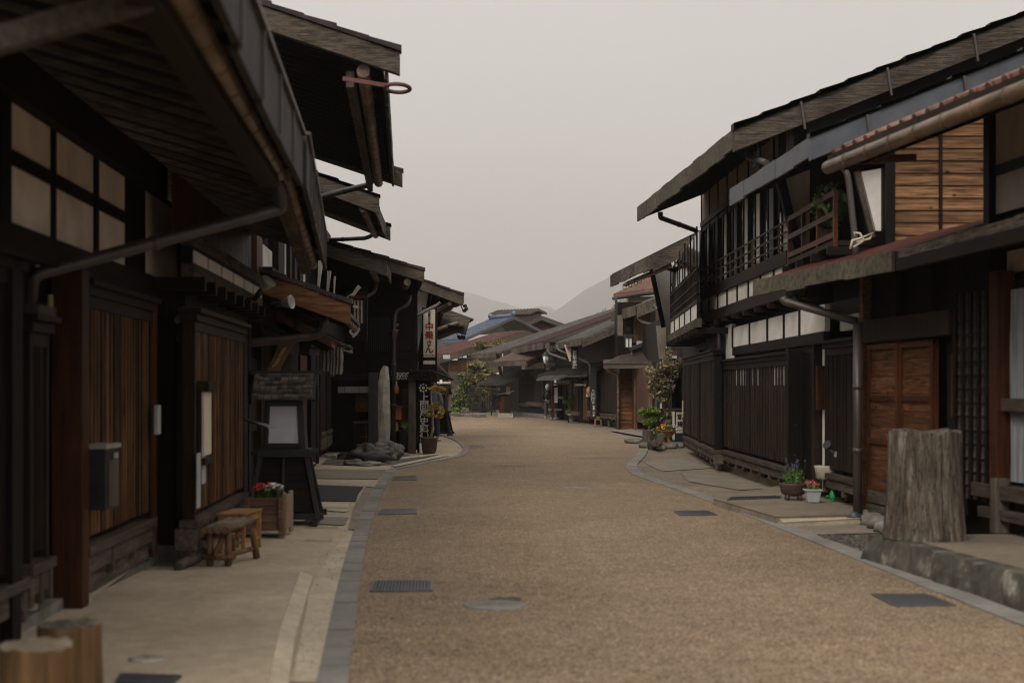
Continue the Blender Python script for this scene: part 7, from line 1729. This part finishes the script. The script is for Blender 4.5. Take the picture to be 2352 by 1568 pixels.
MB().lathe(c, [(r * s_, z * s_) for r, z in ((.19, 0), (.18, .03), (.08, .14), (.07, .2), (.18, .28), (.26, .4), (.30, .42), (.28, .43), (.24, .40))], 26).build('bowl', 'flowerpot', t)
MB().leaves(c + UP * .44, (.27, .2, .1), 520, .05, shell=0).build('foliage', 'leaf', t); MB().leaves(c + UP * .47 + V((-.06, -.08, 0)), (.26, .16, .12), 60, .05, shell=0, asp=1.1).build('blossoms', 'fl_orange', t); MB().leaves(c + UP * .48 + V((.18, 0, 0)), (.12, .14, .1), 50, .045, shell=0, asp=1.1).build('blossoms', 'fl_white', t)
t = thing('leafy_pot', 'low pale green leafy plant behind the terracotta bowl', 'plant', G(1540, 1012)); MB().leaves(G(1541, 1012) + UP * .52, (.25, .2, .18), 260, .06, shell=0).build('foliage', 'leaf', t); MB().lathe(G(1541, 1012), [(.1, 0), (.14, .36)], 14).build('pot', 'pot_brown', t)
for i, (x, y, w_) in enumerate(((1455, 1018, .5), (1478, 1028, .25), (1492, 1030, .22), (1506, 1033, .25), (1522, 1034, .22), (1538, 1030, .45), (1558, 1028, .4))):
    c = G(x, y); mb = MB().blob((c.x, c.y + .1, .06), (w_ * .55, .16, .10), i + 20, 2, .3)
    for v in mb.v: v.z = max(-.01, min(v.z, .15))
    solo(mb, 'border_stone', 'stone', ['leftmost block of the stone border by the low step', 'round border stone just right of the leftmost block', 'border stone under the upright stump', 'border stone below the driftwood end', 'border stone left of the terracotta bowl', 'flat mossy border stone under the terracotta bowl', 'rightmost mossy border stone under the coffee sign'][i], 'stone', group='stones edging the planting by the coffee sign')
o = MB(); a = W(1566, 958, 39); b = W(1571, 919, 39); o.box((a.x, 38.9, a.z - .0), (b.x, 38.93, b.z)); solo(o, 'paper_plate', 'cream', 'narrow pale nameplate fixed at the end of the long lattice above the coffee sign', 'nameplate')
for (x, y, s, nm) in ((2030, 1290, .10, 'small bright weed at the corner of the retaining wall'), (2148, 1330, .08, 'small weed sprouting at the base of the retaining wall')):
    c = G(x, y); t = MB().leaves(c + UP * s * .9, (s * .8, s * .7, s), 150, .03, shell=0); solo(t, 'weed', 'leaf_bright', nm, 'weed')

# ================================================================== PEOPLE
def skinned(nodes, edges, sub=2):
    """nodes: name -> (x,y,z,r); continuous skin surface"""
    me = bpy.data.meshes.new('s'); keys = list(nodes); idx = {k: i for i, k in enumerate(keys)}
    me.from_pydata([nodes[k][:3] for k in keys], [(idx[a], idx[b]) for a, b in edges], [])
    o = bpy.data.objects.new('s', me); COL.objects.link(o); md = o.modifiers.new('skin', 'SKIN'); md.use_smooth_shade = True
    for i, k in enumerate(keys):
        r = nodes[k][3]; r = r if isinstance(r, tuple) else (r, r); me.skin_vertices[0].data[i].radius = r
        me.skin_vertices[0].data[i].use_root = (i == 0)
    sb = o.modifiers.new('sub', 'SUBSURF'); sb.levels = sub; sb.render_levels = sub
    dg = bpy.context.evaluated_depsgraph_get(); m2 = o.evaluated_get(dg).to_mesh(); mb = MB()
    mb.add([v.co.copy() for v in m2.vertices], [tuple(p.vertices) for p in m2.polygons], True)
    bpy.data.objects.remove(o); return mb
def person(loc, rz, label, top, legsm, hood=None, pack=False, scale=1.0):
    B = {'pelvis': (0, 0, .95, (.15, .11)), 'waist': (0, 0, 1.08, (.135, .10)), 'chest': (0, .0, 1.28, (.165, .115)), 'collar': (0, .01, 1.43, (.09, .07)), 'neck': (0, 0, 1.50, .055), 'jaw': (0, -.02, 1.56, .07), 'head': (0, -.005, 1.64, .095), 'crown': (0, .0, 1.71, .065)}
    E = [('pelvis', 'waist'), ('waist', 'chest'), ('chest', 'collar'), ('collar', 'neck'), ('neck', 'jaw'), ('jaw', 'head'), ('head', 'crown')]
    for s, n in ((-1, 'l'), (1, 'r')):
        st = .06 * s
        B.update({n + 'hip': (.09 * s, 0, .90, .085), n + 'knee': (.10 * s, -.02 + st * .5, .50, .058), n + 'ank': (.11 * s, .02 + st, .09, .04), n + 'toe': (.125 * s, -.13 + st, .035, .035),
                  n + 'sh': (.19 * s, .0, 1.41, .055), n + 'elb': (.27 * s, .03, 1.13, .043), n + 'wri': (.22 * s, -.13, .98, .028), n + 'palm': (.205 * s, -.19, .955, .03)})
        E += [('pelvis', n + 'hip'), (n + 'hip', n + 'knee'), (n + 'knee', n + 'ank'), (n + 'ank', n + 'toe'), ('collar', n + 'sh'), (n + 'sh', n + 'elb'), (n + 'elb', n + 'wri'), (n + 'wri', n + 'palm')]
        for k in range(4):
            B[f'{n}f{k}a'] = ((.175 + k * .02) * s, -.235 - (.01 if k in (1, 2) else 0), .94, .010); B[f'{n}f{k}b'] = ((.175 + k * .02) * s, -.25 - (.012 if k in (1, 2) else 0), .905, .008); E += [(n + 'palm', f'{n}f{k}a'), (f'{n}f{k}a', f'{n}f{k}b')]
        B[n + 'th'] = (.165 * s, -.205, .95, .010); B[n + 'th2'] = (.155 * s, -.235, .93, .009); E += [(n + 'palm', n + 'th'), (n + 'th', n + 'th2')]
    Mx = Matrix.Translation(V(loc)) @ Matrix.Rotation(rz, 4, 'Z') @ Matrix.Scale(scale, 4)
    def place(mb): mb.v = [Mx @ v for v in mb.v]; return mb
    body = skinned(B, E, 1); hd = MB().lathe((0, -.105, 1.62), [(.016, 0), (.008, .02)], 8, (0, -1, 0)); body.add(hd.v, hd.f, True)
    for s in (-1, 1): e = MB().blob((.085 * s, .005, 1.62), (.014, .02, .03), 1, 1, 0); body.add(e.v, e.f, True)
    p = solo(place(body), 'person', 'skin', label, 'person', loc)
    J = {'pelvis': (0, 0, .93, (.175, .13)), 'waist': (0, 0, 1.08, (.165, .13)), 'chest': (0, .0, 1.28, (.19, .135)), 'collar': (0, .01, 1.44, (.10, .085))}; EJ = [('pelvis', 'waist'), ('waist', 'chest'), ('chest', 'collar')]
    for s, n in ((-1, 'l'), (1, 'r')): J.update({n + 'sh': (.20 * s, .0, 1.40, .075), n + 'elb': (.28 * s, .03, 1.13, .06), n + 'wri': (.225 * s, -.12, .99, .048)}); EJ += [('collar', n + 'sh'), (n + 'sh', n + 'elb'), (n + 'elb', n + 'wri')]
    place(skinned(J, EJ, 1)).build('jacket', top, p)
    T = {'pelvis': (0, 0, .93, (.16, .12))}; ET = []
    for s, n in ((-1, 'l'), (1, 'r')): st = .06 * s; T.update({n + 'hip': (.095 * s, 0, .86, .105), n + 'knee': (.105 * s, -.02 + st * .5, .5, .082), n + 'ank': (.11 * s, .02 + st, .13, .07)}); ET += [('pelvis', n + 'hip'), (n + 'hip', n + 'knee'), (n + 'knee', n + 'ank')]
    place(skinned(T, ET, 1)).build('trousers', legsm, p)
    for s in (-1, 1):
        st = .06 * s; sh = skinned({'a': (.115 * s, .06 + st, .05, .055), 'b': (.12 * s, -.05 + st, .05, .055), 'c': (.13 * s, -.15 + st, .04, .045)}, [('a', 'b'), ('b', 'c')], 1); place(sh).build('shoe', 'shoe', p)
    if hood:
        hb = MB().blob((0, .03, 1.635), (.125, .135, .155), 3, 3, .08); hb.v = [v for v in hb.v]; nk = skinned({'a': (0, .03, 1.46, (.13, .10)), 'b': (0, .03, 1.55, (.11, .10))}, [('a', 'b')], 1); hb.add(nk.v, nk.f, True)
        place(hb).build('hood', hood, p)
    else: place(MB().blob((0, .015, 1.67), (.10, .115, .10), 4, 3, .08)).build('hair', 'black', p)
    if pack: place(MB().blob((0, .17, 1.22), (.15, .09, .22), 6, 3, .1)).build('backpack', 'black', p)
    return p
person(G(1258, 961), math.radians(172), 'person in a pale grey hood, navy jacket and taupe trousers walking away with a backpack', 'jacket', 'trousers', 'hood', True)
person(W(996, 985, 42.5) * 1.0 - UP * (W(996, 985, 42.5).z), math.radians(160), 'person in a slate jacket and jeans half hidden behind the museum sign', 'shirt_grey', 'jeans', None, False)
